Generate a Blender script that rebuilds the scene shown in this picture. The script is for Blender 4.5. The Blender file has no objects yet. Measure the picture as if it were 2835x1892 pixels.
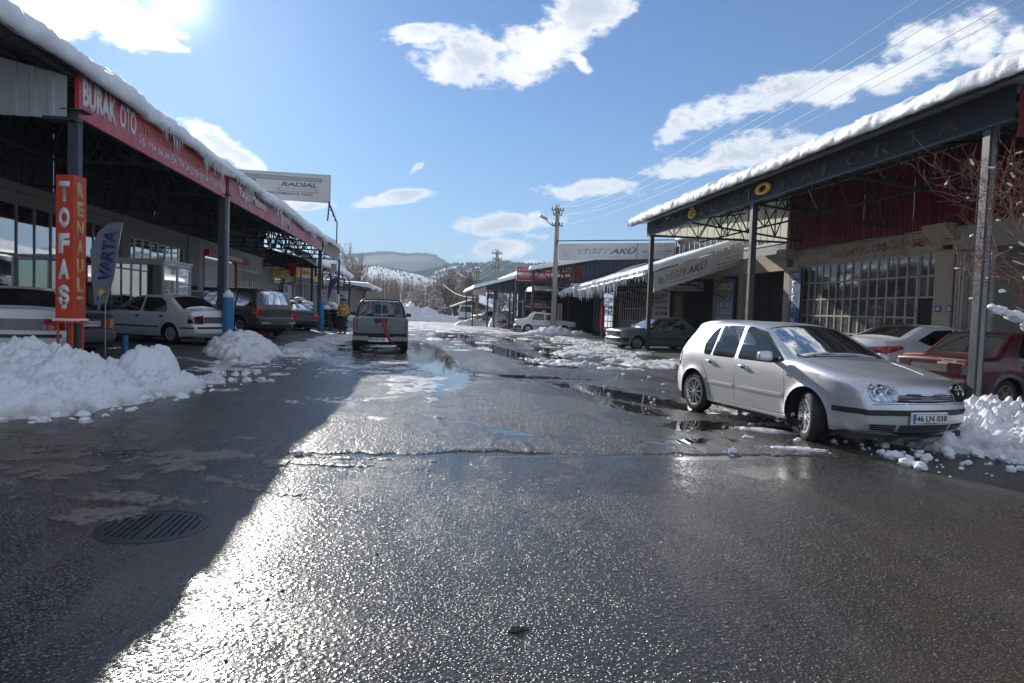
import bpy, bmesh, math, random
import numpy as np
from mathutils import Vector, Matrix
from mathutils.bvhtree import BVHTree
from mathutils.geometry import delaunay_2d_cdt

R = math.radians
pi = math.pi
random.seed(7)
rng = np.random.default_rng(7)
scene = bpy.context.scene
col = scene.collection
SUN_AZ, SUN_EL = -19.2, 21.2          # degrees, azimuth from +Y towards +X

# ------------------------------------------------------------------ camera
cam_data = bpy.data.cameras.new('camera')
cam = bpy.data.objects.new('camera', cam_data)
col.objects.link(cam)
cam_data.lens = 24
cam_data.sensor_width = 36
cam_data.clip_start = 0.05
cam_data.clip_end = 20000
yaw, pit, rol = R(7.4), R(2.6), R(2.0)
fw = Vector((math.sin(yaw) * math.cos(pit), math.cos(yaw) * math.cos(pit), -math.sin(pit)))
r0 = Vector((math.cos(yaw), -math.sin(yaw), 0))
u0 = r0.cross(fw)
cr = r0 * math.cos(rol) + u0 * math.sin(rol)
cu = -r0 * math.sin(rol) + u0 * math.cos(rol)
M = Matrix((cr, cu, -fw)).transposed()
cam.location = (0, 0, 1.5)
cam.rotation_euler = M.to_euler()
scene.camera = cam

# ------------------------------------------------------------------ view
scene.view_settings.view_transform = 'Standard'
scene.view_settings.look = 'None'
scene.view_settings.exposure = EXPOSURE = 0.36
scene.view_settings.gamma = 1
scene.view_settings.use_curve_mapping = False
scene.render.film_transparent = False
cy = scene.cycles
cy.use_adaptive_sampling = True
cy.adaptive_threshold = 0.02
cy.use_denoising = True
cy.max_bounces = 8
cy.diffuse_bounces = 3
cy.glossy_bounces = 4
cy.transmission_bounces = 4
cy.transparent_max_bounces = 10
cy.volume_bounces = 0
cy.sample_clamp_indirect = 6
cy.sample_clamp_direct = 0
cy.caustics_reflective = True
cy.caustics_refractive = False


# ------------------------------------------------------------------ shader expressions
class X:
    """A socket that can be used in arithmetic."""
    def __init__(s, nt, sock): s.nt, s.s = nt, sock
    def _m(s, op, *a, clamp=False):
        n = s.nt.nodes.new('ShaderNodeMath'); n.operation = op; n.use_clamp = clamp
        for i, v in enumerate((s,) + a):
            if isinstance(v, X): s.nt.links.new(v.s, n.inputs[i])
            else: n.inputs[i].default_value = float(v)
        return X(s.nt, n.outputs[0])
    def __add__(s, o): return s._m('ADD', o)
    __radd__ = __add__
    def __sub__(s, o): return s._m('SUBTRACT', o)
    def __rsub__(s, o): return (s * -1) + o
    def __mul__(s, o): return s._m('MULTIPLY', o)
    __rmul__ = __mul__
    def __truediv__(s, o): return s._m('DIVIDE', o)
    def __pow__(s, o): return s._m('POWER', o)
    def max(s, o): return s._m('MAXIMUM', o)
    def min(s, o): return s._m('MINIMUM', o)
    def sat(s): return s._m('ADD', 0.0, clamp=True)
    def abs(s): return s._m('ABSOLUTE')
    def gt(s, o): return s._m('GREATER_THAN', o)
    def lt(s, o): return s._m('LESS_THAN', o)
    def step(s, a, b):                       # smoothstep a..b
        n = s.nt.nodes.new('ShaderNodeMapRange'); n.interpolation_type = 'SMOOTHSTEP'
        s.nt.links.new(s.s, n.inputs[0]); n.inputs[1].default_value = a; n.inputs[2].default_value = b
        return X(s.nt, n.outputs[0])
    def lin(s, a, b, c=0.0, d=1.0):
        n = s.nt.nodes.new('ShaderNodeMapRange')
        s.nt.links.new(s.s, n.inputs[0])
        for i, v in enumerate((a, b, c, d)): n.inputs[i + 1].default_value = v
        return X(s.nt, n.outputs[0])


def plug(nt, v, inp):
    if isinstance(v, X): nt.links.new(v.s, inp)
    elif isinstance(v, bpy.types.NodeSocket): nt.links.new(v, inp)
    elif inp.type == 'RGBA': inp.default_value = tuple(v)[:3] + (1.0,)
    elif inp.type == 'VECTOR': inp.default_value = tuple(v)
    else: inp.default_value = v


def mixc(nt, f, a, b, mode='MIX'):
    n = nt.nodes.new('ShaderNodeMix'); n.data_type = 'RGBA'; n.blend_type = mode
    plug(nt, f, n.inputs[0]); plug(nt, a, n.inputs[6]); plug(nt, b, n.inputs[7])
    return n.outputs[2]


def noise(nt, vec, scale, detail=3, rough=0.55, dist=0.0, kind='ShaderNodeTexNoise'):
    n = nt.nodes.new('ShaderNodeTexNoise')
    if vec is not None: nt.links.new(vec, n.inputs['Vector'])
    n.inputs['Scale'].default_value = scale; n.inputs['Detail'].default_value = detail
    n.inputs['Roughness'].default_value = rough; n.inputs['Distortion'].default_value = dist
    return X(nt, n.outputs[0])


def voro(nt, vec, scale, feature='F1', rnd=1.0):
    n = nt.nodes.new('ShaderNodeTexVoronoi'); n.feature = feature
    if vec is not None: nt.links.new(vec, n.inputs['Vector'])
    n.inputs['Scale'].default_value = scale; n.inputs['Randomness'].default_value = rnd
    return n


def mapping(nt, vec, scale=(1, 1, 1), loc=(0, 0, 0), rot=(0, 0, 0)):
    n = nt.nodes.new('ShaderNodeMapping'); nt.links.new(vec, n.inputs[0])
    n.inputs['Scale'].default_value = scale; n.inputs['Location'].default_value = loc
    n.inputs['Rotation'].default_value = rot
    return n.outputs[0]


def sepxyz(nt, vec):
    n = nt.nodes.new('ShaderNodeSeparateXYZ'); nt.links.new(vec, n.inputs[0])
    return [X(nt, o) for o in n.outputs]


# ------------------------------------------------------------------ sky with clouds (directions, not pixels)
world = bpy.data.worlds.new('World')
scene.world = world
world.use_nodes = True
nt = world.node_tree
nt.nodes.clear()
out = nt.nodes.new('ShaderNodeOutputWorld')
bg = nt.nodes.new('ShaderNodeBackground')
sky = nt.nodes.new('ShaderNodeTexSky')
sky.sky_type = 'NISHITA'
sky.sun_disc = False
sky.sun_elevation = R(SUN_EL)
sky.sun_rotation = R(SUN_AZ)
sky.altitude = 900
sky.air_density = 1.15
sky.dust_density = 0.45
sky.ozone_density = 2.2
tc = nt.nodes.new('ShaderNodeTexCoord')
nx, ny, nz = sepxyz(nt, tc.outputs['Generated'])
az = nx._m('ARCTAN2', ny) * 57.29578
el = nz._m('ARCSINE') * 57.29578
# azimuth, elevation, half width, half height (degrees), tilt, weight
CLOUDS = [
    (-26.7, 18.5, 5.3, 1.81, 12, 1.30), (-22.0, 18.5, 3.2, 1.33, 6, 1.15), (-28.8, 18.5, 3.2, 1.76, 13, 1.30), (-19.3, 18.0, 1.1, 0.35, 0, 0.90), (-16.8, 12.1, 2.1, 0.84, -25, 0.95),
    (-14.3, 10.7, 1.7, 0.66, -25, 0.95), (-10.0, 7.8, 2.3, 0.37, 4, 0.80), (3.4, 19.9, 4.7, 1.90, 2, 1.10), (7.5, 20.1, 4.3, 2.16, 9, 1.15), (11.3, 22.6, 4.3, 1.95, 23, 1.05),
    (-0.8, 21.2, 2.8, 0.66, 10, 0.85), (14.1, 24.0, 2.6, 1.87, 22, 1.05), (12.3, 19.7, 1.2, 0.45, -35, 0.70), (21.8, 15.4, 3.5, 1.21, 27, 1.00), (26.3, 16.8, 4.0, 1.27, 10, 1.05),
    (31.0, 17.0, 3.5, 1.09, 2, 1.00), (35.0, 17.2, 2.6, 1.12, 3, 1.00), (20.6, 11.9, 4.0, 0.81, 8, 0.90), (25.9, 13.0, 3.7, 1.37, 7, 1.00), (30.0, 12.7, 3.6, 1.13, -3, 1.00),
    (33.2, 13.6, 2.5, 0.87, 8, 0.95), (37.4, 18.7, 2.5, 1.70, -8, 0.90), (40.7, 19.2, 2.1, 1.65, 3, 0.90), (43.1, 18.0, 1.4, 1.30, -9, 0.85), (-2.7, 8.7, 3.1, 0.55, 11, 0.95),
    (12.7, 10.0, 4.2, 0.73, 4, 1.00), (6.9, 7.2, 4.3, 0.85, 4, 1.00), (9.2, 6.3, 1.5, 0.29, 1, 0.80), (6.2, 5.1, 2.8, 0.79, 6, 0.95), (9.0, 4.1, 1.2, 0.25, 1, 0.70),
    (2.5, 4.5, 0.4, 0.14, 2, 0.60), (-0.8, 11.2, 0.6, 0.20, 32, 0.55),
]
wn = noise(nt, mapping(nt, tc.outputs['Generated'], (1, 1, 1.7)), 15.0, 9, 0.60)
wn2 = noise(nt, mapping(nt, tc.outputs['Generated'], (1, 1, 1.5), (3, 1, 2)), 6.0, 5, 0.6)
warp_u = (noise(nt, mapping(nt, tc.outputs['Generated'], loc=(7, 3, 1)), 14, 3) - .5) * 2.0
warp_v = (noise(nt, mapping(nt, tc.outputs['Generated'], loc=(1, 9, 4)), 14, 3) - .5) * 1.0
azw, elw = az + warp_u, el + warp_v
m = None
for a, e, ra, re, rt, wt in CLOUDS:
    c, s = math.cos(R(rt)), math.sin(R(rt))
    du, dv = azw - a, elw - e
    p = (du * (c / ra) + dv * (s / ra)); q = (dv * (c / re) - du * (s / re))
    b = (1.0 - (p * p + q * q)) * wt
    m = b if m is None else m.max(b)
wisp = (noise(nt, mapping(nt, tc.outputs['Generated'], (1, 1, 5)), 5, 6, .65) - .62).max(0) * 1.2
outside = ((az.abs() - 50).max(0) * 0.02 + (el - 32).max(0) * .03).sat()     # scattered cloud beyond the frame
far_cl = (noise(nt, mapping(nt, tc.outputs['Generated'], (1, 1, 1.8), (5, 5, 0)), 2.6, 5, .6) - .5) * 3.2
m2 = m.max((far_cl * outside.step(0.0, .25)) - (1.0 - outside.step(0.0, .25)) * 2)
wn3 = noise(nt, mapping(nt, tc.outputs['Generated'], (1, 1, 2.2), (4, 4, 1)), 48.0, 6, 0.62)
dens = (m2.max(-1.3) * .80 + .16 + (wn - 0.5) * 3.6 + (wn2 - .5) * .8 + (wn3 - .5) * 1.7)
alpha = dens.step(-0.15, 0.80)
shade_n = noise(nt, mapping(nt, tc.outputs['Generated'], (1, 1, 1.6), (2, 8, 3)), 9.0, 4, 0.5)
thick = dens.step(0.35, 1.05) * shade_n.step(.34, .60)
cd = (az - SUN_AZ) * (az - SUN_AZ) * .85 + (el - SUN_EL) * (el - SUN_EL)          # squared angle from the sun
near_sun = (cd * -1.0 / 110.0)._m('EXPONENT')
core = (cd * -1.0 / 3.5)._m('EXPONENT')
lit = mixc(nt, thick, (1.0, 1.0, 1.0), (0.56, 0.61, 0.69))
cl_gain = near_sun * .8 + 0.95
vm = nt.nodes.new('ShaderNodeVectorMath'); vm.operation = 'SCALE'
nt.links.new(lit, vm.inputs[0]); nt.links.new(cl_gain.s, vm.inputs['Scale'])
skyc = nt.nodes.new('ShaderNodeVectorMath'); skyc.operation = 'SCALE'
nt.links.new(sky.outputs[0], skyc.inputs[0]); skyc.inputs['Scale'].default_value = SKY_STRENGTH = 0.064
tint = nt.nodes.new('ShaderNodeVectorMath'); tint.operation = 'MULTIPLY'
nt.links.new(skyc.outputs[0], tint.inputs[0]); tint.inputs[1].default_value = (0.60, 0.92, 1.34)
glow = nt.nodes.new('ShaderNodeVectorMath'); glow.operation = 'SCALE'
glow.inputs[0].default_value = (1.0, .99, .95)
nt.links.new((core * 1.0 + near_sun * .055).s, glow.inputs['Scale'])
addg = nt.nodes.new('ShaderNodeVectorMath'); addg.operation = 'ADD'
nt.links.new(tint.outputs[0], addg.inputs[0]); nt.links.new(glow.outputs[0], addg.inputs[1])
fin = mixc(nt, (alpha * .96).sat(), addg.outputs[0], vm.outputs[0])
nt.links.new(fin, bg.inputs['Color'])
bg.inputs['Strength'].default_value = 1.0
nt.links.new(bg.outputs[0], out.inputs[0])
world.cycles.sampling_method = 'MANUAL'
world.cycles.sample_map_resolution = 1024

# ------------------------------------------------------------------ sun
sd = bpy.data.lights.new('sun', 'SUN')
sd.energy = 5.0
sd.angle = R(0.5)
sd.color = (1.0, 0.95, 0.87)
sun = bpy.data.objects.new('sun', sd)
col.objects.link(sun)
sdir = Vector((math.sin(R(SUN_AZ)) * math.cos(R(SUN_EL)), math.cos(R(SUN_AZ)) * math.cos(R(SUN_EL)), math.sin(R(SUN_EL))))
sun.rotation_euler = sdir.to_track_quat('Z', 'Y').to_euler()
sun.location = (0, 0, 60)


# ------------------------------------------------------------------ numpy noise
def _hash(ix, iy, iz):
    h = (ix.astype(np.int64) * 374761393 + iy.astype(np.int64) * 668265263 + iz.astype(np.int64) * 2147483647) & 0xFFFFFFFF
    h = ((h ^ (h >> 13)) * 1274126177) & 0xFFFFFFFF
    h = ((h ^ (h >> 16)) * 2246822519) & 0xFFFFFFFF
    return ((h ^ (h >> 15)) & 0xFFFFFF) / float(0xFFFFFF)


def vnoise(x, y, z=0.0, seed=0):
    x, y, z = np.broadcast_arrays(np.asarray(x, float) + seed * 17.13, np.asarray(y, float) + seed * 5.7, np.asarray(z, float))
    ix, iy, iz = np.floor(x), np.floor(y), np.floor(z)
    fx, fy, fz = x - ix, y - iy, z - iz
    fx, fy, fz = [f * f * (3 - 2 * f) for f in (fx, fy, fz)]
    r = 0
    for a in (0, 1):
        for b in (0, 1):
            for c in (0, 1):
                w = (fx if a else 1 - fx) * (fy if b else 1 - fy) * (fz if c else 1 - fz)
                r = r + w * _hash(ix + a, iy + b, iz + c)
    return r


def fbm(x, y, z=0.0, oct=4, seed=0, gain=.5):
    r, a, t = 0, 1.0, 0
    for o in range(oct):
        r = r + a * vnoise(np.asarray(x) * 2 ** o, np.asarray(y) * 2 ** o, np.asarray(z) * 2 ** o, seed + o * 3)
        t += a; a *= gain
    return r / t


def worley(x, y, seed=0):
    x, y = np.broadcast_arrays(np.asarray(x, float), np.asarray(y, float))
    ix, iy = np.floor(x), np.floor(y)
    best = np.full(x.shape, 9.0)
    for a in (-1, 0, 1):
        for b in (-1, 0, 1):
            cx_, cy_ = ix + a, iy + b
            px = cx_ + _hash(cx_, cy_, np.full(x.shape, seed + 1.0)); py = cy_ + _hash(cx_, cy_, np.full(x.shape, seed + 99.0))
            best = np.minimum(best, (px - x) ** 2 + (py - y) ** 2)
    return np.sqrt(best)


# ------------------------------------------------------------------ object helpers
def tag(o, label=None, cat=None, group=None, kind=None):
    if label: o['label'] = label
    if cat: o['category'] = cat
    if group: o['group'] = group
    if kind: o['kind'] = kind
    return o


def thing(name, label, cat, loc=(0, 0, 0), rz=0.0, group=None):
    o = bpy.data.objects.new(name, None)
    o.empty_display_size = .3
    o.location = loc; o.rotation_euler = (0, 0, rz)
    col.objects.link(o)
    return tag(o, label, cat, group)


def mesh_obj(name, verts, faces, m, parent=None, smooth=False, world_space=True):
    me = bpy.data.meshes.new(name)
    if isinstance(verts, np.ndarray): verts = verts.tolist()
    if isinstance(faces, np.ndarray): faces = faces.tolist()
    me.from_pydata(verts, [], faces)
    me.validate()
    for mm in (m if isinstance(m, (list, tuple)) else [m]): me.materials.append(mm)
    if smooth: me.polygons.foreach_set('use_smooth', [True] * len(me.polygons))
    return put(name, me, parent, world_space)


def put(name, me, parent=None, world_space=True, loc=None, rot=None, scale=None):
    o = bpy.data.objects.new(name, me)
    col.objects.link(o)
    if loc is not None: o.location = loc
    if rot is not None: o.rotation_euler = rot
    if scale is not None: o.scale = scale
    if parent is not None:
        o.parent = parent
        if world_space:
            o.matrix_parent_inverse = wmat(parent).inverted()
    return o


def wmat(o):
    mt = Matrix.LocRotScale(o.location, o.rotation_euler, o.scale)
    if o.parent is not None: mt = wmat(o.parent) @ o.matrix_parent_inverse @ mt
    return mt


def kids(o, _c={}):
    return [c for c in bpy.data.objects if c.parent == o]


def copy_tree(root, **kw):
    pairs = {}
    def rec(o, par):
        c = o.copy(); col.objects.link(c)
        if par is not None:
            c.parent = par
            c.matrix_parent_inverse = o.matrix_parent_inverse.copy()
        for ch in CH.get(o.name, ()): rec(ch, c)
        return c
    CH = {}
    for ob in bpy.data.objects:
        if ob.parent is not None: CH.setdefault(ob.parent.name, []).append(ob)
    return rec(root, None)


class MB:
    """Collects simple solids into one mesh."""
    def __init__(s): s.v, s.f = [], []
    def add(s, vs, fs):
        n = len(s.v); s.v += [tuple(v) for v in vs]; s.f += [tuple(i + n for i in f) for f in fs]; return s
    def box(s, x0, x1, y0, y1, z0, z1):
        return s.hexa([(x0, y0, z0), (x1, y0, z0), (x1, y1, z0), (x0, y1, z0), (x0, y0, z1), (x1, y0, z1), (x1, y1, z1), (x0, y1, z1)])
    def hexa(s, p):
        return s.add(p, [(3, 2, 1, 0), (4, 5, 6, 7), (0, 1, 5, 4), (1, 2, 6, 5), (2, 3, 7, 6), (3, 0, 4, 7)])
    def obox(s, c, size, rot=None):
        hx, hy, hz = [a / 2 for a in size]
        rot = rot or Matrix.Identity(3); c = Vector(c)
        P = [c + rot @ Vector(p) for p in [(-hx, -hy, -hz), (hx, -hy, -hz), (hx, hy, -hz), (-hx, hy, -hz), (-hx, -hy, hz), (hx, -hy, hz), (hx, hy, hz), (-hx, hy, hz)]]
        return s.hexa(P)
    def bar(s, a, b, w, h=None, up=(0, 0, 1)):
        h = h or w; a, b = Vector(a), Vector(b); d = (b - a).normalized(); up = Vector(up)
        if abs(d.dot(up)) > .98: up = Vector((0, 1, 0))
        x = d.cross(up).normalized() * w / 2; y = x.cross(d).normalized() * h / 2
        return s.hexa([a - x - y, a + x - y, b + x - y, b - x - y, a - x + y, a + x + y, b + x + y, b - x + y])
    def tube(s, pts, r, n=8, caps=True):
        pts = [Vector(p) for p in pts]; rs = r if isinstance(r, (list, tuple)) else [r] * len(pts)
        vs, fs = [], []; prev = None
        for i, p in enumerate(pts):
            d = (pts[min(i + 1, len(pts) - 1)] - pts[max(i - 1, 0)]).normalized()
            if prev is None:
                u = d.orthogonal().normalized()
            else:
                u = (prev - d * prev.dot(d)).normalized()
            prev = u; w = d.cross(u)
            for k in range(n):
                a = 2 * pi * k / n; vs.append(p + (u * math.cos(a) + w * math.sin(a)) * rs[i])
        for i in range(len(pts) - 1):
            for k in range(n):
                fs.append((i * n + k, i * n + (k + 1) % n, (i + 1) * n + (k + 1) % n, (i + 1) * n + k))
        if caps:
            fs.append(tuple(range(n))[::-1]); fs.append(tuple((len(pts) - 1) * n + k for k in range(n)))
        return s.add(vs, fs)
    def lathe(s, prof, n=24, axis='Z', c=(0, 0, 0), closed=False):
        vs, fs = [], []; c = Vector(c)
        for r_, h_ in prof:
            for k in range(n):
                a = 2 * pi * k / n; x, y = r_ * math.cos(a), r_ * math.sin(a)
                vs.append(c + Vector({'Z': (x, y, h_), 'Y': (x, h_, y), 'X': (h_, x, y)}[axis]))
        m = len(prof)
        for i in range(m if closed else m - 1):
            j = (i + 1) % m
            for k in range(n): fs.append((i * n + k, i * n + (k + 1) % n, j * n + (k + 1) % n, j * n + k))
        return s.add(vs, fs)
    def quad(s, *p): return s.add(p, [tuple(range(len(p)))])
    def prism(s, poly, f0, f1):
        """poly of 2D points, f0/f1 map a 2D point to each end."""
        n = len(poly)
        vs = [f0(*p) for p in poly] + [f1(*p) for p in poly]
        return s.add(vs, [tuple(range(n))[::-1], tuple(range(n, 2 * n))] + [(i, (i + 1) % n, n + (i + 1) % n, n + i) for i in range(n)])
    def build(s, name, m, parent=None, smooth=False, ws=True, bevel=0):
        o = mesh_obj(name, s.v, s.f, m, parent, smooth, ws)
        bm = bmesh.new(); bm.from_mesh(o.data)
        bmesh.ops.recalc_face_normals(bm, faces=bm.faces)
        if bevel:
            bmesh.ops.remove_doubles(bm, verts=bm.verts, dist=1e-5)
            bmesh.ops.bevel(bm, geom=list(bm.edges), offset=bevel, segments=2, affect='EDGES', profile=.6)
        bm.to_mesh(o.data); bm.free()
        if smooth: o.data.polygons.foreach_set('use_smooth', [True] * len(o.data.polygons))
        return o


def auto_smooth(o, ang=35):
    """mark sharp edges by angle"""
    bm = bmesh.new(); bm.from_mesh(o.data)
    for f in bm.faces: f.smooth = True
    for e in bm.edges:
        if len(e.link_faces) == 2 and e.calc_face_angle(0) > R(ang): e.smooth = False
    bm.to_mesh(o.data); bm.free()
    return o


def lettering(s, m, parent, origin, udir, vdir, w, h, depth=0.004, bold=0.012, name='lettering', shear=0.0, ws=True, lift=.003):
    """Text fitted into a w x h box whose lower left corner is origin; udir reads along, vdir up."""
    cu_ = bpy.data.curves.new(name, 'FONT')
    cu_.body = s; cu_.resolution_u = 3; cu_.offset = bold; cu_.align_x = 'LEFT'; cu_.shear = shear
    tmp = bpy.data.objects.new('tmp', cu_)
    me = bpy.data.meshes.new_from_object(tmp)
    bpy.data.objects.remove(tmp); bpy.data.curves.remove(cu_)
    n = len(me.vertices)
    if n == 0: return None
    co = np.empty(n * 3); me.vertices.foreach_get('co', co); co = co.reshape(-1, 3)
    mn, mx = co.min(0), co.max(0)
    sz = np.maximum(mx - mn, 1e-4)
    u, v = np.array(Vector(udir).normalized()), np.array(Vector(vdir).normalized()); nn = np.cross(u, v)
    a = (co[:, 0] - mn[0]) / sz[0] * w; b = (co[:, 1] - mn[1]) / sz[1] * h
    P = np.array(origin)[None] + a[:, None] * u + b[:, None] * v + nn[None] * (lift + depth)
    me.vertices.foreach_set('co', P.ravel())
    me.materials.clear(); me.materials.append(m)
    bm = bmesh.new(); bm.from_mesh(me)
    bmesh.ops.remove_doubles(bm, verts=bm.verts, dist=1e-6)
    if depth > 0:
        ext = bmesh.ops.extrude_face_region(bm, geom=list(bm.faces))
        dv = Vector(nn) * -depth
        bmesh.ops.translate(bm, vec=dv, verts=[g for g in ext['geom'] if isinstance(g, bmesh.types.BMVert)])
    bm.to_mesh(me); bm.free(); me.name = name; me.update()
    return put(name, me, parent, ws)

# ------------------------------------------------------------------ materials
def newmat(name):
    m = bpy.data.materials.new(name); m.use_nodes = True
    nt = m.node_tree; b = nt.nodes['Principled BSDF']
    tcn = nt.nodes.new('ShaderNodeTexCoord')
    return m, nt, b, tcn.outputs['Object']


def bump(nt, h, strength=.5, dist=.01, normal=None):
    n = nt.nodes.new('ShaderNodeBump'); plug(nt, h, n.inputs['Height'])
    n.inputs['Strength'].default_value = strength; n.inputs['Distance'].default_value = dist
    if normal is not None: nt.links.new(normal, n.inputs['Normal'])
    return n.outputs[0]


_mc = {}
def paint(c, rough=.5, metal=0.0, dirt=.25, scale=6.0, dcol=(.12, .10, .08), bumpy=0.0, coat=0.0, name='paint', streak=False, spec=.5):
    key = (c, rough, metal, dirt, scale, dcol, bumpy, coat, streak, spec)
    if key in _mc: return _mc[key]
    m, nt, b, oc = newmat(name)
    v = mapping(nt, oc, (1, 1, .25)) if streak else oc
    n1 = noise(nt, v, scale, 5, .65); n2 = noise(nt, v, scale * 7, 3, .6)
    f = (n1.step(.42, .78) * .75 + n2.step(.5, .8) * .35) * dirt
    nt.links.new(mixc(nt, f.sat(), c, dcol), b.inputs['Base Color'])
    plug(nt, (n1 * .3 + (rough - .15) + f * .3).sat(), b.inputs['Roughness'])
    b.inputs['Metallic'].default_value = metal
    b.inputs['Coat Weight'].default_value = coat; b.inputs['Coat Roughness'].default_value = .06
    b.inputs['Specular IOR Level'].default_value = spec
    if bumpy: nt.links.new(bump(nt, n2, bumpy, .01), b.inputs['Normal'])
    _mc[key] = m
    return m


def carpaint(c, metal=.5, rough=.28, dirt=.3, grime_z=.55, name='car_paint'):
    m, nt, b, oc = newmat(name)
    x, y, z = sepxyz(nt, oc)
    n1 = noise(nt, oc, 3.0, 5, .65); n2 = noise(nt, oc, 28, 4, .7)
    low = (1.0 - z.step(.1, grime_z + .25)) * (n1 * .7 + .5)
    f = ((low * .75 + n1.step(.45, .8) * .3 + n2.step(.55, .8) * .2) * dirt).sat()
    nt.links.new(mixc(nt, f, c, (.17, .15, .13)), b.inputs['Base Color'])
    fl = noise(nt, oc, 900, 1)
    plug(nt, (f * .7 + rough + n2 * .06).sat(), b.inputs['Roughness'])
    plug(nt, (f * -metal + metal).sat(), b.inputs['Metallic'])
    b.inputs['Coat Weight'].default_value = .55
    plug(nt, (f * .8 + .05).sat(), b.inputs['Coat Roughness'])
    return m


def thin_glass(name, tint, refl=.12, dirt=.15, dark=.0):
    """Single sheet glass: clear by mix, mirror by Fresnel, with a film of dust."""
    m, nt, b, oc = newmat(name)
    nt.nodes.remove(b)
    outn = [n for n in nt.nodes if n.type == 'OUTPUT_MATERIAL'][0]
    tr = nt.nodes.new('ShaderNodeBsdfTransparent'); tr.inputs[0].default_value = tint + (1,)
    gl = nt.nodes.new('ShaderNodeBsdfGlossy'); gl.inputs['Roughness'].default_value = .03
    df = nt.nodes.new('ShaderNodeBsdfDiffuse'); df.inputs[0].default_value = (.45, .44, .42, 1)
    lw = nt.nodes.new('ShaderNodeFresnel'); lw.inputs[0].default_value = 1.5
    mx = nt.nodes.new('ShaderNodeMixShader'); mx2 = nt.nodes.new('ShaderNodeMixShader')
    nt.links.new((X(nt, lw.outputs[0]) * 1.4 + refl).sat().s, mx.inputs[0])
    nt.links.new(tr.outputs[0], mx.inputs[1]); nt.links.new(gl.outputs[0], mx.inputs[2])
    oc = nt.nodes.new('ShaderNodeNewGeometry').outputs['Position']
    n1 = noise(nt, oc, 1.3, 6, .7); n2 = noise(nt, oc, 60, 2)
    nt.links.new(((n1.step(.4, .85) + n2 * .35) * dirt).sat().s, mx2.inputs[0])
    nt.links.new(mx.outputs[0], mx2.inputs[1]); nt.links.new(df.outputs[0], mx2.inputs[2])
    nt.links.new(mx2.outputs[0], outn.inputs[0])
    return m


def snow_mat(name, dirt=.2, dcol=(.23, .19, .15), base=(.83, .85, .88), wet=.0, low_dirt=0.0, fine=40):
    m, nt, b, oc = newmat(name)
    x, y, z = sepxyz(nt, oc)
    n1 = noise(nt, oc, 1.6, 6, .68); n2 = noise(nt, oc, 9, 5, .6); n3 = noise(nt, oc, fine, 3, .6)
    f = (n1.step(.5, .75) * .6 + n2.step(.52, .78) * .7) * dirt
    if low_dirt: f = f + (1.0 - z.step(.02, .2)) * low_dirt * n1.step(.3, .65)
    nt.links.new(mixc(nt, f.sat(), base, dcol), b.inputs['Base Color'])
    plug(nt, (n2 * .3 + .42 - wet).sat(), b.inputs['Roughness'])
    b.inputs['Subsurface Weight'].default_value = 0
    nt.links.new(bump(nt, n2 * .6 + n3 * .35, .55, .03), b.inputs['Normal'])
    return m


M_snow = snow_mat('snow', .12)
M_snow_roof = snow_mat('roof_snow', .10, fine=25)
M_snow_dirty = snow_mat('dirty_snow', .5, low_dirt=.55)
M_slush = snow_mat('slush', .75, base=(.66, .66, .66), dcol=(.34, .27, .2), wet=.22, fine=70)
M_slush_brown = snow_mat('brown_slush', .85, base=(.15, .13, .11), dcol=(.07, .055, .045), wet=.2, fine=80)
M_icefilm = snow_mat('ice_film', .7, base=(.30, .31, .32), dcol=(.10, .09, .08), wet=.25, fine=60)
m, nt, b, oc = newmat('ice')
b.inputs['Base Color'].default_value = (.85, .92, .97, 1); b.inputs['Roughness'].default_value = .12
b.inputs['Transmission Weight'].default_value = .25; b.inputs['IOR'].default_value = 1.31
M_ice = m
M_steel = paint((.05, .055, .065), .45, .4, .35, 5, name='dark_steel')
M_steel_lite = paint((.22, .23, .25), .45, .5, .35, 5, name='grey_steel')
M_truss = paint((.035, .036, .042), .55, .2, .3, 5, name='truss_steel')
M_fascia = paint((.024, .027, .034), .62, 0, .35, 2.5, dcol=(.07, .07, .07), streak=True, spec=.25, name='fascia_sheet')
M_redsheet = paint((.15, .012, .018), .45, .1, .3, 2.5, dcol=(.10, .02, .02), streak=True, name='red_sheet')
M_greysheet = paint((.42, .44, .46), .45, .3, .45, 2.0, dcol=(.2, .19, .18), streak=True, name='grey_sheet')
M_darksheet = paint((.07, .08, .10), .5, .2, .3, 3, streak=True, name='dark_sheet')
M_bluesheet = paint((.045, .06, .09), .5, .2, .3, 3, streak=True, name='blue_grey_sheet')
M_plaster = paint((.37, .31, .24), .8, 0, .8, 1.6, dcol=(.20, .13, .08), bumpy=.6, streak=True, name='stained_plaster')
M_plaster_lt = paint((.30, .29, .27), .8, 0, .5, 1.4, dcol=(.24, .21, .18), bumpy=.5, name='grey_plaster')
M_white_wall = paint((.45, .46, .46), .7, 0, .35, 1.4, dcol=(.3, .28, .26), bumpy=.3, name='whitewash')
M_concrete = paint((.30, .28, .26), .85, 0, .6, 3, bumpy=.5, name='concrete')
M_wframe = paint((.38, .35, .31), .5, 0, .8, 5, dcol=(.24, .12, .07), name='rusty_cream_frame')
M_alu = paint((.52, .53, .54), .4, .5, .2, 5, name='aluminium_frame')
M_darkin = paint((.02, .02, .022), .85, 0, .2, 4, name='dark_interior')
M_floorin = paint((.10, .095, .09), .8, 0, .4, 4, name='workshop_floor')
M_pane = thin_glass('dusty_window_glass', (.22, .25, .25), .05, .50)
M_pane_mirror = thin_glass('dark_window_glass', (.16, .17, .18), .55, .08)
M_carglass = thin_glass('car_glass', (.55, .62, .60), .04, .16)
M_carglass_dk = thin_glass('tinted_car_glass', (.12, .13, .14), .05, .10)
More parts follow.
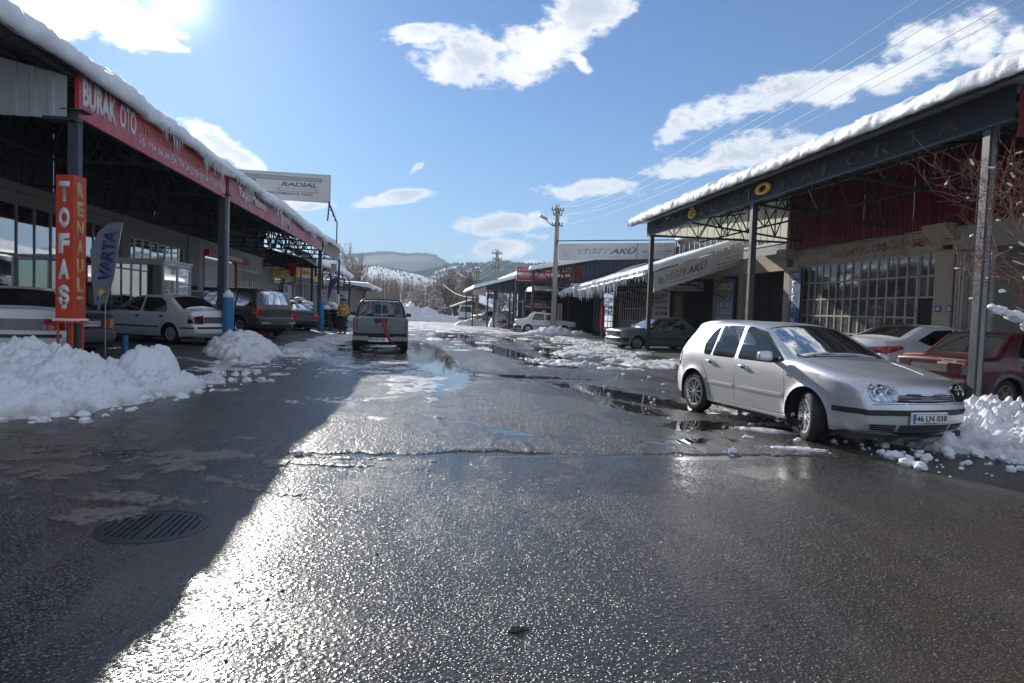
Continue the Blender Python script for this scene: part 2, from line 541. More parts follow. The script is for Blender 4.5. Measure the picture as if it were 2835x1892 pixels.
M_rubber = paint((.018, .018, .019), .75, 0, .5, 6, dcol=(.08, .075, .07), name='rubber')
M_blackp = paint((.02, .02, .022), .5, 0, .3, 6, dcol=(.07, .07, .07), name='black_plastic')
M_greyp = paint((.10, .105, .11), .55, 0, .3, 6, name='grey_plastic')
M_alloy = paint((.62, .63, .65), .3, .85, .25, 8, name='alloy')
M_alloy_dirty = paint((.28, .2, .14), .6, .4, .5, 6, name='muddy_wheel')
M_chrome = paint((.75, .76, .78), .15, 1, .1, 8, name='chrome')
M_seat = paint((.045, .047, .052), .9, 0, .2, 8, name='seat_cloth')
M_lens_red = paint((.35, .01, .012), .15, 0, .2, 8, coat=.8, name='red_lens')
M_lens_redlit = paint((.6, .02, .015), .15, 0, .05, 8, coat=.8, name='bright_red_lens')
M_lens_or = paint((.6, .2, .03), .2, 0, .2, 8, coat=.8, name='amber_lens')
M_lens_dk = paint((.06, .015, .02), .2, 0, .2, 8, coat=.8, name='smoked_lens')
m, nt, b, oc = newmat('headlight_lens')
b.inputs['Base Color'].default_value = (.9, .92, .94, 1); b.inputs['Roughness'].default_value = .04
b.inputs['Transmission Weight'].default_value = .85; b.inputs['IOR'].default_value = 1.2
M_lens = m
M_reflector = paint((.8, .82, .84), .12, 1, .05, 9, name='reflector')
M_plate = paint((.82, .82, .80), .4, 0, .2, 9, name='number_plate')
M_plateblue = paint((.02, .09, .45), .4, 0, .1, 9, name='plate_blue')
M_ink = paint((.02, .02, .022), .5, 0, .1, 9, name='black_ink')
M_white = paint((.80, .80, .80), .45, 0, .18, 4, name='white_paint')
M_signwhite = paint((.66, .64, .61), .5, 0, .45, 1.2, dcol=(.42, .37, .32), streak=True, name='faded_white_sign')
M_red = paint((.52, .03, .035), .4, 0, .2, 3, dcol=(.25, .02, .02), name='sign_red')
M_redtext = paint((.55, .04, .05), .5, 0, .25, 6, name='red_letters')
M_fadedred = paint((.55, .33, .31), .55, 0, .4, 5, dcol=(.6, .5, .46), name='faded_red_letters')
M_fadedgrey = paint((.16, .16, .17), .55, 0, .3, 5, dcol=(.4, .38, .36), name='faded_grey_letters')
M_palegrey = paint((.50, .47, .45), .55, 0, .3, 5, name='pale_letters')
M_orange = paint((.62, .055, .018), .45, 0, .2, 3, dcol=(.4, .06, .02), name='orange_paint')
M_yellow = paint((.75, .46, .04), .45, 0, .25, 4, dcol=(.4, .26, .05), name='yellow_paint')
M_gold = paint((.55, .42, .13), .5, 0, .25, 5, name='gold_letters')
M_golddim = paint((.40, .20, .10), .5, 0, .3, 5, name='dull_gold_letters')
M_blue = paint((.02, .06, .20), .45, 0, .25, 3, name='sign_blue')
M_bluetext = paint((.03, .07, .35), .45, 0, .2, 5, name='blue_letters')
M_gasblue = paint((.03, .20, .42), .45, 0, .4, 5, dcol=(.10, .09, .09), name='cylinder_blue')
M_green = paint((.03, .22, .14), .5, 0, .3, 5, name='green_letters')
M_maroon = paint((.10, .018, .02), .5, 0, .3, 3, name='maroon_board')
M_flagred = paint((.5, .02, .03), .7, 0, .2, 3, name='flag_cloth_red')
M_flaggrey = paint((.22, .23, .27), .7, 0, .3, 2, name='flag_cloth_grey')
M_wood = paint((.20, .11, .05), .75, 0, .4, 3, streak=True, name='brown_wood')
M_polecon = paint((.36, .31, .25), .85, 0, .5, 2, dcol=(.18, .14, .11), bumpy=.4, name='pole_concrete')
M_insul = paint((.10, .06, .04), .3, 0, .2, 8, name='insulator')
M_wire = paint((.55, .55, .54), .5, 0, .1, 8, name='bright_wire')
M_wire_dk = paint((.03, .03, .03), .5, 0, .1, 8, name='black_cable')
M_skin = paint((.45, .27, .19), .6, 0, .1, 8, name='skin')
M_jacket = paint((.72, .36, .02), .7, 0, .25, 6, bumpy=.5, name='yellow_jacket')
M_trouser = paint((.035, .038, .03), .85, 0, .3, 6, name='dark_trousers')
M_reflstrip = paint((.7, .7, .68), .4, .3, .1, 6, name='reflective_strip')
M_bark = paint((.13, .105, .085), .9, 0, .5, 4, dcol=(.25, .23, .2), bumpy=.4, name='bark')
M_twig = paint((.26, .20, .155), .9, 0, .4, .5, dcol=(.32, .25, .19), name='twigs')
M_twig2 = paint((.23, .15, .10), .9, 0, .4, .5, dcol=(.3, .2, .13), name='red_brown_twigs')
M_redtwig = paint((.22, .11, .08), .8, 0, .4, 5, name='young_bark')
M_pine = paint((.028, .045, .03), .9, 0, .4, 3, name='pine_needles')
M_roofbrown = paint((.25, .12, .06), .8, 0, .4, 2, name='brown_boards')


def panel_glow_mat():
    """corrugated translucent sheet that lets daylight through"""
    m, nt, b, oc = newmat('translucent_sheet')
    b.inputs['Base Color'].default_value = (.62, .60, .50, 1); b.inputs['Roughness'].default_value = .6
    tl = nt.nodes.new('ShaderNodeBsdfTranslucent'); tl.inputs[0].default_value = (.6, .6, .5, 1)
    mx = nt.nodes.new('ShaderNodeMixShader'); mx.inputs[0].default_value = .5
    outn = [n for n in nt.nodes if n.type == 'OUTPUT_MATERIAL'][0]
    nt.links.new(b.outputs[0], mx.inputs[1]); nt.links.new(tl.outputs[0], mx.inputs[2]); nt.links.new(mx.outputs[0], outn.inputs[0])
    return m
M_trans = panel_glow_mat()


# ------------------------------------------------------------------ wet asphalt
def ell(nt, x, y, cx_, cy_, a, b, rot=0, soft=None):
    c, s = math.cos(R(rot)), math.sin(R(rot))
    u, v = x - cx_, y - cy_
    p = u * (c / a) + v * (s / a); q = v * (c / b) - u * (s / b)
    return 1.0 - (p * p + q * q)


PUD_FAR = [(.15, 22, .8, 10, 3), (.55, 14, .55, 2.6, -8), (.55, 8.9, .32, .10, 0), (1.1, 8.15, .40, .15, -35), (3.75, 8.85, .75, .42, 30),
           (3.2, 7.7, .8, .16, 10), (3.6, 12.2, .55, 2.6, 22), (2.3, 15.2, 1.6, .45, -12), (2.7, 26, .7, 8, 6), (4.6, 25, .5, 8, -4), (1.6, 37, 1.2, 6, 0),
           (5.0, 34, 1, 5, 0), (3.7, 19, 1.1, 1.0, 0), (-2.4, 27, .8, 6, 0), (5.3, 9.6, .5, 1.6, 10), (3.3, 10.6, .35, 1.2, 15), (6, 12, .8, 2, 0)]
PUD_NEAR = [(-1.18, 3.75, .10, .16, 20), (-.95, 3.3, .16, .12, 0), (-.72, 2.9, .22, .22, 10), (-.5, 2.4, .2, .3, 10), (3.1, 6.85, .9, .12, 2),
            (-.2, 6.90, .7, .08, 0), (1.2, 6.88, .6, .07, 0), (2.1, 6.9, .4, .06, 0), (3.4, 6.2, .5, .35, 0)]


def asphalt(name, stone_scale, blobs, far, base=(.05, .05, .052), film=.5):
    m, nt, b, oc = newmat(name)
    x, y, z = sepxyz(nt, oc)
    big = noise(nt, oc, .35, 5, .6); mid = noise(nt, oc, 2.2, 5, .6); fine = noise(nt, oc, 90, 3, .6); edge = noise(nt, oc, 5.5, 4, .65)
    vs = voro(nt, oc, stone_scale); dist = X(nt, vs.outputs['Distance'])
    vs2 = voro(nt, oc, stone_scale * .47); dist2 = X(nt, vs2.outputs['Distance'])
    cellc = sepxyz(nt, vs.outputs['Color'])[0]
    stone = 1.0 - dist.step(.05, .5)
    # puddles: standing water in named hollows with ragged rims
    pm = None
    for a in blobs:
        e = ell(nt, x, y, *a)
        pm = e if pm is None else pm.max(e)
    pm = pm.max(-1.5) + (edge - .5) * 2.4 + (mid - .5) * .9
    streak = noise(nt, mapping(nt, oc, (1.0, .12, 1)), .9, 4, .55)
    pm2 = (streak.step(.60, .72) if far else streak.step(.74, .86))
    pud = (pm.step(.12, .30)).max(pm2 * .8) if far else (pm.step(-.05, .6)).max(pm2 * .8)
    # mud tint
    mud = noise(nt, mapping(nt, oc, loc=(3, 7, 0)), .5, 5, .6).step(.42, .72)
    chip = cellc.step(.40, .50) * (1.0 - dist.step(.18, .40)) * (.45 + X(nt, sepxyz(nt, vs.outputs['Color'])[1].s) * .55)
    cell2 = sepxyz(nt, vs2.outputs['Color'])[0]
    chip = chip.max(cell2.step(.80, .84) * (1.0 - dist2.step(.10, .26)) * .8)
    col1 = mixc(nt, stone.sat(), tuple(c * .5 for c in base), base)
    col1 = mixc(nt, (chip * (1.0 if far else 1.0)).sat(), col1, (.40, .36, .32))
    dry = noise(nt, mapping(nt, oc, (1.0, .22, 1), (9, 2, 0)), 1.1, 6, .62).step(.50, .70); track = noise(nt, mapping(nt, oc, (1.0, .05, 1), (4, 1, 0)), 2.4, 4, .6).step(.52, .66)
    col1 = mixc(nt, (dry * .42 + track * .2).sat(), col1, (.15, .138, .122))
    col2 = mixc(nt, (mud * .55).sat(), col1, (.060, .045, .032))
    if not far:
        br = (x.step(1.0, 3.4) * (1.0 - y.step(3.5, 6.2)) * mid.step(.3, .65)) * .8
        col2 = mixc(nt, br, col2, (.075, .05, .030))
    col3 = mixc(nt, pud, col2, (.022, .020, .018))
    nt.links.new(col3, b.inputs['Base Color'])
    wet = big.step(.35, .65)
    if not far: wet = wet.max(y.step(4.4, 6.4) * (1.0 - (x - 1.2).abs().step(1.6, 3.4)) * mid.step(.30, .55) * 1.25)
    rough = (wet * (-.14 * film * 2) + .33 + (fine - .5) * .18 - stone * .05)
    rough = (rough + dry * .12 + track * .05) * (1.0 - pud) + pud * (.03 if far else .16)
    plug(nt, rough.max(.012).sat(), b.inputs['Roughness'])
    b.inputs['IOR'].default_value = 1.45
    plug(nt, (pud * .2 + .5), b.inputs['Specular IOR Level'])
    hgt = (stone * (.55 + cellc * .6) * 1.0 + (1.0 - dist2.step(.05, .55)) * .5 + fine * .22)
    keep = (1.0 - pud * (1.0 if far else .8))
    smoothv = (1.0 - wet * .45)
    dp = keep * smoothv
    rip = noise(nt, oc, 14, 2)
    nrm = bump(nt, hgt * dp + mid * .6 * keep + rip * .004, 1.0 if far else .68, .012)
    nt.links.new(nrm, b.inputs['Normal'])
    return m


M_road_far = asphalt('coarse_wet_asphalt', 38, PUD_FAR, True, (.066, .062, .058), .45)
M_road_near = asphalt('smooth_wet_asphalt', 58, PUD_NEAR, False, (.062, .058, .053), .6)
M_yard = paint((.07, .066, .062), .5, 0, .6, .8, dcol=(.03, .028, .026), bumpy=.7, name='wet_yard')
M_iron = paint((.05, .052, .055), .35, .6, .3, 8, name='cast_iron')
M_waterline = paint((.03, .035, .04), .03, 0, 0, 8, name='meltwater')

# ------------------------------------------------------------------ ground
def grid_mesh(name, xs, ys, zf, m, keep=None, parent=None, smooth=True):
    Xg, Yg = np.meshgrid(xs, ys); Z = zf(Xg, Yg)
    n, k = len(ys), len(xs)
    V = np.stack([Xg.ravel(), Yg.ravel(), Z.ravel()], 1)
    i = (np.arange(n - 1)[:, None] * k + np.arange(k - 1)[None]).ravel()
    F = np.stack([i, i + 1, i + 1 + k, i + k], 1)
    if keep is not None:
        kp = keep(Xg, Yg, Z).ravel()
        F = F[kp[F].any(1)]
        used = np.unique(F); rm = np.full(len(V), -1); rm[used] = np.arange(len(used)); V = V[used]; F = rm[F]
    return mesh_obj(name, V, F, m, parent, smooth)


# far ground: snowfields out to the horizon
def field_z(x, y):
    return np.full_like(x, -.05) + 0 * y
g = grid_mesh('ground', np.array([-3800, -60, -7, 16, 60, 3800.]), np.array([-110, -12, 72, 200, 3200.]), field_z, M_snow)
tag(g, 'snow covered ground reaching to the hills', kind='structure')
yard = grid_mesh('road_surface', np.linspace(-14, 20, 35), np.linspace(-8, 120, 129),
                 lambda x, y: .0 + 0 * x, M_road_far)
tag(yard, 'wet coarse asphalt street with puddles', kind='structure')


def seam(x):
    return 6.98 + .16 * (fbm(x * 1.1 + 3, 0 * x, oct=3, seed=2) - .5) * 2 + .10 * (fbm(x * 6, 0 * x, oct=4, seed=4) - .5) * 2 + .05 * np.sin(x * .9)
# smooth near paving lies 2 cm lower beyond the ragged seam: the coarse top coat is a real sheet above it
xs = np.concatenate([np.arange(-9, -3, .12), np.arange(-3, 6, .025), np.arange(6, 12, .12)])
V, F = [], []
rows = [0, .008, .03, .08, .3, 1, 3]
hz = [.004, .016, .026, .030, .030, .030, .030]
for j, (r_, h_) in enumerate(zip(rows, hz)):
    for x in xs:
        V.append((x, seam(np.array(x)) + r_ * (1 + 2 * float(vnoise(x * 2.3, 7.0))), .005 + (h_ - .004) * (.18 + .9 * float(vnoise(x * 1.1, 3.0)) * float(vnoise(x * 13, 1.0) * .6 + .5)) if j < 5 else .004 + (h_ - .004) * .45))
k = len(xs)
for j in range(len(rows) - 1):
    for i in range(k - 1): F.append((j * k + i, j * k + i + 1, (j + 1) * k + i + 1, (j + 1) * k + i))
# lay the near sheet below: everything nearer than the seam
near = []
xs2 = xs
Vn = [(x, -8, .0045) for x in xs2] + [(x, 3, .0045) for x in xs2] + [(x, float(seam(np.array(x))) + .02, .0045) for x in xs2]
Fn = [(a * k + i, a * k + i + 1, (a + 1) * k + i + 1, (a + 1) * k + i) for a in (0, 1) for i in range(k - 1)]
o = mesh_obj('road_near', Vn, Fn, M_road_near, None, True)
tag(o, 'smoother wet asphalt apron in front of the ragged seam', kind='structure')
tail = len(V)
for x in xs: V.append((x, float(seam(np.array(x))) + 14, .006))
for i in range(k - 1): F.append(((len(rows) - 1) * k + i, (len(rows) - 1) * k + i + 1, tail + i + 1, tail + i))
o = mesh_obj('road_top_coat', V, F, M_road_far, None, True)
tag(o, 'coarse asphalt top coat with a ragged crumbling edge', kind='structure')
# raised forecourt on the left, workshop aprons
o = grid_mesh('forecourt', np.array([-30, -11.4, -8, -6.7, -5.6, -4.6]), np.linspace(-4, 60, 65),
              lambda x, y: np.interp(x, [-30, -6.7, -5.6, -4.6], [.2, .2, .14, -.01]) + .012 * (fbm(x, y, seed=3) - .5), M_yard)
tag(o, 'raised wet forecourt in the shade of the canopy', kind='structure')
o = grid_mesh('workshop_apron', np.array([8.6, 9.0, 12, 26]), np.linspace(8, 60, 40),
              lambda x, y: np.interp(x, [8.6, 9.0, 12, 26], [-.01, .05, .07, .08]), M_yard)
tag(o, 'wet concrete apron before the workshop doors', kind='structure')


# ------------------------------------------------------------------ slush and snow patches
def blobs_f(x, y, B):
    r = np.full(np.shape(x), -1.0)
    for cx_, cy_, a, b, rt, w in B:
        c, s = math.cos(R(rt)), math.sin(R(rt))
        u, v = x - cx_, y - cy_
        p = (u * c + v * s) / a; q = (v * c - u * s) / b
        r = np.maximum(r, w * (1 - (p * p + q * q)))
    return r


def slush(name, label, B, x0, x1, y0, y1, st, m, amp=.05, rag=.9, sc=2.2, lump=9, z0=.03, bias=.0, sty=None):
    xs, ys = np.arange(x0, x1, st), np.arange(y0, y1, sty or st)
    def zf(x, y):
        f = blobs_f(x, y, B) + (fbm(x * sc, y * sc, oct=4, seed=5) - .5 + bias) * 2 * rag
        f = f + (fbm(x * sc * 5, y * sc * 5, oct=3, seed=9) - .5) * .8
        h = np.clip(f, -.05, 1.0)
        lum = .35 + .9 * (1 - worley(x * lump, y * lump, 3)) * vnoise(x * lump * .4, y * lump * .4, seed=8) + .5 * fbm(x * lump * 2.2, y * lump * 2.2, oct=2, seed=6)
        return np.where(h > 0, z0 + amp * np.minimum(h, .55) ** .7 * lum, z0 - .03)
    o = grid_mesh(name, xs, ys, zf, m, keep=lambda x, y, z: z > z0)
    return tag(o, label, kind='stuff')


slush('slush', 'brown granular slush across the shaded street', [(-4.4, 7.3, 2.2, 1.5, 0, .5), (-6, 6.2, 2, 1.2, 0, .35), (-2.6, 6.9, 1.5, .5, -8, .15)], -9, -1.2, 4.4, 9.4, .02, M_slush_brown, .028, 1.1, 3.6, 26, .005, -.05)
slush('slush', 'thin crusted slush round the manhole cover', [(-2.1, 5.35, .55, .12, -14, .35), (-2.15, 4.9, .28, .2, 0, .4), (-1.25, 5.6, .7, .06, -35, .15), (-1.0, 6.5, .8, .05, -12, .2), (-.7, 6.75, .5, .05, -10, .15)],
      -2.8, 0.2, 4.4, 7.0, .011, M_slush_brown, .03, .45, 5, 26, .006, -.03)
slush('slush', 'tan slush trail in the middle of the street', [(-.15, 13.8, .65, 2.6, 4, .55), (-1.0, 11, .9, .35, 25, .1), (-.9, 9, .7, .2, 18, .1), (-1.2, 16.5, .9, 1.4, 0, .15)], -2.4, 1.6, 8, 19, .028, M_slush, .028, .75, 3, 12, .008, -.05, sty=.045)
slush('slush', 'churned snow along the right roadside', [(7.3, 20.5, 1.7, 2.2, -18, .7), (6.2, 24.5, 1.9, 1.6, -15, .6), (7.6, 27.5, 2.0, 3.8, 0, .7), (5.0, 18.3, 1.1, 1.0, -30, .35), (4.2, 20.5, .8, 2, -20, .2),
      (8.2, 17.5, 1.0, 1.2, 0, .45), (8.1, 35, 1.3, 5, 0, .5)], 2.8, 9.6, 13.5, 40, .05, M_snow_dirty, .13, 1.0, 1.7, 7, .0, -.13, sty=.07)
slush('slush', 'loose slush between road and roadside snow', [(4.6, 8.45, .5, .12, -32, .5), (4.25, 7.3, .35, .1, -20, .4), (5.0, 9.1, .3, .15, 0, .3), (4.6, 22, .9, 3, 0, .15)], 3.2, 6, 6.8, 9.8, .02, M_slush, .04, .5, 4, 16, .03, -.03)
slush('slush', 'packed snow and slush where the street ends', [(1, 62, 12, 22, 0, .85), (-3.5, 40, 1.4, 9, 0, .45), (6.5, 44, 3, 5, 0, .5), (-1.2, 36, 1.5, 8, 0, .05), (3.4, 38, .8, 7, 0, .0), (0, 45, 6, 9, 0, .15)], -9, 15, 24, 84, .11, M_snow_dirty, .10, 1.2, 1.0, 3.8, .0, -.19, sty=.2)
slush('slush', 'icy snow crumbs on the shaded left roadside', [(-4.0, 24, 1.0, 9, 3, .35), (-4.6, 18, .9, 3, 0, .4), (-3.8, 33, .9, 5, 0, .5), (-5.3, 15.5, .6, 1.5, 0, .3), (-7.5, 17.5, 1.2, .9, 0, .2), (-6.1, 26, .6, 5, 0, .2)], -8.6, -1.6, 13.5, 42, .045, M_snow_dirty, .07, .8, 1.6, 7, .0, -.05, sty=.07)
slush('slush', 'thin ice film streaks on the shaded lane', [(-2.6, 11, .9, 4, -10, .25), (-3.2, 16, .8, 5, -6, .35), (-2.2, 19, .6, 6, 0, .2), (-2.9, 9.5, .9, 1.6, -20, .2), (-1.7, 13, .5, 4, -8, .05)], -5, -.8, 8.2, 28, .03, M_icefilm, .006, 1.1, 1.7, 9, .008, -.08, sty=.10)


# ------------------------------------------------------------------ snow piles
def pile(label, B, x0, x1, y0, y1, st, m=None, h=.9, lump=3.0, base=-.04, seed=0, la=.28, sink=.15, cat='snow pile', name='snow_pile', group=None):
    xs, ys = np.arange(x0, x1, st), np.arange(y0, y1, st)
    def zf(x, y):
        wx = x + (fbm(x * 1.3, y * 1.3, seed=seed + 40) - .5) * .5; wy = y + (fbm(x * 1.3, y * 1.3, seed=seed + 50) - .5) * .5
        f = np.zeros(np.shape(x))
        for cx_, cy_, a, b, rt, w in B:
            c, s = math.cos(R(rt)), math.sin(R(rt)); u, v = wx - cx_, wy - cy_
            q = np.clip(1 - ((u * c + v * s) / a) ** 2 - ((v * c - u * s) / b) ** 2, 0, 1)
            f = np.maximum(f, w * q ** .75)
        ch = np.clip(.62 - worley(wx * lump, wy * lump, seed), 0, 1) * vnoise(x * lump * .7, y * lump * .7, seed=seed + 2)
        ch2 = np.clip(.55 - worley(x * lump * 3.1, y * lump * 3.1, seed + 7), 0, 1)
        ft = fbm(x * 1.4, y * 1.4, seed=seed + 3) - .5; f2 = fbm(x * 8, y * 8, oct=3, seed=seed + 5) - .5
        z = f * h * (1 + ft * .8) + np.minimum(f * 3, 1) * (ch * la * 1.7 + ch2 * la * .7 + f2 * .10 + (fbm(x * 22, y * 22, oct=2, seed=seed + 11) - .5) * .035) - sink * (1 - np.minimum(f * 4, 1)) * .6
        return z + base
    o = grid_mesh(name, xs, ys, zf, m or M_snow, keep=lambda x, y, z: z > base - .05)
    return tag(o, label, cat, group)


def chunks(parent, pts, m, name='snow_chunk', seed=0):
    """loose lumps joined with their pile"""
    vs, fs = [], []
    bm = bmesh.new(); bmesh.ops.create_icosphere(bm, subdivisions=2, radius=1)
    P = np.array([v.co[:] for v in bm.verts]); T = [[v.index for v in f.verts] for f in bm.faces]; bm.free()
    for i, (x, y, z, r) in enumerate(pts):
        s = i * 3.7 + seed
        d = .35 + 1.25 * fbm(P[:, 0] * 1.7 + s, P[:, 1] * 1.7, P[:, 2] * 1.7, oct=3)
        Q = P * d[:, None] * r * np.array([1, 1, .75]) + np.array([x, y, z + r * .35])
        n = len(vs); vs += Q.tolist(); fs += [[a + n for a in t] for t in T]
    o = mesh_obj(name, vs, fs, m, parent, False)
    o['kind'] = 'stuff'
    return o


def scatter(n, x0, x1, y0, y1, r0, r1, z=0.0, seed=1, f=None):
    g_ = np.random.default_rng(seed); out = []
    while len(out) < n:
        x, y = g_.uniform(x0, x1), g_.uniform(y0, y1)
        if f is None or f(x, y) > g_.uniform(0, 1): out.append((x, y, z, r0 + (r1 - r0) * g_.uniform() ** 3))
    return out


p = pile('big heap of shovelled snow below the tall orange sign, brown along its foot',
         [(-5.9, 11.2, 1.35, 2.0, 10, 1.0), (-5.6, 9.6, 1.5, 1.2, 0, .62), (-4.9, 10.4, 1.2, 1.2, 0, .5), (-7.8, 10.2, 1.6, 1.7, 0, .7), (-4.3, 11.6, .75, 1.4, 10, .36), (-3.9, 13.2, .4, 1.0, 10, .2), (-6.6, 8.6, 1.9, .7, 0, .34)],
         -8.6, -3.0, 7.6, 14.6, .026, M_snow_dirty, .62, 2.9, seed=3, la=.19)
chunks(p, scatter(260, -5.3, -2.9, 8.4, 14.8, .012, .10, 0.0, 4, lambda x, y: 1 - abs(x + 4.1 - (y - 11) * .12) / .8), M_snow, seed=2)
p = pile('rounded boulder of hard snow on the roadside heap', [(-4.55, 11.9, .42, .42, 0, 1.0), (-5.0, 12.0, .24, .24, 0, .8)], -5.5, -3.9, 11.2, 12.7, .025, M_snow_dirty, .66, 3, seed=9, la=.12)
p = pile('snow heap piled against the second canopy post beside the blue cylinder',
         [(-4.95, 19.6, 1.0, 2.3, 8, 1.0), (-5.2, 21.2, .7, 1.3, 0, 1.15), (-4.3, 18.0, .6, 1.3, 0, .4)], -6.8, -3.0, 16.4, 23.5, .05, M_snow_dirty, .52, 2.6, seed=14, la=.22)
chunks(p, scatter(110, -4.9, -3.0, 16.6, 22.5, .02, .13, 0.0, 8), M_snow, seed=5)
p = pile('bright snow bank in front of the red sedan', [(7.6, 9.0, 1.5, 1.2, 20, .62), (6.9, 7.9, 1.0, 1.0, 0, .5), (8.6, 9.3, 1.6, 1.3, 0, .6), (8.0, 7.4, 1.9, 1.2, 0, .5), (6.4, 7.6, .7, .7, 0, .35)],
         5.2, 10.6, 5.6, 10.8, .026, M_snow_dirty, .44, 3.2, seed=21, la=.22)
chunks(p, scatter(220, 5.0, 7.2, 6.0, 9.0, .010, .09, 0.02, 9), M_snow, seed=6)
p = pile('snow mound round the foot of the nearest electric pole', [(8.4, 43.9, 1.5, 1.1, 0, .7), (7.4, 43, 1.4, .9, 0, .4), (9.6, 43.5, 1.6, .9, 0, .3)], 5.4, 11.8, 41.4, 45.8, .09, M_snow_dirty, .7, 1.8, seed=31)
p = pile('snow mound among the posts before the distant exhaust shop', [(6.6, 58.3, 1.3, 1.2, 0, 1.0), (4.5, 60, 2.2, 1.2, 0, .4), (8.4, 57, 2, 1.2, 0, .4)], 2.2, 11, 55.5, 62, .12, M_snow_dirty, 1.15, 1.5, seed=37)
p = pile('high ploughed snow bank closing the end of the street', [(-1.8, 76.5, 1.9, 3.5, 0, 1.0), (0.1, 77, 2.0, 3, 0, .7), (-6, 77, 4, 3, 0, .22), (1.6, 76, 2.4, 2, 0, .35), (3.6, 78, 2.4, 2.5, 0, .25), (-.6, 73.5, 3.6, 1.5, 0, .3)],
         -10, 7, 71.5, 81, .14, M_snow_dirty, 1.7, 1.5, seed=41, la=.55)
# single lumps lying on the road
for lab, x, y, r_, mm in (('brown lump of ice near the shadow edge on the asphalt seam', -1.19, 6.89, .055, M_slush),
                      ('lump of frozen slush left of the road middle', -2.97, 13.15, .10, M_snow_dirty),
                      ('pair of tan ice lumps in the middle of the street', .22, 9.22, .05, M_slush),
                      ('dark clod on the near asphalt', .46, 3.1, .03, M_yard),
                      ('white slush lump beside the puddle by the hatchback', 4.02, 8.0, .05, M_snow),
                      ('dirty snow lump far right of the street', 4.6, 19.0, .13, M_snow_dirty)):
    o = chunks(None, [(x, y, .0, r_), (x + r_ * 1.6, y + .01, 0, r_ * .7)], mm, 'ice_lump', x)
    del o['kind']; tag(o, lab, 'ice lump')
o = chunks(None, scatter(420, -3, 5, 2.5, 7, .0025, .009, .004, 12), M_yard, 'grit'); tag(o, 'loose dark grit on the near asphalt')
o = chunks(None, scatter(160, 3.2, 8.5, 6.6, 22, .012, .05, .02, 13), M_snow, 'snow_crumbs'); tag(o, 'small crumbs of snow strewn on the road by the hatchback')

# manhole cover
t = thing('manhole_cover', 'round ribbed cast iron manhole cover sunk in slush', 'manhole cover', (-1.72, 4.68, .006))
MB().lathe([(0, .004), (.31, .004), (.31, .010), (0.0, .010)], 48, c=(-1.72, 4.68, -.002)).build('cover_plate', M_iron, t)
MB().lathe([(.315, .0), (.345, .0), (.345, .009), (.315, .010)], 48, c=(-1.72, 4.68, -.001), closed=True).build('rim', M_iron, t)
for i in range(-6, 7):
    if i == 0: continue
    for j in range(-7, 8):
        x, y = i * .044, j * .038 + (.019 if i % 2 else 0)
        if x * x + y * y < .28 ** 2:
            MB().obox((-1.72 + x, 4.68 + y, .011), (.009, .020, .008), Matrix.Rotation(R(-18), 3, 'Z')).build('rib', M_iron, t)


# ------------------------------------------------------------------ hills
def ridge(name, label, dist, azs, els, depth, m, seed, rough=.12, rise=1.0, n=260, rows=26):
    """terrain whose skyline follows the given azimuth/elevation pairs at the given distance"""
    A = np.linspace(min(azs), max(azs), n)
    ea = np.interp(A, azs, els) + .10 * (fbm(A * .9, 0 * A, oct=5, seed=seed + 2) - .5) * 2
    V = []
    for j in range(rows + 1):
        t_ = j / rows
        d = dist + depth * t_
        hh = math.sin(min(t_, 1) * pi * .5) ** rise
        x = np.sin(np.radians(A)) * d; y = np.cos(np.radians(A)) * d
        top = np.tan(np.radians(ea)) * (dist + depth)
        nz_ = (fbm(x / depth * 3, y / depth * 3, oct=5, seed=seed) - .5) * rough * top.max() * math.sin(t_ * pi) * 2
        nz2 = (fbm(A * 1.5, np.full(n, t_ * 4), oct=4, seed=seed + 9) - .5) * rough * .25 * top.max() * min(1, t_ * 3)
        V.append(np.stack([x, y, top * hh + nz_ + nz2 - 2 * (1 - t_)], 1))
    # back slope
    x = np.sin(np.radians(A)) * (dist + depth * 1.6); y = np.cos(np.radians(A)) * (dist + depth * 1.6)
    V.append(np.stack([x, y, np.full(n, -1.5)], 1))
    V = np.concatenate(V); rr = rows + 2
    i = (np.arange(rr - 1)[:, None] * n + np.arange(n - 1)[None]).ravel()
    o = mesh_obj(name, V, np.stack([i, i + 1, i + 1 + n, i + n], 1), m, None, True)
    return tag(o, label, kind='structure'), V[:n * (rows + 1)].reshape(rows + 1, n, 3)


def hill_mat(name, forest, fsc, streak=0, snow=(.75, .78, .82), tree=(.035, .045, .04), hl=(0, 200)):
    m, nt, b, oc = newmat(name)
    x, y, z = sepxyz(nt, oc)
    n1 = noise(nt, oc, fsc, 6, .7); n2 = noise(nt, oc, fsc * 9, 4, .7)
    f = (n1 * .55 + n2 * .6 + z.lin(hl[0], hl[1]) * .12).step(.60 - forest, .66 - forest)
    nt.links.new(mixc(nt, f, snow, tree), b.inputs['Base Color'])
    b.inputs['Roughness'].default_value = .9; b.inputs['Specular IOR Level'].default_value = .1
    return m


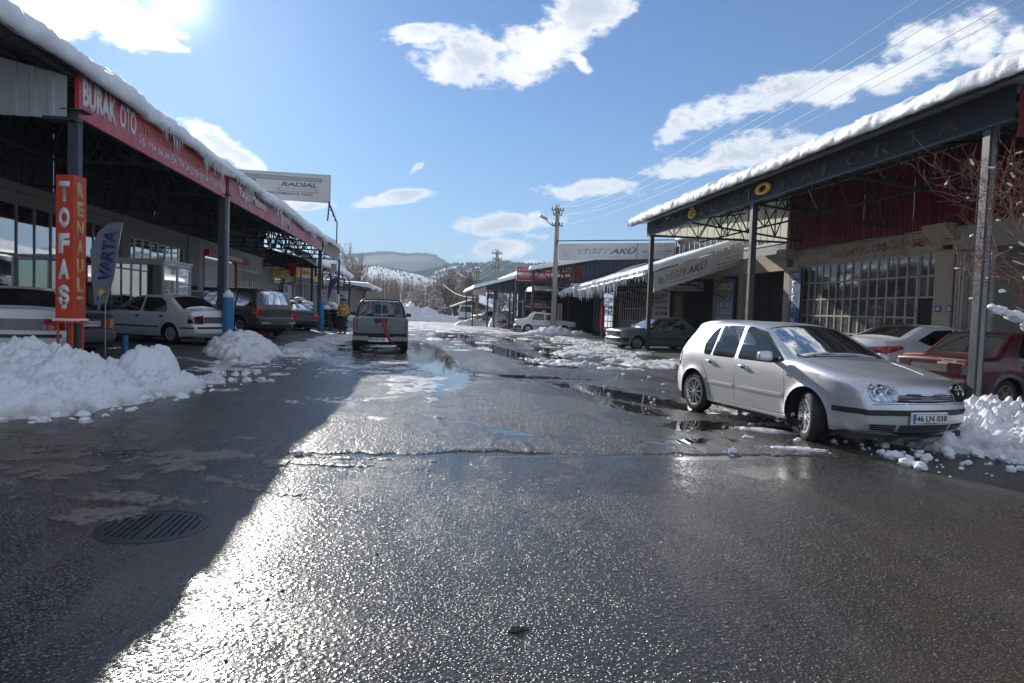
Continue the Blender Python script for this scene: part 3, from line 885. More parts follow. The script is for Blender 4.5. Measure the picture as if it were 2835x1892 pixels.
MH1 = hill_mat('snow_slope', -.1, .02)
MH2 = hill_mat('wooded_slope', .06, .012)
MH3 = hill_mat('far_wooded_slope', .11, .006)
hill1, HV1 = ridge('hill', 'snowy hillside dotted with young pines', 520, [-40, -16, -9, -6.4, -5.2, -4.0, -3.0, -1.8, -.4, 1, 3, 6, 12], [1, 1.6, 2.2, 2.65, 3.02, 3.25, 3.1, 2.95, 2.75, 2.3, 2.0, 1.6, 1.0], 240, MH1, 3, .06)
hill2, HV2 = ridge('hill', 'wooded ridge with snow patches behind the poles', 900, [-8, -3, -1.5, 0, 1.2, 2.4, 3.6, 5.0, 6.6, 8, 10.6, 14, 22, 40], [.5, 2.2, 2.55, 2.9, 3.2, 3.62, 3.66, 3.7, 3.9, 3.8, 3.85, 3.4, 3.2, 2.8], 420, MH2, 5, .10)
hill3, HV3 = ridge('mountain', 'long blue wooded mountain on the horizon', 1600, [-70, -30, -14, -9, -6.4, -4.6, -3.5, -1.8, 0, .8, 1.5, 2.4, 3.6, 6, 20, 50], [1.5, 2.5, 3.0, 3.4, 3.86, 4.0, 4.16, 4.1, 4.2, 4.1, 3.7, 3.2, 2.9, 2.5, 2, 1.5], 900, MH3, 7, .22)


def cone_tree(n=6):
    v, f = [], []
    for (r_, z0, z1) in ((.30, .10, .60), (.22, .38, .82), (.13, .62, 1.0)):
        b_ = len(v)
        for k_ in range(n): a = 2 * pi * k_ / n + z0; v.append((r_ * math.cos(a), r_ * math.sin(a), z0))
        v.append((0, 0, z1)); f += [(b_ + k_, b_ + (k_ + 1) % n, b_ + n) for k_ in range(n)]
    return np.array(v), f


def pines(label, HV, n, h0, h1, seed, t0=.15, t1=1.0, mask=None, alo=None, ahi=None):
    g_ = np.random.default_rng(seed); P, T = cone_tree(); vs, fs = [], []
    rows, cols = HV.shape[:2]; k_ = 0; tries = 0
    while k_ < n and tries < n * 40:
        tries += 1
        a = g_.uniform(0, cols - 1.01); r_ = g_.uniform(t0, t1) * (rows - 1.01)
        if alo is not None and not (alo < math.degrees(math.atan2(*HV[0, int(a)][:2])) < ahi): continue
        fa, fr_ = a % 1, r_ % 1; i0, j0 = int(r_), int(a)
        p_ = (HV[i0, j0] * (1 - fa) + HV[i0, j0 + 1] * fa) * (1 - fr_) + (HV[i0 + 1, j0] * (1 - fa) + HV[i0 + 1, j0 + 1] * fa) * fr_
        if mask is not None and g_.uniform() > mask(p_): continue
        s_ = g_.uniform(h0, h1); w_ = s_ * g_.uniform(.8, 1.3)
        Q = P * np.array([w_, w_, s_]) + p_ + np.array([g_.uniform(-3, 3), 0, -.3])
        m_ = len(vs); vs += Q.tolist(); fs += [[i_ + m_ for i_ in t_] for t_ in T]; k_ += 1
    o = mesh_obj('pine_wood', vs, fs, M_pine); return tag(o, label, kind='stuff')


pines('young pines dotted over the snowy hillside', HV1, 900, 1.3, 3.2, 3, .25, 1.0, alo=-14, ahi=8)
pines('pine wood along the snow patched ridge', HV2, 3600, 3.5, 8, 4, .3, 1.0, lambda p_: float(np.clip((fbm(p_[0] * .012, p_[1] * .012, oct=3, seed=2) - .36) * 5, .05, 1)), alo=-4, ahi=16)
pines('pine wood along the skyline of the far mountain', HV3, 2600, 6, 12, 6, .8, 1.0, alo=-12, ahi=5)

# ------------------------------------------------------------------ building helpers
def corr(name, m, parent, origin, u, v, width, h_bot, h_top, pitch=.3, depth=.04, sheet=1.0, label=None):
    """Ribbed sheets standing side by side: each sheet one part. h_bot/h_top give the lower/upper edge along u."""
    o_, u, v = Vector(origin), Vector(u).normalized(), Vector(v).normalized(); n = u.cross(v)
    hb = h_bot if callable(h_bot) else (lambda a: h_bot); ht = h_top if callable(h_top) else (lambda a: h_top)
    k, a = 0, 0.0
    while a < width - 1e-4:
        b = min(a + sheet, width); pts = []
        t = a
        while t < b - 1e-4:
            for f, d in ((0, 0), (.60, 0), (.68, 1), (.92, 1), (1.0, 0)):
                q = t + f * pitch
                if q <= b + 1e-6: pts.append((q, d))
            t += pitch
        if pts[-1][0] < b - 1e-4: pts.append((b, 0))
        w = MB(); off = .004 * (k % 2)
        vs = [o_ + u * q + v * hb(q) + n * (depth * d + off) for q, d in pts] + [o_ + u * q + v * ht(q) + n * (depth * d + off) for q, d in pts]
        kk = len(pts)
        w.add(vs, [(i, i + 1, kk + i + 1, kk + i) for i in range(kk - 1)])
        ob = mesh_obj(name, w.v, w.f, m, parent)
        a = b; k += 1


def truss(mb, a, b, h0, h1, n=6, w=.06, top=.07):
    """bottom chord from a to b; top chord h0 above a and h1 above b, with webs"""
    a, b = Vector(a), Vector(b); z = Vector((0, 0, 1))
    mb.bar(a, b, top); mb.bar(a + z * h0, b + z * h1, top)
    for i in range(n):
        p = a.lerp(b, i / n); q = a.lerp(b, (i + 1) / n); m_ = a.lerp(b, (i + .5) / n)
        hm = h0 + (h1 - h0) * (i + .5) / n
        mb.bar(p, m_ + z * hm, w); mb.bar(m_ + z * hm, q, w)
        if i: mb.bar(p, p + z * (h0 + (h1 - h0) * i / n), w * .8)


def roof_snow(parent, xe, sg, y0, y1, ze, slope, T=.34, over=.16, inner=2.6, m=None, seed=0, dy=.06, lip=1.0, name='roof_snow', rough=.10, tvar=.35, droop=0.0):
    """Blanket of snow lying on a roof edge; sg = +1 when the lip looks towards +X."""
    ys = np.arange(y0, y1 + dy, dy); n = len(ys)
    prof = [(-inner, inner * slope, 1), (-inner * .6, inner * .6 * slope, 1), (-1.0, 1.0 * slope, 1), (-.6, .6 * slope, 1), (-.38, .36 * slope, .97), (-.2, .18 * slope, .88), (-.05, 0, .72), (over * .5, 0, .56), (over * .85, -.01, .38), (over, -.02, .2), (over * .9, -.04, .06), (over * .6, -.06, -.06), (over * .2, -.04, -.06), (-.1, -.02, -.02)]
    s = np.array([p[0] for p in prof]); zb = np.array([p[1] for p in prof]); tt = np.array([p[2] for p in prof])
    S, Y = np.meshgrid(s, ys); Zb = np.broadcast_to(zb, S.shape); TT = np.broadcast_to(tt, S.shape)
    th = T * (1 + tvar * 2 * (fbm(Y * .45, S * 0 + seed, oct=4, seed=seed) - .5) + tvar * (fbm(Y * 3, S * 2, oct=3, seed=seed + 4) - .5))
    edge = np.clip((S + .35) / .35, 0, 1)
    lump = (worley(Y * 2.1 + 2 * fbm(Y * .9, S * 0, seed=seed), TT * 1.1 + S * 1.2, seed) - .45) * -rough * 1.0 * (vnoise(Y * .6, S * 0, seed=seed + 9) + .2) + (fbm(Y * 5, TT * 4, S * 5, oct=4, seed=seed + 6) - .5) * rough * 2.2
    bigl = (fbm(Y * .8, S * 0, oct=3, seed=seed + 8) - .5) * .30 * lip
    dr = droop * np.clip((fbm(Y * .35, S * 0, oct=2, seed=seed + 3) - .42) * 4, 0, 1)
    xx = xe + sg * (S + edge * (bigl + lump * .7))
    zz = ze + Zb + th * TT + lump * np.where(TT > .3, .8, .3) - edge * dr * (1 - TT * .4) * .5
    V = np.stack([xx.ravel(), Y.ravel(), zz.ravel()], 1); k = len(s)
    i = (np.arange(n - 1)[:, None] * k + np.arange(k - 1)[None]).ravel()
    F = np.stack([i, i + 1, i + 1 + k, i + k], 1).tolist()
    F.append(list(range(k))); F.append([(n - 1) * k + j for j in range(k)][::-1])
    return mesh_obj(name, V, F, m or M_snow_roof, parent, True)


def icicles(parent, fx, y0, y1, z0, n, l0=.08, l1=.5, seed=0, clus=.55, x_j=.05, along='y'):
    g_ = np.random.default_rng(seed + 100); w = MB()
    k = 0; tr = 0
    while k < n and tr < n * 30:
        tr += 1
        y = g_.uniform(y0, y1); d = float(fbm(np.array(y * .9), np.array(seed * 1.7), oct=3, seed=seed + 21))
        if d < clus * g_.uniform(.75, 1.05): continue
        L = l0 + (l1 - l0) * g_.uniform() ** 2.2 * min(1.0, max(.15, (d - .35) * 3.4)); r_ = .007 + L * .032
        x = fx + g_.uniform(-x_j, x_j); P = []
        for t_, q in ((0, 1.5), (.08, 1.0), (.5, .6), (1, .04)): P.append((x + g_.uniform(-.004, .004), y, z0 - L * t_ + .04) if along == 'y' else (y, x, z0 - L * t_ + .04))
        w.tube(P, [r_ * 1.5, r_, r_ * .6, .001], 5, caps=False); k += 1
    o = mesh_obj('icicles', w.v, w.f, M_ice, parent, True); o['kind'] = 'stuff'
    return o


def board(name, label, cat, origin, u, w, h, m, t=.08, frame=None, v=(0, 0, 1), group=None):
    """flat sign board as a thing: origin is the lower left corner of its face"""
    o_, u, v = Vector(origin), Vector(u).normalized(), Vector(v).normalized(); n = u.cross(v).normalized()
    root = thing(name, label, cat, tuple(o_), 0, group)
    def bx_(a0, a1, b0, b1, c0, c1): return [o_ + u * a + v * b + n * c for a, b, c in ((a0, b0, c0), (a1, b0, c0), (a1, b0, c1), (a0, b0, c1), (a0, b1, c0), (a1, b1, c0), (a1, b1, c1), (a0, b1, c1))]
    MB().hexa(bx_(0, w, 0, h, -t, 0)).build('face', m, root)
    if frame:
        e = .03; F_ = MB()
        for q in ((-e, w + e, -e, 0), (-e, w + e, h, h + e), (-e, 0, 0, h), (w, w + e, 0, h)): F_.hexa(bx_(*q, -t - .01, .012))
        F_.build('frame', frame, root)
    root['_'] = 0
    del root['_']
    def put_text(s, a, b, tw, th, m_, **kw): return lettering(s, m_, root, o_ + u * a + v * b, u, v, tw, th, **kw)
    return root, put_text


def post(parent, x, y, z0, z1, w=.16, d=None, m=None, name='post'):
    o = MB().box(x - w / 2, x + w / 2, y - (d or w) / 2, y + (d or w) / 2, z0, z1).build(name, m or M_steel, parent, bevel=.008)
    return o


# ================================================================== LEFT ROW
Lc = thing('canopy', 'long steel canopy with thick snow on its edge shading the left forecourt', 'canopy', (-6, 13, .2))
for y, z1, w in ((12.85, 4.66, .17), (21.6, 4.66, .2), (40.9, 4.66, .2)):
    post(Lc, -6.08, y, -.1, z1, w)
    MB().box(-6.25, -5.86, y - .16, y + .16, z1, z1 + .02).build('post_cap_plate', M_steel, Lc)
MB().box(-6.0, -5.94, 21.72, 21.80, .1, 4.7).build('downpipe', M_greysheet, Lc)
o = MB().tube([(-5.95, 48.7, -.05), (-5.95, 48.7, 2.2)], .07, 12).build('painted_post', M_white, Lc, True)
o = MB().tube([(-5.95, 48.7, 2.2), (-5.95, 48.7, 4.7)], .072, 12).build('painted_post', M_blue, Lc, True)
# roof sheet, eave channel
LSL = .22
corr('roof_sheet', M_darksheet, Lc, (-5.90, 8.0, 5.34), (0, 1, 0), (-1, 0, LSL), 42, 0, 6.4, .3, .035, 3.0)
MB().box(-5.96, -5.90, 8, 50, 5.27, 5.33).build('eave_channel', M_truss, Lc)
MB().box(-6.12, -6.04, 8, 50, 5.22, 5.33).build('purlin', M_truss, Lc)
for x in (-7.2, -8.4, -9.6, -10.8): MB().box(x - .04, x + .04, 8, 50, 5.30 + (-5.72 - x) * LSL - .08, 5.30 + (-5.72 - x) * LSL).build('purlin', M_truss, Lc)
for i, y in enumerate((12.95, 17.2, 21.6, 26, 30.6, 35.2, 38.2, 41, 44.6, 48.8)):
    w = MB(); truss(w, (-6.1, y, 4.62), (-11.4, y, 4.62), .62, 1.72, 6, .05, .07)
    w.build('truss', M_truss, Lc)
w = MB(); truss(w, (-6.1, 41, 4.62), (-6.1, 48.8, 4.62), .6, .6, 8, .04, .06); w.build('edge_truss', M_truss, Lc)
w = MB(); truss(w, (-8.6, 8, 4.62), (-8.6, 48.8, 4.62), .98, .98, 26, .04, .05); w.build('long_truss', M_truss, Lc)
# gable of pale ribbed sheets closing the near end
corr('gable_sheet', M_greysheet, Lc, (-13.0, 12.70, 0), (1, 0, 0), (0, 0, 1), 6.86, lambda a: 4.50, lambda a: 5.22 + (6.86 - a) * LSL, .29, .035, .87)
MB().box(-6.5, -5.98, 12.62, 12.9, 4.47, 4.52).build('bracket', M_truss, Lc)
for k, x in enumerate((-6.9, -8.4, -9.9)): MB().bar((x, 8.2, 5.2 + (-5.72 - x) * LSL), (x, 12.7, 5.2 + (-5.72 - x) * LSL), .07).build('outrigger', M_truss, Lc)
# translucent ribbed end panel
corr('end_panel_sheet', M_trans, Lc, (-5.98, 41.7, 0), (0, 1, 0), (0, 0, 1), 7.4, 4.62, 5.24, .3, .04, .9)
MB().box(-6.02, -5.93, 41.6, 49.2, 4.5, 4.62).build('end_panel_frame', M_steel_lite, Lc)
roof_snow(Lc, -5.93, 1, 8.0, 50.0, 5.33, LSL, .44, .15, 2.4, seed=2, lip=.7, droop=.35, dy=.06, rough=.05)
icicles(Lc, -5.80, 12.5, 21.5, 5.30, 110, .08, .70, 1, .44)
icicles(Lc, -5.80, 21.5, 41, 5.26, 300, .10, .70, 2, .38)
icicles(Lc, -5.80, 41, 50, 5.26, 40, .08, .4, 3, .5)

# fascia signs
FX = -5.99
b, T_ = board('shop_sign', 'red fascia board lettered BURAK OTO with phone numbers under the snowy eave', 'shop sign', (FX, 12.78, 4.56), (0, 1, 0), 8.76, .80, M_red, .07)
T_('BURAK', .12, .22, 1.32, .52, M_white, bold=.045); T_('OTO', 1.58, .23, .76, .50, M_white, bold=.03)
T_('OPEL-TOYOTA-HYUNDAI - ÖZEL SERVİS', 2.48, .40, 6.05, .27, M_golddim, bold=.01)
T_('İŞ: 714 36 29', 2.48, .12, 1.70, .20, M_white, bold=.012); T_('EV: 714 34 21', 4.32, .12, 1.55, .20, M_white, bold=.012)
T_('Gsm: 0542   644 53 71 - 0543 714 97 83', 6.0, .12, 2.62, .19, M_white, bold=.012)
M_pink = paint((.50, .16, .20), .5, 0, .6, 1.1, dcol=(.42, .04, .05), name='faded_pink_sign', streak=False)
b, T_ = board('shop_sign', 'faded pink red fascia board lettered Yağcı Mehmet behind the icicles', 'shop sign', (FX, 21.9, 4.56), (0, 1, 0), 18.9, .78, M_pink, .07)
T_('Yağcı Mehmet', .95, .20, 3.85, .46, M_white, bold=.02, depth=.03); T_('BYM', 7.6, .14, 1.7, .44, M_white, bold=.02, depth=.02)
for q in ((7.5, 7.54, .08, .6), (7.5, 9.4, .05, .09), (9.36, 9.4, .08, .6)): MB().box(FX, FX + .02, 21.9 + q[0], 21.9 + q[1], 4.56 + q[2], 4.56 + q[3]).build('logo_line', M_palegrey, b)
T_('YAĞ-FİLTRE-ANTİFRİZ', 12.6, .40, 5.6, .18, M_palegrey, bold=.01); T_('BAKIM - YIKAMA - SERVİS', 12.6, .14, 5.6, .16, M_palegrey, bold=.01)

# tyre maker's board standing above the roof
b, T_ = board('roof_sign', 'grey white RADIAL performance tires board standing above the left canopy', 'roof sign', (-8.75, 33, 6.28), (1, .03, 0), 4.2, 1.22, M_signwhite, .12, M_alu)
T_('RADIAL', 2.0, .62, 1.62, .20, M_fadedgrey, bold=.03, shear=.3); T_('PERFORMANCE TIRES', 1.25, .22, 2.2, .12, M_fadedgrey, bold=.012, shear=.2)
M_ghost = paint((.42, .40, .42), .55, 0, .2, 3, name='pale_logo')
o_ = Vector((-8.75, 33, 6.28)); U_ = Vector((1, .03, 0)).normalized(); N_ = Vector((.03, -1, 0)).normalized()
def sgpoly(poly, m_, d, nm='logo_shape'): return MB().prism(poly, lambda a, c: o_ + U_ * a + Vector((0, 0, c)) + N_ * .0, lambda a, c: o_ + U_ * a + Vector((0, 0, c)) + N_ * d).build(nm, m_, b)
sgpoly([(.4, 1.10), (3.85, 1.05), (3.79, .88), (.9, .90), (.7, .35), (.5, .35)], M_fadedgrey, .006)
sgpoly([(.43, 1.08), (3.82, 1.03), (3.77, .90), (.88, .92), (.68, .37), (.52, .37)], M_ghost, .012)
sgpoly([(1.9, .54), (3.68, .52), (3.60, .38), (1.84, .40)], M_fadedgrey, .006); sgpoly([(1.93, .52), (3.64, .50), (3.58, .40), (1.88, .42)], M_signwhite, .012)
w = MB(); w.bar((-4.62, 33.1, 5.4), (-4.55, 33.1, 6.3), .06); w.bar((-8.6, 33.1, 5.6), (-8.6, 33.1, 6.3), .06); w.build('leg', M_truss, b)
t = thing('sign_frame', 'empty bent steel sign frame over the far end of the left canopy', 'sign frame', (-5.8, 34, 5.4))
w = MB(); w.bar((-4.62, 33.3, 6.3), (-5.75, 45.5, 6.75), .07); w.bar((-5.75, 45.5, 6.75), (-5.75, 45.5, 5.4), .07)
for k in range(3): w.bar((-4.85 - k * .3, 35.8 + k * 3.2, 6.38 + k * .12), (-4.85 - k * .3, 35.8 + k * 3.2, 6.22 + k * .12), .05)
w.build('rail', M_truss, t)

# ---- wall of the left workshops
WX = -11.5
Lb = thing('workshop', 'grey plastered workshop with tall windows behind the left canopy', 'workshop', (WX, 27, .2))
w = MB()
w.box(WX - .3, WX, 3, 20.3, 0, 4.62)                      # blank length near the camera
w.box(WX - .3, WX, 20.3, 27.7, 0, .95); w.box(WX - .3, WX, 20.3, 27.7, 4.05, 4.62)
w.box(WX - .3, WX, 28.4, 35.05, 0, .8); w.box(WX - .3, WX, 28.4, 35.05, 3.88, 4.62)
w.build('wall', M_plaster_lt, Lb)
MB().box(WX - .1, WX + .12, 14, 27.6, 4.35, 4.55).build('beam', M_plaster_lt, Lb)
for y0, y1 in ((27.7, 28.4), (35.05, 36.6)): MB().box(WX - .3, WX + .1, y0, y1, 0, 4.62).build('column', M_plaster_lt, Lb)
corr('wall_sheet', M_darksheet, Lb, (WX, 3, 0), (0, 1, 0), (0, 0, 1), 48, 4.62, 6.7, .28, .035, 4.0)
def window(parent, y0, y1, z0, z1, cols, rows, xw, sg, fm, gm, fw_=.05, name='window', skip=()):
    """sg +1: faces +X"""
    F_ = MB(); fr = bpy.data.objects.new(name, None)
    fo = None
    dy, dz = (y1 - y0) / cols, (z1 - z0) / rows if not isinstance(rows, (list, tuple)) else 0
    zs = [z0 + dz * k for k in range(rows + 1)] if not isinstance(rows, (list, tuple)) else list(rows)
    for k in range(cols + 1):
        y = y0 + dy * k; wd = fw_ * (1.5 if k in (0, cols) else 1)
        F_.box(xw - .03, xw + .03, y - wd / 2, y + wd / 2, z0, z1)
    for z in zs: F_.box(xw - .025, xw + .027, y0, y1, z - fw_ / 2, z + fw_ / 2)
    fo = F_.build(name, fm, parent)
    me = None
    for k in range(cols):
        for j in range(len(zs) - 1):
            if (k, j) in skip: continue
            hz_ = zs[j + 1] - zs[j]
            pw, ph = dy - fw_, hz_ - fw_
            pm = bpy.data.meshes.get('pane_%.3f_%.3f_%s' % (pw, ph, gm.name))
            if pm is None:
                q = MB().box(-.004, .004, -pw / 2, pw / 2, -ph / 2, ph / 2)
                pm = bpy.data.meshes.new('pane_%.3f_%.3f_%s' % (pw, ph, gm.name)); pm.from_pydata(q.v, [], q.f); pm.materials.append(gm)
            c_ = (xw - sg * .004, y0 + dy * (k + .5), (zs[j] + zs[j + 1]) / 2)
            put('pane', pm, fo, True, loc=c_, rot=(random.uniform(-.006, .006), random.uniform(-.006, .006), random.uniform(-.008, .008)))
    return fo
window(Lb, 20.35, 27.65, .95, 4.05, 8, [.95, 2.6, 4.05], WX - .12, 1, M_steel_lite, M_pane_mirror, .06)
window(Lb, 28.45, 35.0, .8, 3.88, 8, [.8, 2.5, 3.88], WX - .12, 1, M_alu, M_pane_mirror, .06)
MB().box(WX - 7, WX - 6.9, 3, 52, 0, 5).build('back_wall', M_plaster_lt, Lb)
MB().box(WX - 7, WX - .3, 3, 52, .18, .2).build('floor', M_floorin, Lb)
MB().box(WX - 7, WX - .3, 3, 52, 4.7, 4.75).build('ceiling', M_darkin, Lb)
# shutter bay
Ls = thing('workshop', 'white walled tyre shop with red framed roller shutter under the canopy', 'workshop', (WX, 42, .2))
w = MB(); w.box(WX - .3, WX, 36.6, 37.6, 0, 4.62); w.box(WX - .3, WX, 37.6, 44, 4.1, 4.62); w.box(WX - .3, WX, 44, 44.2, 0, 4.62); w.box(WX - .3, WX, 44.2, 51, 3.55, 4.62); w.box(WX - .3, WX, 50.8, 52, 0, 4.62)
w.build('wall', M_white_wall, Ls)
def shutter(parent, y0, y1, z0, z1, m_):
    s_ = MB().box(WX - .14, WX - .12, y0, y1, z0, z1).build('roller_shutter', m_, parent)
    k = int((z1 - z0) / .14); q = MB().hexa([(WX - .12, y0, 0), (WX - .02, y0, .02), (WX - .02, y1, .02), (WX - .12, y1, 0), (WX - .12, y0, .12), (WX - .05, y0, .11), (WX - .05, y1, .11), (WX - .12, y1, .12)])
    me = bpy.data.meshes.new('slat'); me.from_pydata(q.v, [], q.f); me.materials.append(m_)
    for i in range(k): put('slat', me, s_, True, loc=(0, 0, z0 + i * .14))
    return s_
shutter(Ls, 36.8, 37.5, .3, 3.9, M_white); shutter(Ls, 37.75, 43.7, .3, 3.75, M_white)
MB().box(WX - .1, WX + .25, 37.6, 45.9, 3.8, 4.15).build('shutter_box', M_red, Ls)
MB().box(WX + .24, WX + .27, 39, 44.2, 3.86, 4.12).build('shutter_fascia', M_white, Ls)
for y in (36.7, 37.62, 43.85): MB().box(WX - .08, WX + .04, y - .06, y + .06, .2, 3.85).build('shutter_rail', M_red, Ls)
window(Ls, 44.3, 50.7, .4, 3.5, 13, [.4, 2.4, 3.5], WX - .1, 1, M_white, M_pane_mirror, .06)
# blue-grey neighbour with yellow boards
Ln = thing('workshop', 'blue grey sheeted workshop with yellow boards past the left canopy', 'workshop', (WX, 60, .1))
w = MB(); w.box(WX - .3, WX, 52, 53, 0, 4.4); w.box(WX - .3, WX, 53, 75, 3.5, 4.4); w.box(WX - .3, WX, 74.6, 75, 0, 4.4)
for y in (58.6, 62.6, 67, 71): w.box(WX - .3, WX + .05, y - .25, y + .25, 0, 3.5)
w.build('wall', M_white_wall, Ln)
for y0, y1 in ((53, 58.3), (58.9, 62.3), (62.9, 66.7), (67.3, 70.7), (71.3, 74.6)): window(Ln, y0, y1, .2, 3.45, int((y1 - y0) / .55), [.2, 1.7, 3.45], WX - .1, 1, M_alu, M_pane_mirror, .06)
corr('roof_sheet', M_bluesheet, Ln, (-8.0, 50.4, 4.55), (0, 1, 0), (-1, 0, .22), 26, 0, 7, .3, .04, 3.0)
corr('wall_sheet', M_bluesheet, Ln, (WX + .02, 51, 0), (0, 1, 0), (0, 0, 1), 24, 4.3, 5.4, .3, .04, 3.0)
for y in (51, 56, 61, 66, 71, 76):
    w = MB(); truss(w, (-8.1, y, 4.1), (WX, y, 4.1), .4, 1.1, 4, .05, .06); w.box(-8.2, -8.05, y - .07, y + .07, 0, 4.1); w.build('truss', M_truss, Ln)
roof_snow(Ln, -8.0, 1, 50.4, 76.4, 4.56, .22, .5, .3, 2.4, seed=5, dy=.16, lip=1.3, droop=.5)
icicles(Ln, -7.8, 50.5, 74, 4.5, 150, .15, 1.0, 5, .42)
b, T_ = board('shop_sign', 'bent yellow board with worn black lettering on the blue grey workshop', 'shop sign', (WX + .12, 53.4, 3.5), (0, 1, 0), 6.8, .75, M_yellow, .1)
T_('BOZALAR', .7, .2, 2.8, .4, M_golddim); T_('YEDEK', 4.4, .42, 1.5, .18, M_golddim); T_('PARÇA', 4.4, .14, 1.6, .18, M_golddim)
b, T_ = board('shop_sign', 'yellow and blue upright light box sign beside the canopy post', 'shop sign', (-9.4, 52.0, 2.95), (.35, .94, 0), 2.6, 1.25, M_yellow, .22)
MB().box(0, 0, 0, 0, 0, 0)
T_('OPET', .5, .68, 1.7, .28, M_bluetext, bold=.03)
w = MB(); u_ = Vector((.35, .94, 0)).normalized(); n_ = u_.cross(Vector((0, 0, 1))); q = Vector((-9.4, 52.0, 2.95))
w.prism([(.04, .04), (2.56, .04), (2.56, .42), (2.0, .5), (1.2, .42), (.6, .5), (.04, .42)], lambda a, c: q + u_ * a + Vector((0, 0, c)) + n_ * .001, lambda a, c: q + u_ * a + Vector((0, 0, c)) + n_ * .012)
w.build('blue_band', M_blue, b)
b, T_ = board('shop_sign', 'long yellow and blue fascia band over the far windows', 'shop sign', (-9.2, 55.2, 3.15), (0, 1, 0), 10.5, .62, M_yellow, .1)
MB().box(-9.2, -9.185, 55.2, 65.7, 3.15, 3.36).build('blue_band', M_blue, b)
T_('OTO YAĞ', 6.5, .3, 2.6, .22, M_golddim)
b, T_ = board('shop_sign', 'small white notice on the workshop wall left of the yellow light box', 'shop sign', (WX + .15, 57.5, 1.9), (0, 1, 0), 3.2, 1.1, M_white, .05)
T_('28', .3, .45, 1.2, .5, M_ink); T_('LASTİK', .3, .1, 2.4, .22, M_redtext)
# far left shop
Lf = thing('workshop', 'low dark shop with snowy roof at the far left end', 'workshop', (-9, 86, 0))
MB().box(-18, -8, 80, 96, 0, 3.4).build('wall', M_concrete, Lf)
MB().box(-18.3, -6.2, 78.5, 96.4, 3.4, 3.55).build('roof', M_darksheet, Lf)
roof_snow(Lf, -6.2, 1, 78.5, 96, 3.56, .05, .5, .3, 6, seed=9, dy=.3, lip=2, droop=.4)
icicles(Lf, -6.0, 78.5, 90, 3.5, 40, .2, .8, 8, .4)
b, T_ = board('shop_sign', 'white board lettered BMC hanging at the far end of the left row', 'shop sign', (-6.6, 52.6, 2.0), (1, 0, 0), .85, .5, M_signwhite, .05, M_alu)
T_('KAMYON', .08, .36, .68, .1, M_redtext); T_('BMC', .14, .06, .56, .22, M_ink, bold=.02)
b, T_ = board('shop_sign', 'pale board with red lettering beside the BMC board', 'shop sign', (-7.9, 54, 1.5), (1, 0, 0), 1.3, 1.1, M_signwhite, .05)
T_('BALATA', .15, .75, .9, .16, M_redtext); T_('YEDEK', .3, .5, .6, .12, M_redtext)
b, T_ = board('hanging_sign', 'small white box sign hung from the end of the left canopy', 'hanging sign', (-6.35, 47.6, 3.75), (1, 0, 0), .38, .5, M_signwhite, .15)

# ---- things under the left canopy
t = thing('entrance_booth', 'white framed glass entrance booth before the tall windows', 'glass booth', (-10, 26.5, .2))
bx0, bx1, by0, by1 = -11.3, -9.2, 25.6, 28.4
w = MB()
for x in (bx0, bx1):
    for y in (by0, (by0 + by1) / 2, by1): w.box(x - .04, x + .04, y - .04, y + .04, .2, 2.75)
for y in (by0, by1): w.box(bx0, bx1, y - .035, y + .035, 2.68, 2.8); w.box(bx0, bx1, y - .03, y + .03, .9, .96); w.box((bx0 + bx1) / 2 - .03, (bx0 + bx1) / 2 + .03, y - .03, y + .03, .2, 2.7)
for x in (bx0, bx1): w.box(x - .035, x + .035, by0, by1, 2.68, 2.8)
w.build('frame', M_alu, t)
MB().box(bx0 - .1, bx1 + .1, by0 - .1, by1 + .1, 2.8, 2.88).build('roof', M_alu, t)
for x0, x1 in ((bx0 + .05, (bx0 + bx1) / 2 - .04), ((bx0 + bx1) / 2 + .04, bx1 - .05)): MB().box(x0, x1, by0 - .004, by0 + .004, .98, 2.66).build('pane', M_pane_mirror, t)
for y0, y1 in ((by0 + .05, (by0 + by1) / 2 - .05), ((by0 + by1) / 2 + .05, by1 - .05)): MB().box(bx1 - .004, bx1 + .004, y0, y1, .3, 2.66).build('pane', M_pane_mirror, t)
t = thing('counter', 'white display counter with tyres on top and a red flag cloth', 'counter', (-9.5, 32, .2))
MB().box(-10.6, -9.0, 29.5, 36.6, .2, 1.8).build('cabinet', M_alu, t)
MB().box(-10.7, -8.9, 29.4, 36.7, 1.8, 1.88).build('top', M_white, t)
f_ = MB().box(-9.0, -8.97, 29.6, 32.6, .95, 1.75).build('flag_cloth', M_maroon, t)
cres = [(math.cos(a) * .22, math.sin(a) * .22) for a in np.linspace(.6, 2 * pi - .6, 16)] + [(.05 + math.cos(a) * .175, math.sin(a) * .175) for a in np.linspace(2 * pi - .75, .75, 16)]
MB().prism(cres, lambda a, c: (-8.968, 31.2 + a, 1.36 + c), lambda a, c: (-8.955, 31.2 + a, 1.36 + c)).build('crescent', M_palegrey, f_)
star = [(math.cos(pi + k * pi / 5) * (.10 if k % 2 == 0 else .04), math.sin(pi + k * pi / 5) * (.10 if k % 2 == 0 else .04)) for k in range(10)]
MB().prism(star, lambda a, c: (-8.968, 31.62 + a, 1.36 + c), lambda a, c: (-8.955, 31.62 + a, 1.36 + c)).build('star', M_palegrey, f_)


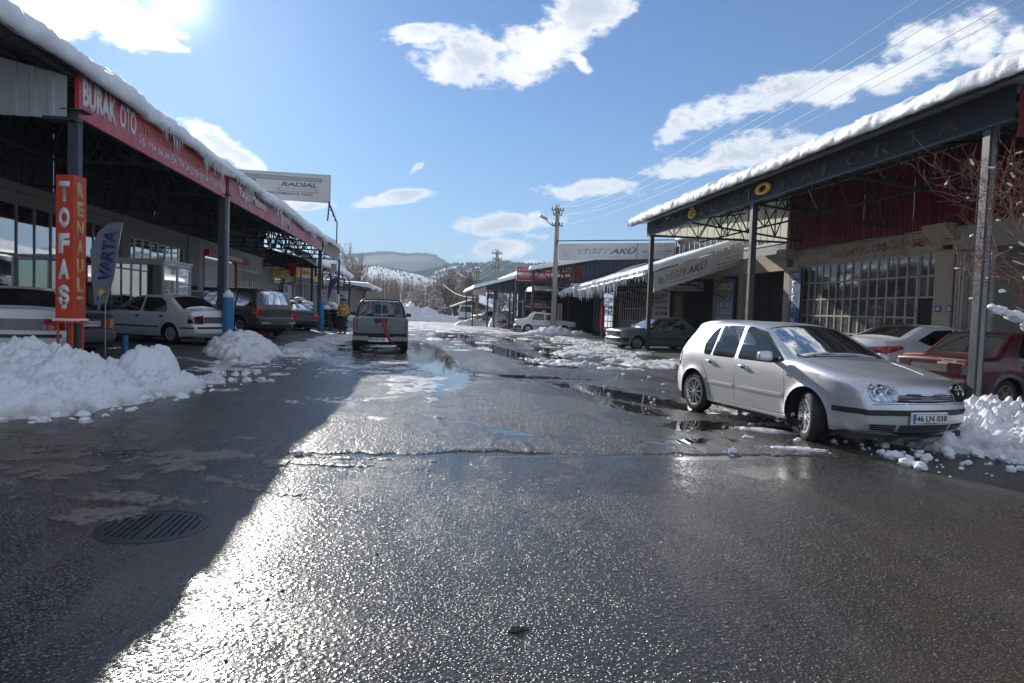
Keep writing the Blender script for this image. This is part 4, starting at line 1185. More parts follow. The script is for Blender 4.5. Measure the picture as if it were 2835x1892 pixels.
def tyre_mesh(R_=.31, w=.2, name='tyre_mesh'):
    q = MB(); h = w / 2
    q.lathe([(R_ * .62, -h * .8), (R_ * .68, -h), (R_ * .9, -h), (R_ * .985, -h * .7), (R_, -h * .3), (R_, h * .3), (R_ * .985, h * .7), (R_ * .9, h), (R_ * .68, h), (R_ * .62, h * .8)], 28, closed=True)
    me = bpy.data.meshes.new(name); me.from_pydata(q.v, [], q.f); me.materials.append(M_rubber); me.polygons.foreach_set('use_smooth', [True] * len(me.polygons)); return me
TYM = tyre_mesh()
for i, y in enumerate((30.2, 33.1, 35.3)):
    o = put('tyre', TYM, None, loc=(-9.8, y, 1.88 + .1)); tag(o, ('tyre lying on the near end of the counter', 'tyre lying on the middle of the counter', 'tyre lying on the far end of the counter')[i], 'tyre', 'tyres on the display counter')
# snow-capped tyre stacks
capq = MB(); capq.lathe([(0, .15), (.1, .16), (.2, .14), (.29, .09), (.33, .02), (.31, -.03), (.22, -.01), (.0, 0)], 18)
CAPM = bpy.data.meshes.new('snow_cap'); CAPM.from_pydata(capq.v, [], capq.f); CAPM.materials.append(M_snow); CAPM.polygons.foreach_set('use_smooth', [True] * len(CAPM.polygons))
stk = [(-8.05, 39.6, 7), (-7.3, 39.2, 7), (-6.5, 39.4, 6), (-6.6, 40.3, 7), (-5.75, 41.2, 6), (-5.1, 41.6, 6), (-4.95, 42.6, 6), (-7.2, 41, 8), (-5.7, 43, 7)]
ORD = ('lowest', 'second', 'third', 'fourth', 'fifth', 'sixth', 'seventh', 'eighth')
STN = ('the stack nearest the workshop wall', 'the stack second from the workshop wall', 'the low stack just left of the far post', 'the stack straight behind the far post', 'the stack just right of the far post', 'the front stack left of the man in yellow', 'the rear stack left of the man in yellow', 'the tallest rear stack', 'the hindmost stack near the street')
g_ = np.random.default_rng(3)
for si, (x, y, n) in enumerate(stk):
    for k in range(n):
        o = put('tyre', TYM, None, loc=(x + g_.uniform(-.05, .05), y + g_.uniform(-.05, .05), .10 + .205 * k + .0), rot=(g_.uniform(-.07, .07), g_.uniform(-.07, .07), 0))
        tag(o, ('snow capped top tyre' if k == n - 1 else ORD[k] + ' tyre from the ground') + ' in ' + STN[si], 'tyre', 'tyres stacked by the far canopy post')
    put('snow_cap', CAPM, o, False, loc=(0, 0, .10), scale=(1.08, 1.08, 1.3))
o = put('tyre', TYM, None, loc=(-5.15, 37.6, .33), rot=(pi / 2 - .15, 0, -.2)); tag(o, 'tyre standing on edge with a rim of snow beside the second blue cylinder', 'tyre')


def gas_cylinder(x, y, z, r_, h, label, snow=True):
    t = thing('gas_cylinder', label, 'gas cylinder', (x, y, z))
    q = MB().lathe([(0, 0), (r_ * .93, 0), (r_, .04), (r_, h - .22), (r_ * .93, h - .14), (r_ * .7, h - .06), (r_ * .32, h - .01), (0, h)], 24, c=(x, y, z)).build('body', M_gasblue, t, True)
    MB().lathe([(0, h - .01), (.045, h - .01), (.045, h + .06), (.022, h + .08), (.022, h + .14), (0, h + .14)], 12, c=(x, y, z)).build('valve', M_steel_lite, t, True)
    if snow: MB().lathe([(0, h + .10), (.04, h + .095), (r_ * .5, h + .05), (r_ * .8, h - .01), (r_ * .97, h - .09), (r_ * .9, h - .13), (0, h - .1)], 16, c=(x, y, z)).build('snow_cap', M_snow, t, True)
gas_cylinder(-5.78, 21.2, .1, .17, 1.62, 'blue gas cylinder with a snow cap beside the second canopy post')
gas_cylinder(-5.28, 36.2, .0, .15, 1.72, 'blue gas cylinder without snow beside the far canopy post', False)
MB().lathe([(0, 0), (.06, 0), (.06, .45), (0, .45)], 12, c=(-6.6, 16.2, .2)).build('x', M_gasblue).name = 'blue_pipe'
tag(bpy.data.objects['blue_pipe'], 'short blue pipe standing under the dark sedan', 'pipe')

# tall orange two-sided sign wrapped round the first post
t = thing('pillar_sign', 'tall orange pillar sign lettered TOFAŞ and RENAULT on thin orange legs', 'pillar sign', (-6.0, 12.4, .2))
rz = R(-8); c0 = Vector((-5.97, 12.5, 0)); rotm = Matrix.Rotation(rz, 3, 'Z')
def P3(a, b_, z): return c0 + rotm @ Vector((a, b_, z))
hw, hd = .15, .17
w = MB(); w.hexa([P3(-hw, -hd, 1.08), P3(hw, -hd, 1.08), P3(hw, hd, 1.08), P3(-hw, hd, 1.08), P3(-hw, -hd, 3.5), P3(hw, -hd, 3.5), P3(hw, hd, 3.5), P3(-hw, hd, 3.5)])
w.build('box', M_orange, t, bevel=.006)
for a, b_ in ((-hw + .03, -hd + .03), (hw - .03, -hd + .03), (hw - .03, hd - .03), (-hw + .03, hd - .03)): MB().tube([P3(a, b_, .1), P3(a, b_, 1.08)], .02, 8).build('leg', M_orange, t)
w = MB(); w.hexa([P3(-hw - .03, -hd - .03, 1.03), P3(hw + .03, -hd - .03, 1.03), P3(hw + .03, hd + .03, 1.03), P3(-hw - .03, hd + .03, 1.03), P3(-hw - .03, -hd - .03, 1.07), P3(hw + .03, -hd - .03, 1.07), P3(hw + .03, hd + .03, 1.07), P3(-hw - .03, hd + .03, 1.07)])
w.build('tray', M_orange, t)
for k, ch in enumerate('TOFAŞ'):
    lettering(ch, M_white, t, P3(-.10, -hd, 3.05 - k * .43 - (.07 if ch == 'Ş' else 0)), rotm @ Vector((1, 0, 0)), (0, 0, 1), .19, .34 + (.07 if ch == 'Ş' else 0), bold=.06, name='letter')
for k, ch in enumerate('RENAULT'):
    lettering(ch, M_gold, t, P3(hw, -.085, 3.13 - k * .318), rotm @ Vector((0, 1, 0)), (0, 0, 1), .18, .26, bold=.05, name='letter')
chunks(t, [(float(P3(a, -hd - .02, 0).x), float(P3(a, -hd - .02, 0).y), 1.07, .035) for a in np.linspace(-hw, hw, 6)] + [(float(P3(hw + .02, a, 0).x), float(P3(hw + .02, a, 0).y), 1.07, .03) for a in np.linspace(-hd, hd, 7)], M_snow, 'snow_crust')

# feather flag
t = thing('feather_flag', 'grey feather flag lettered VARTA leaning before the windows', 'feather flag', (-7.0, 15.6, .2))
out_ = [(-.17, 0), (-.21, .35), (-.22, 1.2), (-.12, 1.62), (.02, 1.80), (.17, 1.86), (.24, 1.84), (.20, 1.3), (.10, .6), (.0, .05)]
fl = Vector((-6.85, 15.8, 1.3)); fu = Vector((1, .12, 0)).normalized()
def fpt(a, z): return fl + fu * (a * 1.25) + Vector((0, .06 * math.sin(z * 4), z * .98))
w = MB().prism(out_, fpt, lambda a, z: fpt(a, z) + Vector((0, .012, 0))); w.build('cloth', M_flaggrey, t)
MB().tube([fl + Vector((0, .02, -1.1)), fl, fpt(.10, .6) + Vector((.015, 0, 0)), fpt(.2, 1.3) + Vector((.015, 0, 0)), fpt(.24, 1.84)], .012, 6).build('pole', M_alu, t)
ud = (Vector((.13, .0, 1.0))).normalized()
lettering('VARTA', M_blue, t, fl + fu * .12 + Vector((-.02, -.03, .52)), ud, ud.cross(Vector((0, -1, 0))) * -1 if False else Vector((-1, -.12, .13)).normalized(), 1.1, .24, bold=.03, lift=.01)
MB().prism([(-.13, .12), (.05, .3), (-.15, .42)], lambda a, z: fpt(a, z) + Vector((0, -.008, 0)), lambda a, z: fpt(a, z) + Vector((0, -.03, 0))).build('blue_mark', M_blue, t)
MB().prism([(-.10, .16), (.0, .3), (-.11, .38)], lambda a, z: fpt(a, z) + Vector((0, -.031, 0)), lambda a, z: fpt(a, z) + Vector((0, -.05, 0))).build('yellow_mark', M_yellow, t)
t = thing('feather_flag', 'dark blue grey feather flag beyond the far tyre stacks', 'feather flag', (-6.8, 50, 0))
fl = Vector((-6.85, 50, 1.7)); fu = Vector((1, 0, 0))
MB().prism([(.0, 0), (-.02, 1.0), (.1, 1.5), (.45, 1.65), (.85, 1.58), (.6, 1.4), (.35, 1.0), (.1, .2)], lambda a, z: fl + Vector((a, 0, z)), lambda a, z: fl + Vector((a, .02, z))).build('cloth', M_blue, t)
MB().tube([fl + Vector((0, 0, -1.7)), fl + Vector((-.02, 0, 1.0)), fl + Vector((.1, 0, 1.5))], .03, 6).build('pole', M_alu, t)
t = thing('flag', 'red flag hanging from the truss under the left canopy', 'flag', (-9.5, 50, 3.9))
MB().prism([(0, 0), (.1, -1.0), (.4, -1.25), (.75, -1.1), (.95, -.3), (1.05, .1)], lambda a, z: (-9.6 + a * .6, 50 + .1 * math.sin(a * 6), 4.3 + z * .8), lambda a, z: (-9.6 + a * .6, 50.02 + .1 * math.sin(a * 6), 4.3 + z * .8)).build('cloth', M_flagred, t)
for x, y in ((-8.2, 47), (-7.2, 48.5)):
    t = thing('banner_pole', 'thin dark pole standing between the tyre stacks and shops' if x < -8 else 'blue banner pole with snow beside the far tyre stacks', 'pole', (x, y, .1))
    MB().tube([(x, y, .1), (x, y, 4.5)], .035, 8).build('shaft', M_truss if x < -8 else M_blue, t)
# red sledge bag on the ground by the off-roader
t = thing('bag', 'dark red trolley bag lying on the snow behind the grey off-roader', 'bag', (-6.1, 29.2, .1))
MB().obox((-6.1, 26.6, .27), (.95, .4, .30)).build('body', M_maroon, t, bevel=.08)
for x in (-6.35, -5.85): MB().lathe([(.17, -.02), (.185, 0), (.17, .02)], 20, 'X', (x, 26.6, .27), closed=True).build('strap', M_red, t)

# ================================================================== RIGHT ROW
RSL = .15
Rc = thing('canopy', 'dark steel canopy with missing yellow letters and a snow laden edge', 'canopy', (9.2, 19, 0))
for y, x in ((10.45, 9.3), (18.7, 9.3), (27.6, 9.3)):
    post(Rc, x, y, -.05, 4.86, .16)
MB().box(9.26, 9.34, 10.36, 10.39, 0, 4.86).build('post_strip', M_steel_lite, Rc)
corr('roof_sheet', M_greysheet, Rc, (8.70, 28.9, 5.36), (0, -1, 0), (1, 0, RSL), 24, 0, 8.5, .3, .035, 3.0)
MB().box(8.78, 8.84, 5, 28.8, 5.31, 5.35).build('eave_channel', M_steel, Rc)
# fascia boards, one per bay
for y0, y1 in ((9.92, 14.0), (14.006, 18.1), (18.106, 23.1), (23.106, 28.0)):
    MB().box(9.20, 9.24, y0, y1, 4.84, 5.38).build('fascia_board', M_fascia, Rc)
MB().box(9.19, 9.26, 9.92, 28, 4.80, 4.84).build('fascia_trim', M_steel, Rc)
def rl(ch, y0, y1, m_, d, h=.30, z=4.93): lettering(ch, m_, Rc, (9.195, y1, z), (0, -1, 0), (0, 0, 1), y1 - y0, h, depth=d, bold=.03, name='letter')
M_scar = paint((.019, .021, .027), .62, 0, .5, 9, name='letter_scar')
for ch, y0, y1, m_, d in (('K', 26.2, 27.05, M_scar, .001), ('Ö', 25.2, 25.95, M_scar, .001), ('R', 24.35, 25.1, M_scar, .001), ('O', 23.55, 24.3, M_scar, .001), ('Ğ', 22.5, 23.3, M_yellow, .07), ('L', 21.75, 22.3, M_scar, .001), ('U', 20.8, 21.5, M_scar, .001),
                        ('O', 19.35, 20.1, M_scar, .001), ('T', 18.55, 19.15, M_scar, .001), ('O', 17.55, 18.35, M_yellow, .08), ('K', 16.4, 17.05, M_scar, .001), ('A', 15.5, 16.1, M_scar, .001), ('P', 14.65, 15.2, M_scar, .001), ('O', 13.6, 14.3, M_scar, .001), ('R', 12.75, 13.3, M_scar, .001), ('T', 11.9, 12.4, M_scar, .001), ('A', 11.0, 11.55, M_scar, .001)):
    rl(ch, y0, y1, m_, d, .38 if ch in 'ĞÖ' else .32)
for y in (25.45, 25.68): MB().lathe([(0, 0), (.05, 0), (.05, .03), (0, .03)], 12, 'X', (9.17, y, 5.27)).build('letter_dot', M_yellow, Rc)
for i, y in enumerate((10.4, 14.4, 18.7, 23.2, 27.7)):
    w = MB(); truss(w, (9.25, y, 4.80), (13.4, y, 4.35 if i < 4 else 4.85), .5, 1.55 if i < 4 else 1.1, 4, .035, .06); w.build('truss', M_truss, Rc)
w = MB(); truss(w, (11.3, 10.4, 4.62), (11.3, 27.7, 4.62), .95, .95, 6, .032, .05); w.build('long_truss', M_truss, Rc)
for x in (10.2, 11.3, 12.4): MB().box(x - .04, x + .04, 9.9, 28, 5.3 + (x - 8.85) * RSL - .05, 5.3 + (x - 8.85) * RSL + .03).build('purlin', M_truss, Rc)
# far gable of pale sheets, near gable of red sheets
corr('gable_sheet', M_trans, Rc, (9.25, 27.95, 0), (1, 0, 0), (0, 0, 1), 6.2, lambda a: 4.88, lambda a: 5.36 + (a + .4) * RSL, .3, .035, 1.2)
MB().box(9.2, 15.5, 27.8, 27.9, 4.8, 4.88).build('gable_beam', M_truss, Rc)
corr('gable_sheet', M_redsheet, Rc, (9.32, 9.95, 0), (1, 0, 0), (0, 0, 1), 8, lambda a: 4.55, lambda a: 5.30 + (a + .4) * RSL, .22, .035, 1.0)
roof_snow(Rc, 8.72, -1, 5, 28.9, 5.40, RSL, .34, .09, 3, seed=12, dy=.04, lip=.5, rough=.075, tvar=.35)
icicles(Rc, 8.68, 26.5, 28.9, 5.38, 22, .08, .42, 12, .3)

RX = 13.5
Rw = thing('workshop', 'stained cream workshop with red sheet wall and glazed folding door', 'workshop', (RX, 19, 0))
w = MB()
w.box(RX, RX + .35, 16.62, 23.9, 3.46, 4.06); w.build('lintel', M_plaster, Rw)
MB().box(RX - .15, RX + .35, 6, 15.98, 3.42, 4.05).build('lintel', M_plaster_lt, Rw)
for y0, y1 in ((15.98, 16.62), (23.3, 24.3)): MB().box(RX - .10, RX + .35, y0, y1, 0, 3.46).build('column', M_plaster, Rw)
MB().hexa([(RX - .45, 15.9, 3.98), (RX, 15.9, 3.6), (RX, 16.75, 3.6), (RX - .45, 16.75, 3.98), (RX - .45, 15.9, 4.12), (RX, 15.9, 4.12), (RX, 16.75, 4.12), (RX - .45, 16.75, 4.12)]).build('beam_end', M_plaster, Rw)
MB().box(RX - .45, RX, 23.6, 24.3, 3.75, 4.1).build('beam_end', M_plaster, Rw)
corr('wall_sheet', M_redsheet, Rw, (RX - .06, 24.2, 0), (0, -1, 0), (0, 0, 1), 18, 4.06, 6.1, .22, .04, 1.1)
lettering('DOĞAN', M_fadedred, Rw, (RX - .004, 23.4, 3.62), (0, -1, 0), (0, 0, 1), 1.7, .28, depth=.001, bold=.02)
M_peel = paint((.36, .17, .13), .8, 0, 1.0, 7, dcol=(.50, .43, .34), name='peeling_red')
M_peelg = paint((.06, .10, .09), .8, 0, 1.0, 9, dcol=(.50, .43, .34), name='peeling_green')
lettering('DEMİR', M_peel, Rw, (RX - .004, 21.35, 3.62), (0, -1, 0), (0, 0, 1), 1.75, .28, depth=.001, bold=.03)
lettering('DOĞRAMA', M_peel, Rw, (RX - .004, 19.4, 3.64), (0, -1, 0), (0, 0, 1), 2.5, .30, depth=.001, bold=.03)
lettering('İŞ', M_peelg, Rw, (RX - .005, 19.2, 3.62), (0, -1, 0), (0, 0, 1), .5, .3, depth=.001, bold=.01)
w = MB()
g_ = np.random.default_rng(5)
for k in range(46):
    y, z = g_.uniform(17.2, 21.5), g_.uniform(3.58, 3.85); a = g_.uniform(.02, .06)
    w.box(RX - .008, RX - .002, y, y + a, z, z + a * g_.uniform(.6, 2.2))
o = w.build('peeled_patches', M_peelg, Rw); o['kind'] = 'stuff'
# big glazed door: leaves of small panes with a wicket opening
ZR = [.08, .62, 1.13, 1.69, 2.25, 2.83, 3.43]
window(Rw, 19.95, 23.22, .08, 3.43, 8, ZR, RX + .05, -1, M_wframe, M_pane, .05, 'glazed_door')
window(Rw, 17.38, 19.92, .08, 3.43, 6, ZR, RX + .03, -1, M_wframe, M_pane, .05, 'glazed_door')
window(Rw, 16.66, 17.34, 2.25, 3.43, 2, [2.25, 2.83, 3.43], RX + .05, -1, M_wframe, M_pane, .05, 'glazed_door')
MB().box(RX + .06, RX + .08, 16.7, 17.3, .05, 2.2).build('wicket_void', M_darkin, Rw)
for z in (2.9, 3.2): pass
# interior shell
MB().box(RX + 9, RX + 9.2, 6, 30, 0, 5).build('back_wall', M_plaster_lt, Rw)
MB().box(RX + .3, RX + 9, 15.9, 16.1, 0, 4).build('party_wall', M_plaster_lt, Rw)
MB().box(RX + .3, RX + 9, 23.4, 23.6, 0, 4).build('party_wall', M_plaster_lt, Rw)
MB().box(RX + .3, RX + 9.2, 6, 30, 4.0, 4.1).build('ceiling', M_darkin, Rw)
MB().box(RX + .1, RX + 9.2, 6, 30, .05, .07).build('floor', M_floorin, Rw)
# folded door leaves of the next bay
for k in range(3): MB().box(RX - .1 - .0, RX + .5, 15.62 + k * .1, 15.68 + k * .1, .05, 3.38).build('folded_leaf', M_wframe, Rw)
window(Rw, 14.9, 15.5, .08, 3.38, 1, [.08, 1.1, 1.7, 2.3, 2.85, 3.38], RX + .06, -1, M_wframe, M_pane_mirror, .06, 'glazed_door')
MB().box(RX + .2, RX + 6, 8, 14.9, .05, .06).build('threshold', M_darkin, Rw)
w = MB().tube([(RX - .12, 16.7, 4.0), (RX - .2, 16.2, 3.75), (RX - .16, 15.8, 3.7), (RX - .12, 15.7, 4.0)], .012, 5); w.build('cable', M_wire_dk, Rw)
w = MB().tube([(RX - .17, 23.6 - k * .8, 4.02 + .015 * math.sin(k * 2.1)) for k in range(20)], .012, 5); w.build('cable', M_wire_dk, Rw)
for y, s_ in ((16.5, '4A'), (16.12, '2B')):
    b, T_ = board('number_plate', 'small blue number plate on the column, %s one' % ('far' if y > 16.3 else 'near'), 'house number', (RX - .125, y, 1.85), (0, -1, 0), .2, .17, M_blue, .015)
    T_(s_, .03, .03, .14, .11, M_white, depth=.001)
b, T_ = board('upright_sign', 'tall narrow blue board lettered OTO ELEKTRİK beside the glazed door', 'shop sign', (13.3, 23.72, .8), (0, -1, 0), .76, 2.5, M_blue, .05)
T_('OTO', .08, 2.22, .6, .18, M_signwhite, bold=.03)
for k, ch in enumerate('ELEKTRİK'): T_(ch, .22 if ch != 'İ' else .33, 1.93 - k * .268, .32 if ch != 'İ' else .1, .20 if ch != 'İ' else .25, M_signwhite, bold=.02)

# --- bay between, open workshop with blue board
Rg = thing('workshop', 'open workshop of the auto electrician beyond the red sheet wall', 'workshop', (RX, 30, 0))
for y0, y1 in ((27.75, 28.2), (29.95, 30.7), (35.4, 36.0), (38.1, 38.9)): MB().box(RX - .05, RX + .35, y0, y1, 0, 3.5).build('column', M_plaster, Rg)
MB().box(RX - .02, RX + .3, 24.3, 38.9, 3.38, 4.0).build('lintel', M_plaster, Rg)
for y0, y1 in ((24.3, 39),): MB().box(RX + 7, RX + 7.2, y0, y1, 0, 4).build('back_wall', M_plaster_lt, Rg)
MB().box(RX + .3, RX + 7, 30.3, 30.5, 0, 3.6).build('party_wall', M_plaster_lt, Rg); MB().box(RX + .3, RX + 7, 38.6, 38.8, 0, 3.6).build('party_wall', M_plaster_lt, Rg)
MB().box(RX, RX + 7.2, 24.2, 39, 3.9, 4.05).build('roof', M_concrete, Rg)
MB().box(RX + .1, RX + 7, 24.2, 39, .06, .08).build('floor', M_floorin, Rg)
MB().box(RX + 3.5, RX + 3.9, 31.5, 32.3, .1, 1.1).build('cabinet', M_white_wall, Rg)
MB().box(RX + 5.5, RX + 6.1, 33, 34.6, .08, 1.0).build('bench', M_truss, Rg)
b, T_ = board('shop_sign', 'blue board with yellow and white letters GÖKÇE OTO ELEKTRİK between workshop bays', 'shop sign', (13.25, 29.9, .9), (0, -1, 0), 1.75, 2.3, M_blue, .05)
T_('GÖKÇE', .15, 1.80, 1.45, .36, M_yellow, bold=.02); T_('OTO', .4, 1.42, .95, .28, M_yellow, bold=.02); T_('ELEKTRİK', .1, 1.08, 1.55, .27, M_signwhite, bold=.01); T_('OTOGAZ', .15, .75, 1.4, .25, M_signwhite, bold=.01); T_('MERKEZİ KİLİT', .08, .45, 1.6, .22, M_signwhite, bold=.0); T_('ALARM', .3, .15, 1.1, .2, M_signwhite, bold=.0)
# sloping awning with the battery sign on its near rake
Ra = thing('awning', 'sloping sheet awning over the auto electrician laden with snow', 'awning', (11.5, 33, 3.5))
def az_(x): return 3.28 + (x - 9.5) * .36
w = MB(); w.hexa([(9.6, 28.6, az_(9.6)), (14, 28.6, az_(14)), (14, 47.2, az_(14) - .15), (9.6, 47.2, 2.75), (9.6, 28.6, az_(9.6) + .06), (14, 28.6, az_(14) + .06), (14, 47.2, az_(14) - .09), (9.6, 47.2, 2.81)])
w.build('sheet', M_darksheet, Ra)
for y in (29, 33, 37, 41.4, 45): MB().bar((9.8, y, 3.2 - (y - 29) * .028), (13.5, y, 3.1), .05).bar((10.6, y, 3.3 - (y - 29) * .028), (13.5, y, 2.3), .045).build('bracket', M_truss, Ra)
# snow on the awning: lumpy sheet
def awn_snow(x, y):
    z = 3.35 - (y - 28.6) * .0285 + (x - 9.5) * .36 * (1 - (y - 28.6) * .004)
    e = np.clip((x - 9.32) / .35, 0, 1) ** .5 * np.clip((14 - x) * 3, 0, 1) * np.clip((y - 28.35) / .3, 0, 1) ** .5
    return z + .30 * e * (1 + .35 * (fbm(x * 1.2, y * .7, seed=3) - .5)) + .10 * (fbm(x * 4, y * 3, seed=5) - .5) - .05
grid_mesh('snow', np.concatenate([np.arange(9.30, 10, .06), np.arange(10, 14.3, .25)]), np.arange(28.35, 47.6, .12), awn_snow, M_snow_roof, None, Ra)
w = MB()
g_ = np.random.default_rng(17)
for k in range(330):
    y = g_.uniform(29, 47.4) if k > 15 else g_.uniform(28.4, 29.5)
    z = 3.40 - (y - 28.6) * .0285; L = .15 + .80 * g_.uniform() ** 1.6 * (1.0 if 33 < y < 41 else .45)
    x = 9.34 + g_.uniform(-.03, .10)
    w.tube([(x, y, z + .05), (x, y, z - L * .5), (x, y, z - L)], [.03 + L * .03, .018 + L * .014, .001], 5, caps=False)
o = mesh_obj('icicles', w.v, w.f, M_ice, Ra, True); o['kind'] = 'stuff'
w = MB()
for k in range(90):                                    # frozen drips as a ragged curtain below the lip
    y = 32.5 + k * .165; z = 3.38 - (y - 28.6) * .0285; h_ = .10 + .18 * float(vnoise(y * 1.3, 2.0))
    w.box(9.33, 9.40, y, y + .15, z - h_, z + .02)
pass
u_ = Vector((math.cos(R(19.4)), 0, math.sin(R(19.4))))
vz = Vector((0, 0, 1))
def slant(name, label, a0, w_, z0, h_, m_, y=28.3):
    o_ = Vector((9.72, y, 2.50)) + u_ * a0
    root = thing(name, label, 'shop sign', tuple(o_))
    q = MB(); P_ = [o_, o_ + u_ * w_, o_ + u_ * w_ + vz * h_, o_ + vz * h_]; d = Vector((0, .09, 0))
    q.hexa([P_[0], P_[1], P_[1] + d, P_[0] + d, P_[3], P_[2], P_[2] + d, P_[3] + d]); q.build('face', m_, root)
    return root, (lambda s, a, b_, tw, th, mm, **kw: lettering(s, mm, root, o_ + u_ * a + vz * b_, u_, vz, tw, th, **kw))
rt, T_ = slant('shop_sign', 'faded slanting YİĞİTAKÜ battery board on the near edge of the awning', 0, 2.72, 0, .84, M_signwhite)
T_('YİĞİT', .50, .30, 1.06, .38, M_fadedred, bold=.03, shear=.25); T_('AKÜ', 1.52, .30, .95, .38, M_fadedgrey, bold=.03, shear=.25)
T_('"Gücü Enerjinin Kaynağı"', .6, .12, 1.7, .10, M_fadedred, shear=.2)
for k in range(4):
    a = .12 + k * .08; o_ = Vector((9.72, 28.3, 2.50)) + u_ * a
    MB().hexa([o_ + vz * (.62 - k * .03) + Vector((0, -.006, 0)), o_ + u_ * .04 + vz * (.60 - k * .03) + Vector((0, -.006, 0)), o_ + u_ * .04 + vz * (.60 - k * .03), o_ + vz * (.62 - k * .03), o_ + u_ * .12 + vz * .25 + Vector((0, -.006, 0)), o_ + u_ * .16 + vz * .25 + Vector((0, -.006, 0)), o_ + u_ * .16 + vz * .25, o_ + u_ * .12 + vz * .25]).build('logo_stroke', M_fadedgrey, rt)
rt, T_ = slant('shop_sign', 'faded slanting board GÖKÇE OTO ELEKTRİK right of the slanting battery board', 2.73, 1.47, 0, .84, M_signwhite)
T_('GÖKÇE', .22, .56, 1.05, .24, M_fadedred, bold=.01); T_('OTO ELEKTRİK', .12, .40, 1.25, .12, M_fadedred); T_('Mustafa GÖKÇE', .25, .24, 1.0, .10, M_fadedgrey); T_('GSM: 0 535 544 21 13', .1, .07, 1.3, .11, M_fadedred)
b, T_ = board('shop_sign', 'small white board Mustafa GÖKÇE hanging under the slanting battery board', 'shop sign', (12.2, 33, 2.8), (1, 0, 0), 1.7, .42, M_signwhite, .05, M_alu)
T_('OTO ELEKTRİK', .15, .23, 1.4, .14, M_redtext); T_('Mustafa  GÖKÇE', .15, .06, 1.4, .12, M_green)
b, T_ = board('shop_sign', 'tall white list board KLİMA RADYATÖR ALARM MERKEZİ on a column', 'shop sign', (13.1, 38.05, .75), (0, -1, 0), 2.5, 2.5, M_signwhite, .05)
T_('OTO ELEKTRİK', .2, 2.2, 2.1, .16, M_yellow); T_('KLİMA', .25, 1.75, 2.0, .28, M_redtext, bold=.02); T_('RADYATÖR', .3, 1.42, 1.9, .22, M_bluetext, bold=.01); T_('TEMİZLEME', .25, 1.1, 2.0, .22, M_bluetext, bold=.01); T_('ALARM', .25, .75, 2.0, .24, M_ink, bold=.02); T_('MERKEZİ', .25, .42, 2.0, .22, M_bluetext, bold=.02); T_('KİLİT', .4, .1, 1.5, .2, M_redtext)
b, T_ = board('shop_sign', 'brown faded OTO board on the column left of the KLİMA list', 'shop sign', (13.0, 40.0, 2.3), (0, -1, 0), 1.8, .7, paint((.42, .27, .17), .7, 0, .5, 2, name='brown_sign'), .05)
T_('OTO', .4, .3, 1.0, .22, M_fadedgrey)
# barred shopfronts farther on
Rf = thing('workshop', 'weathered workshop row with barred doors under the icicles', 'workshop', (RX, 50, 0))
MB().box(RX, RX + .3, 38.9, 66, 3.1, 3.8).build('lintel', M_plaster, Rf)
for y0, y1 in ((46.6, 47.6), (52.3, 53.0), (54.6, 55.3), (63.2, 64.2)): MB().box(RX - .1, RX + .3, y0, y1, 0, 3.1).build('column', M_plaster, Rf)
window(Rf, 39.4, 46.5, 1.1, 3.1, 14, [1.1, 1.9, 3.1], RX + .05, -1, M_white, M_pane_mirror, .06, 'barred_door')
MB().box(RX + .02, RX + .06, 39.4, 46.5, 0, 1.1).build('door_panel', M_white_wall, Rf)
window(Rf, 53.05, 54.5, .9, 3.1, 3, [.9, 1.7, 2.4, 3.1], RX + .0, -1, M_white, M_pane_mirror, .06, 'barred_door')
MB().box(RX - .02, RX + .04, 53.05, 54.5, 0, .9).build('door_panel', M_white_wall, Rf)
window(Rf, 55.4, 63.1, 1.0, 3.05, 16, [1.0, 1.7, 2.4, 3.05], RX + .05, -1, M_greysheet, M_pane_mirror, .09, 'barred_door')
M_ltblue = paint((.35, .46, .52), .6, 0, .6, 1.5, dcol=(.4, .37, .33), name='pale_blue_panel')
corr('door_panel', M_ltblue, Rf, (RX + .0, 63.1, 0), (0, -1, 0), (0, 0, 1), 7.7, .02, 1.0, .5, .03, 1.9)
window(Rf, 64.2, 66, 1.0, 2.95, 3, [1, 1.7, 2.4, 2.95], RX + .05, -1, M_greysheet, M_pane_mirror, .09, 'barred_door')
MB().box(RX + .02, RX + 4, 47.6, 52.3, .05, .07).build('floor', M_floorin, Rf); MB().box(RX + 5, RX + 5.2, 39, 66, 0, 3.6).build('back_wall', M_plaster_lt, Rf)
MB().box(RX, RX + 5.2, 39, 66, 3.7, 3.85).build('roof', M_concrete, Rf)
MB().box(RX + .3, RX + 5, 47.3, 47.5, 0, 3.6).build('party_wall', M_plaster_lt, Rf)
t = thing('shelf_rack', 'narrow dark shelf rack standing between the open bay and barred door', 'shelf', (12.9, 46.9, .05))
w = MB()
for y in (46.4, 47.4): w.box(12.7, 12.74, y, y + .04, .05, 2.0); w.box(13.2, 13.24, y, y + .04, .05, 2.0)
w.build('upright', M_truss, t)
for z in (.1, .5, .95, 1.4, 1.95): MB().box(12.68, 13.25, 46.35, 47.5, z, z + .05).build('shelf', M_truss, t)
b, T_ = board('shop_sign', 'white board GÖKÇE OTO ÖZEL SERVİS with car badges under the icicles', 'shop sign', (9.18, 41.6, 2.5), (1, 0, -.0), 1.85, .74, M_signwhite, .05, M_alu)
T_('GÖKÇE OTO', .12, .46, 1.6, .2, M_redtext, bold=.02, shear=.2); T_('ÖZEL SERVİS', .5, .14, .95, .11, M_redtext, bold=.01); T_('MEHMET GÖKÇE 0 536 898 78 83', .2, .03, 1.45, .08, M_ink)
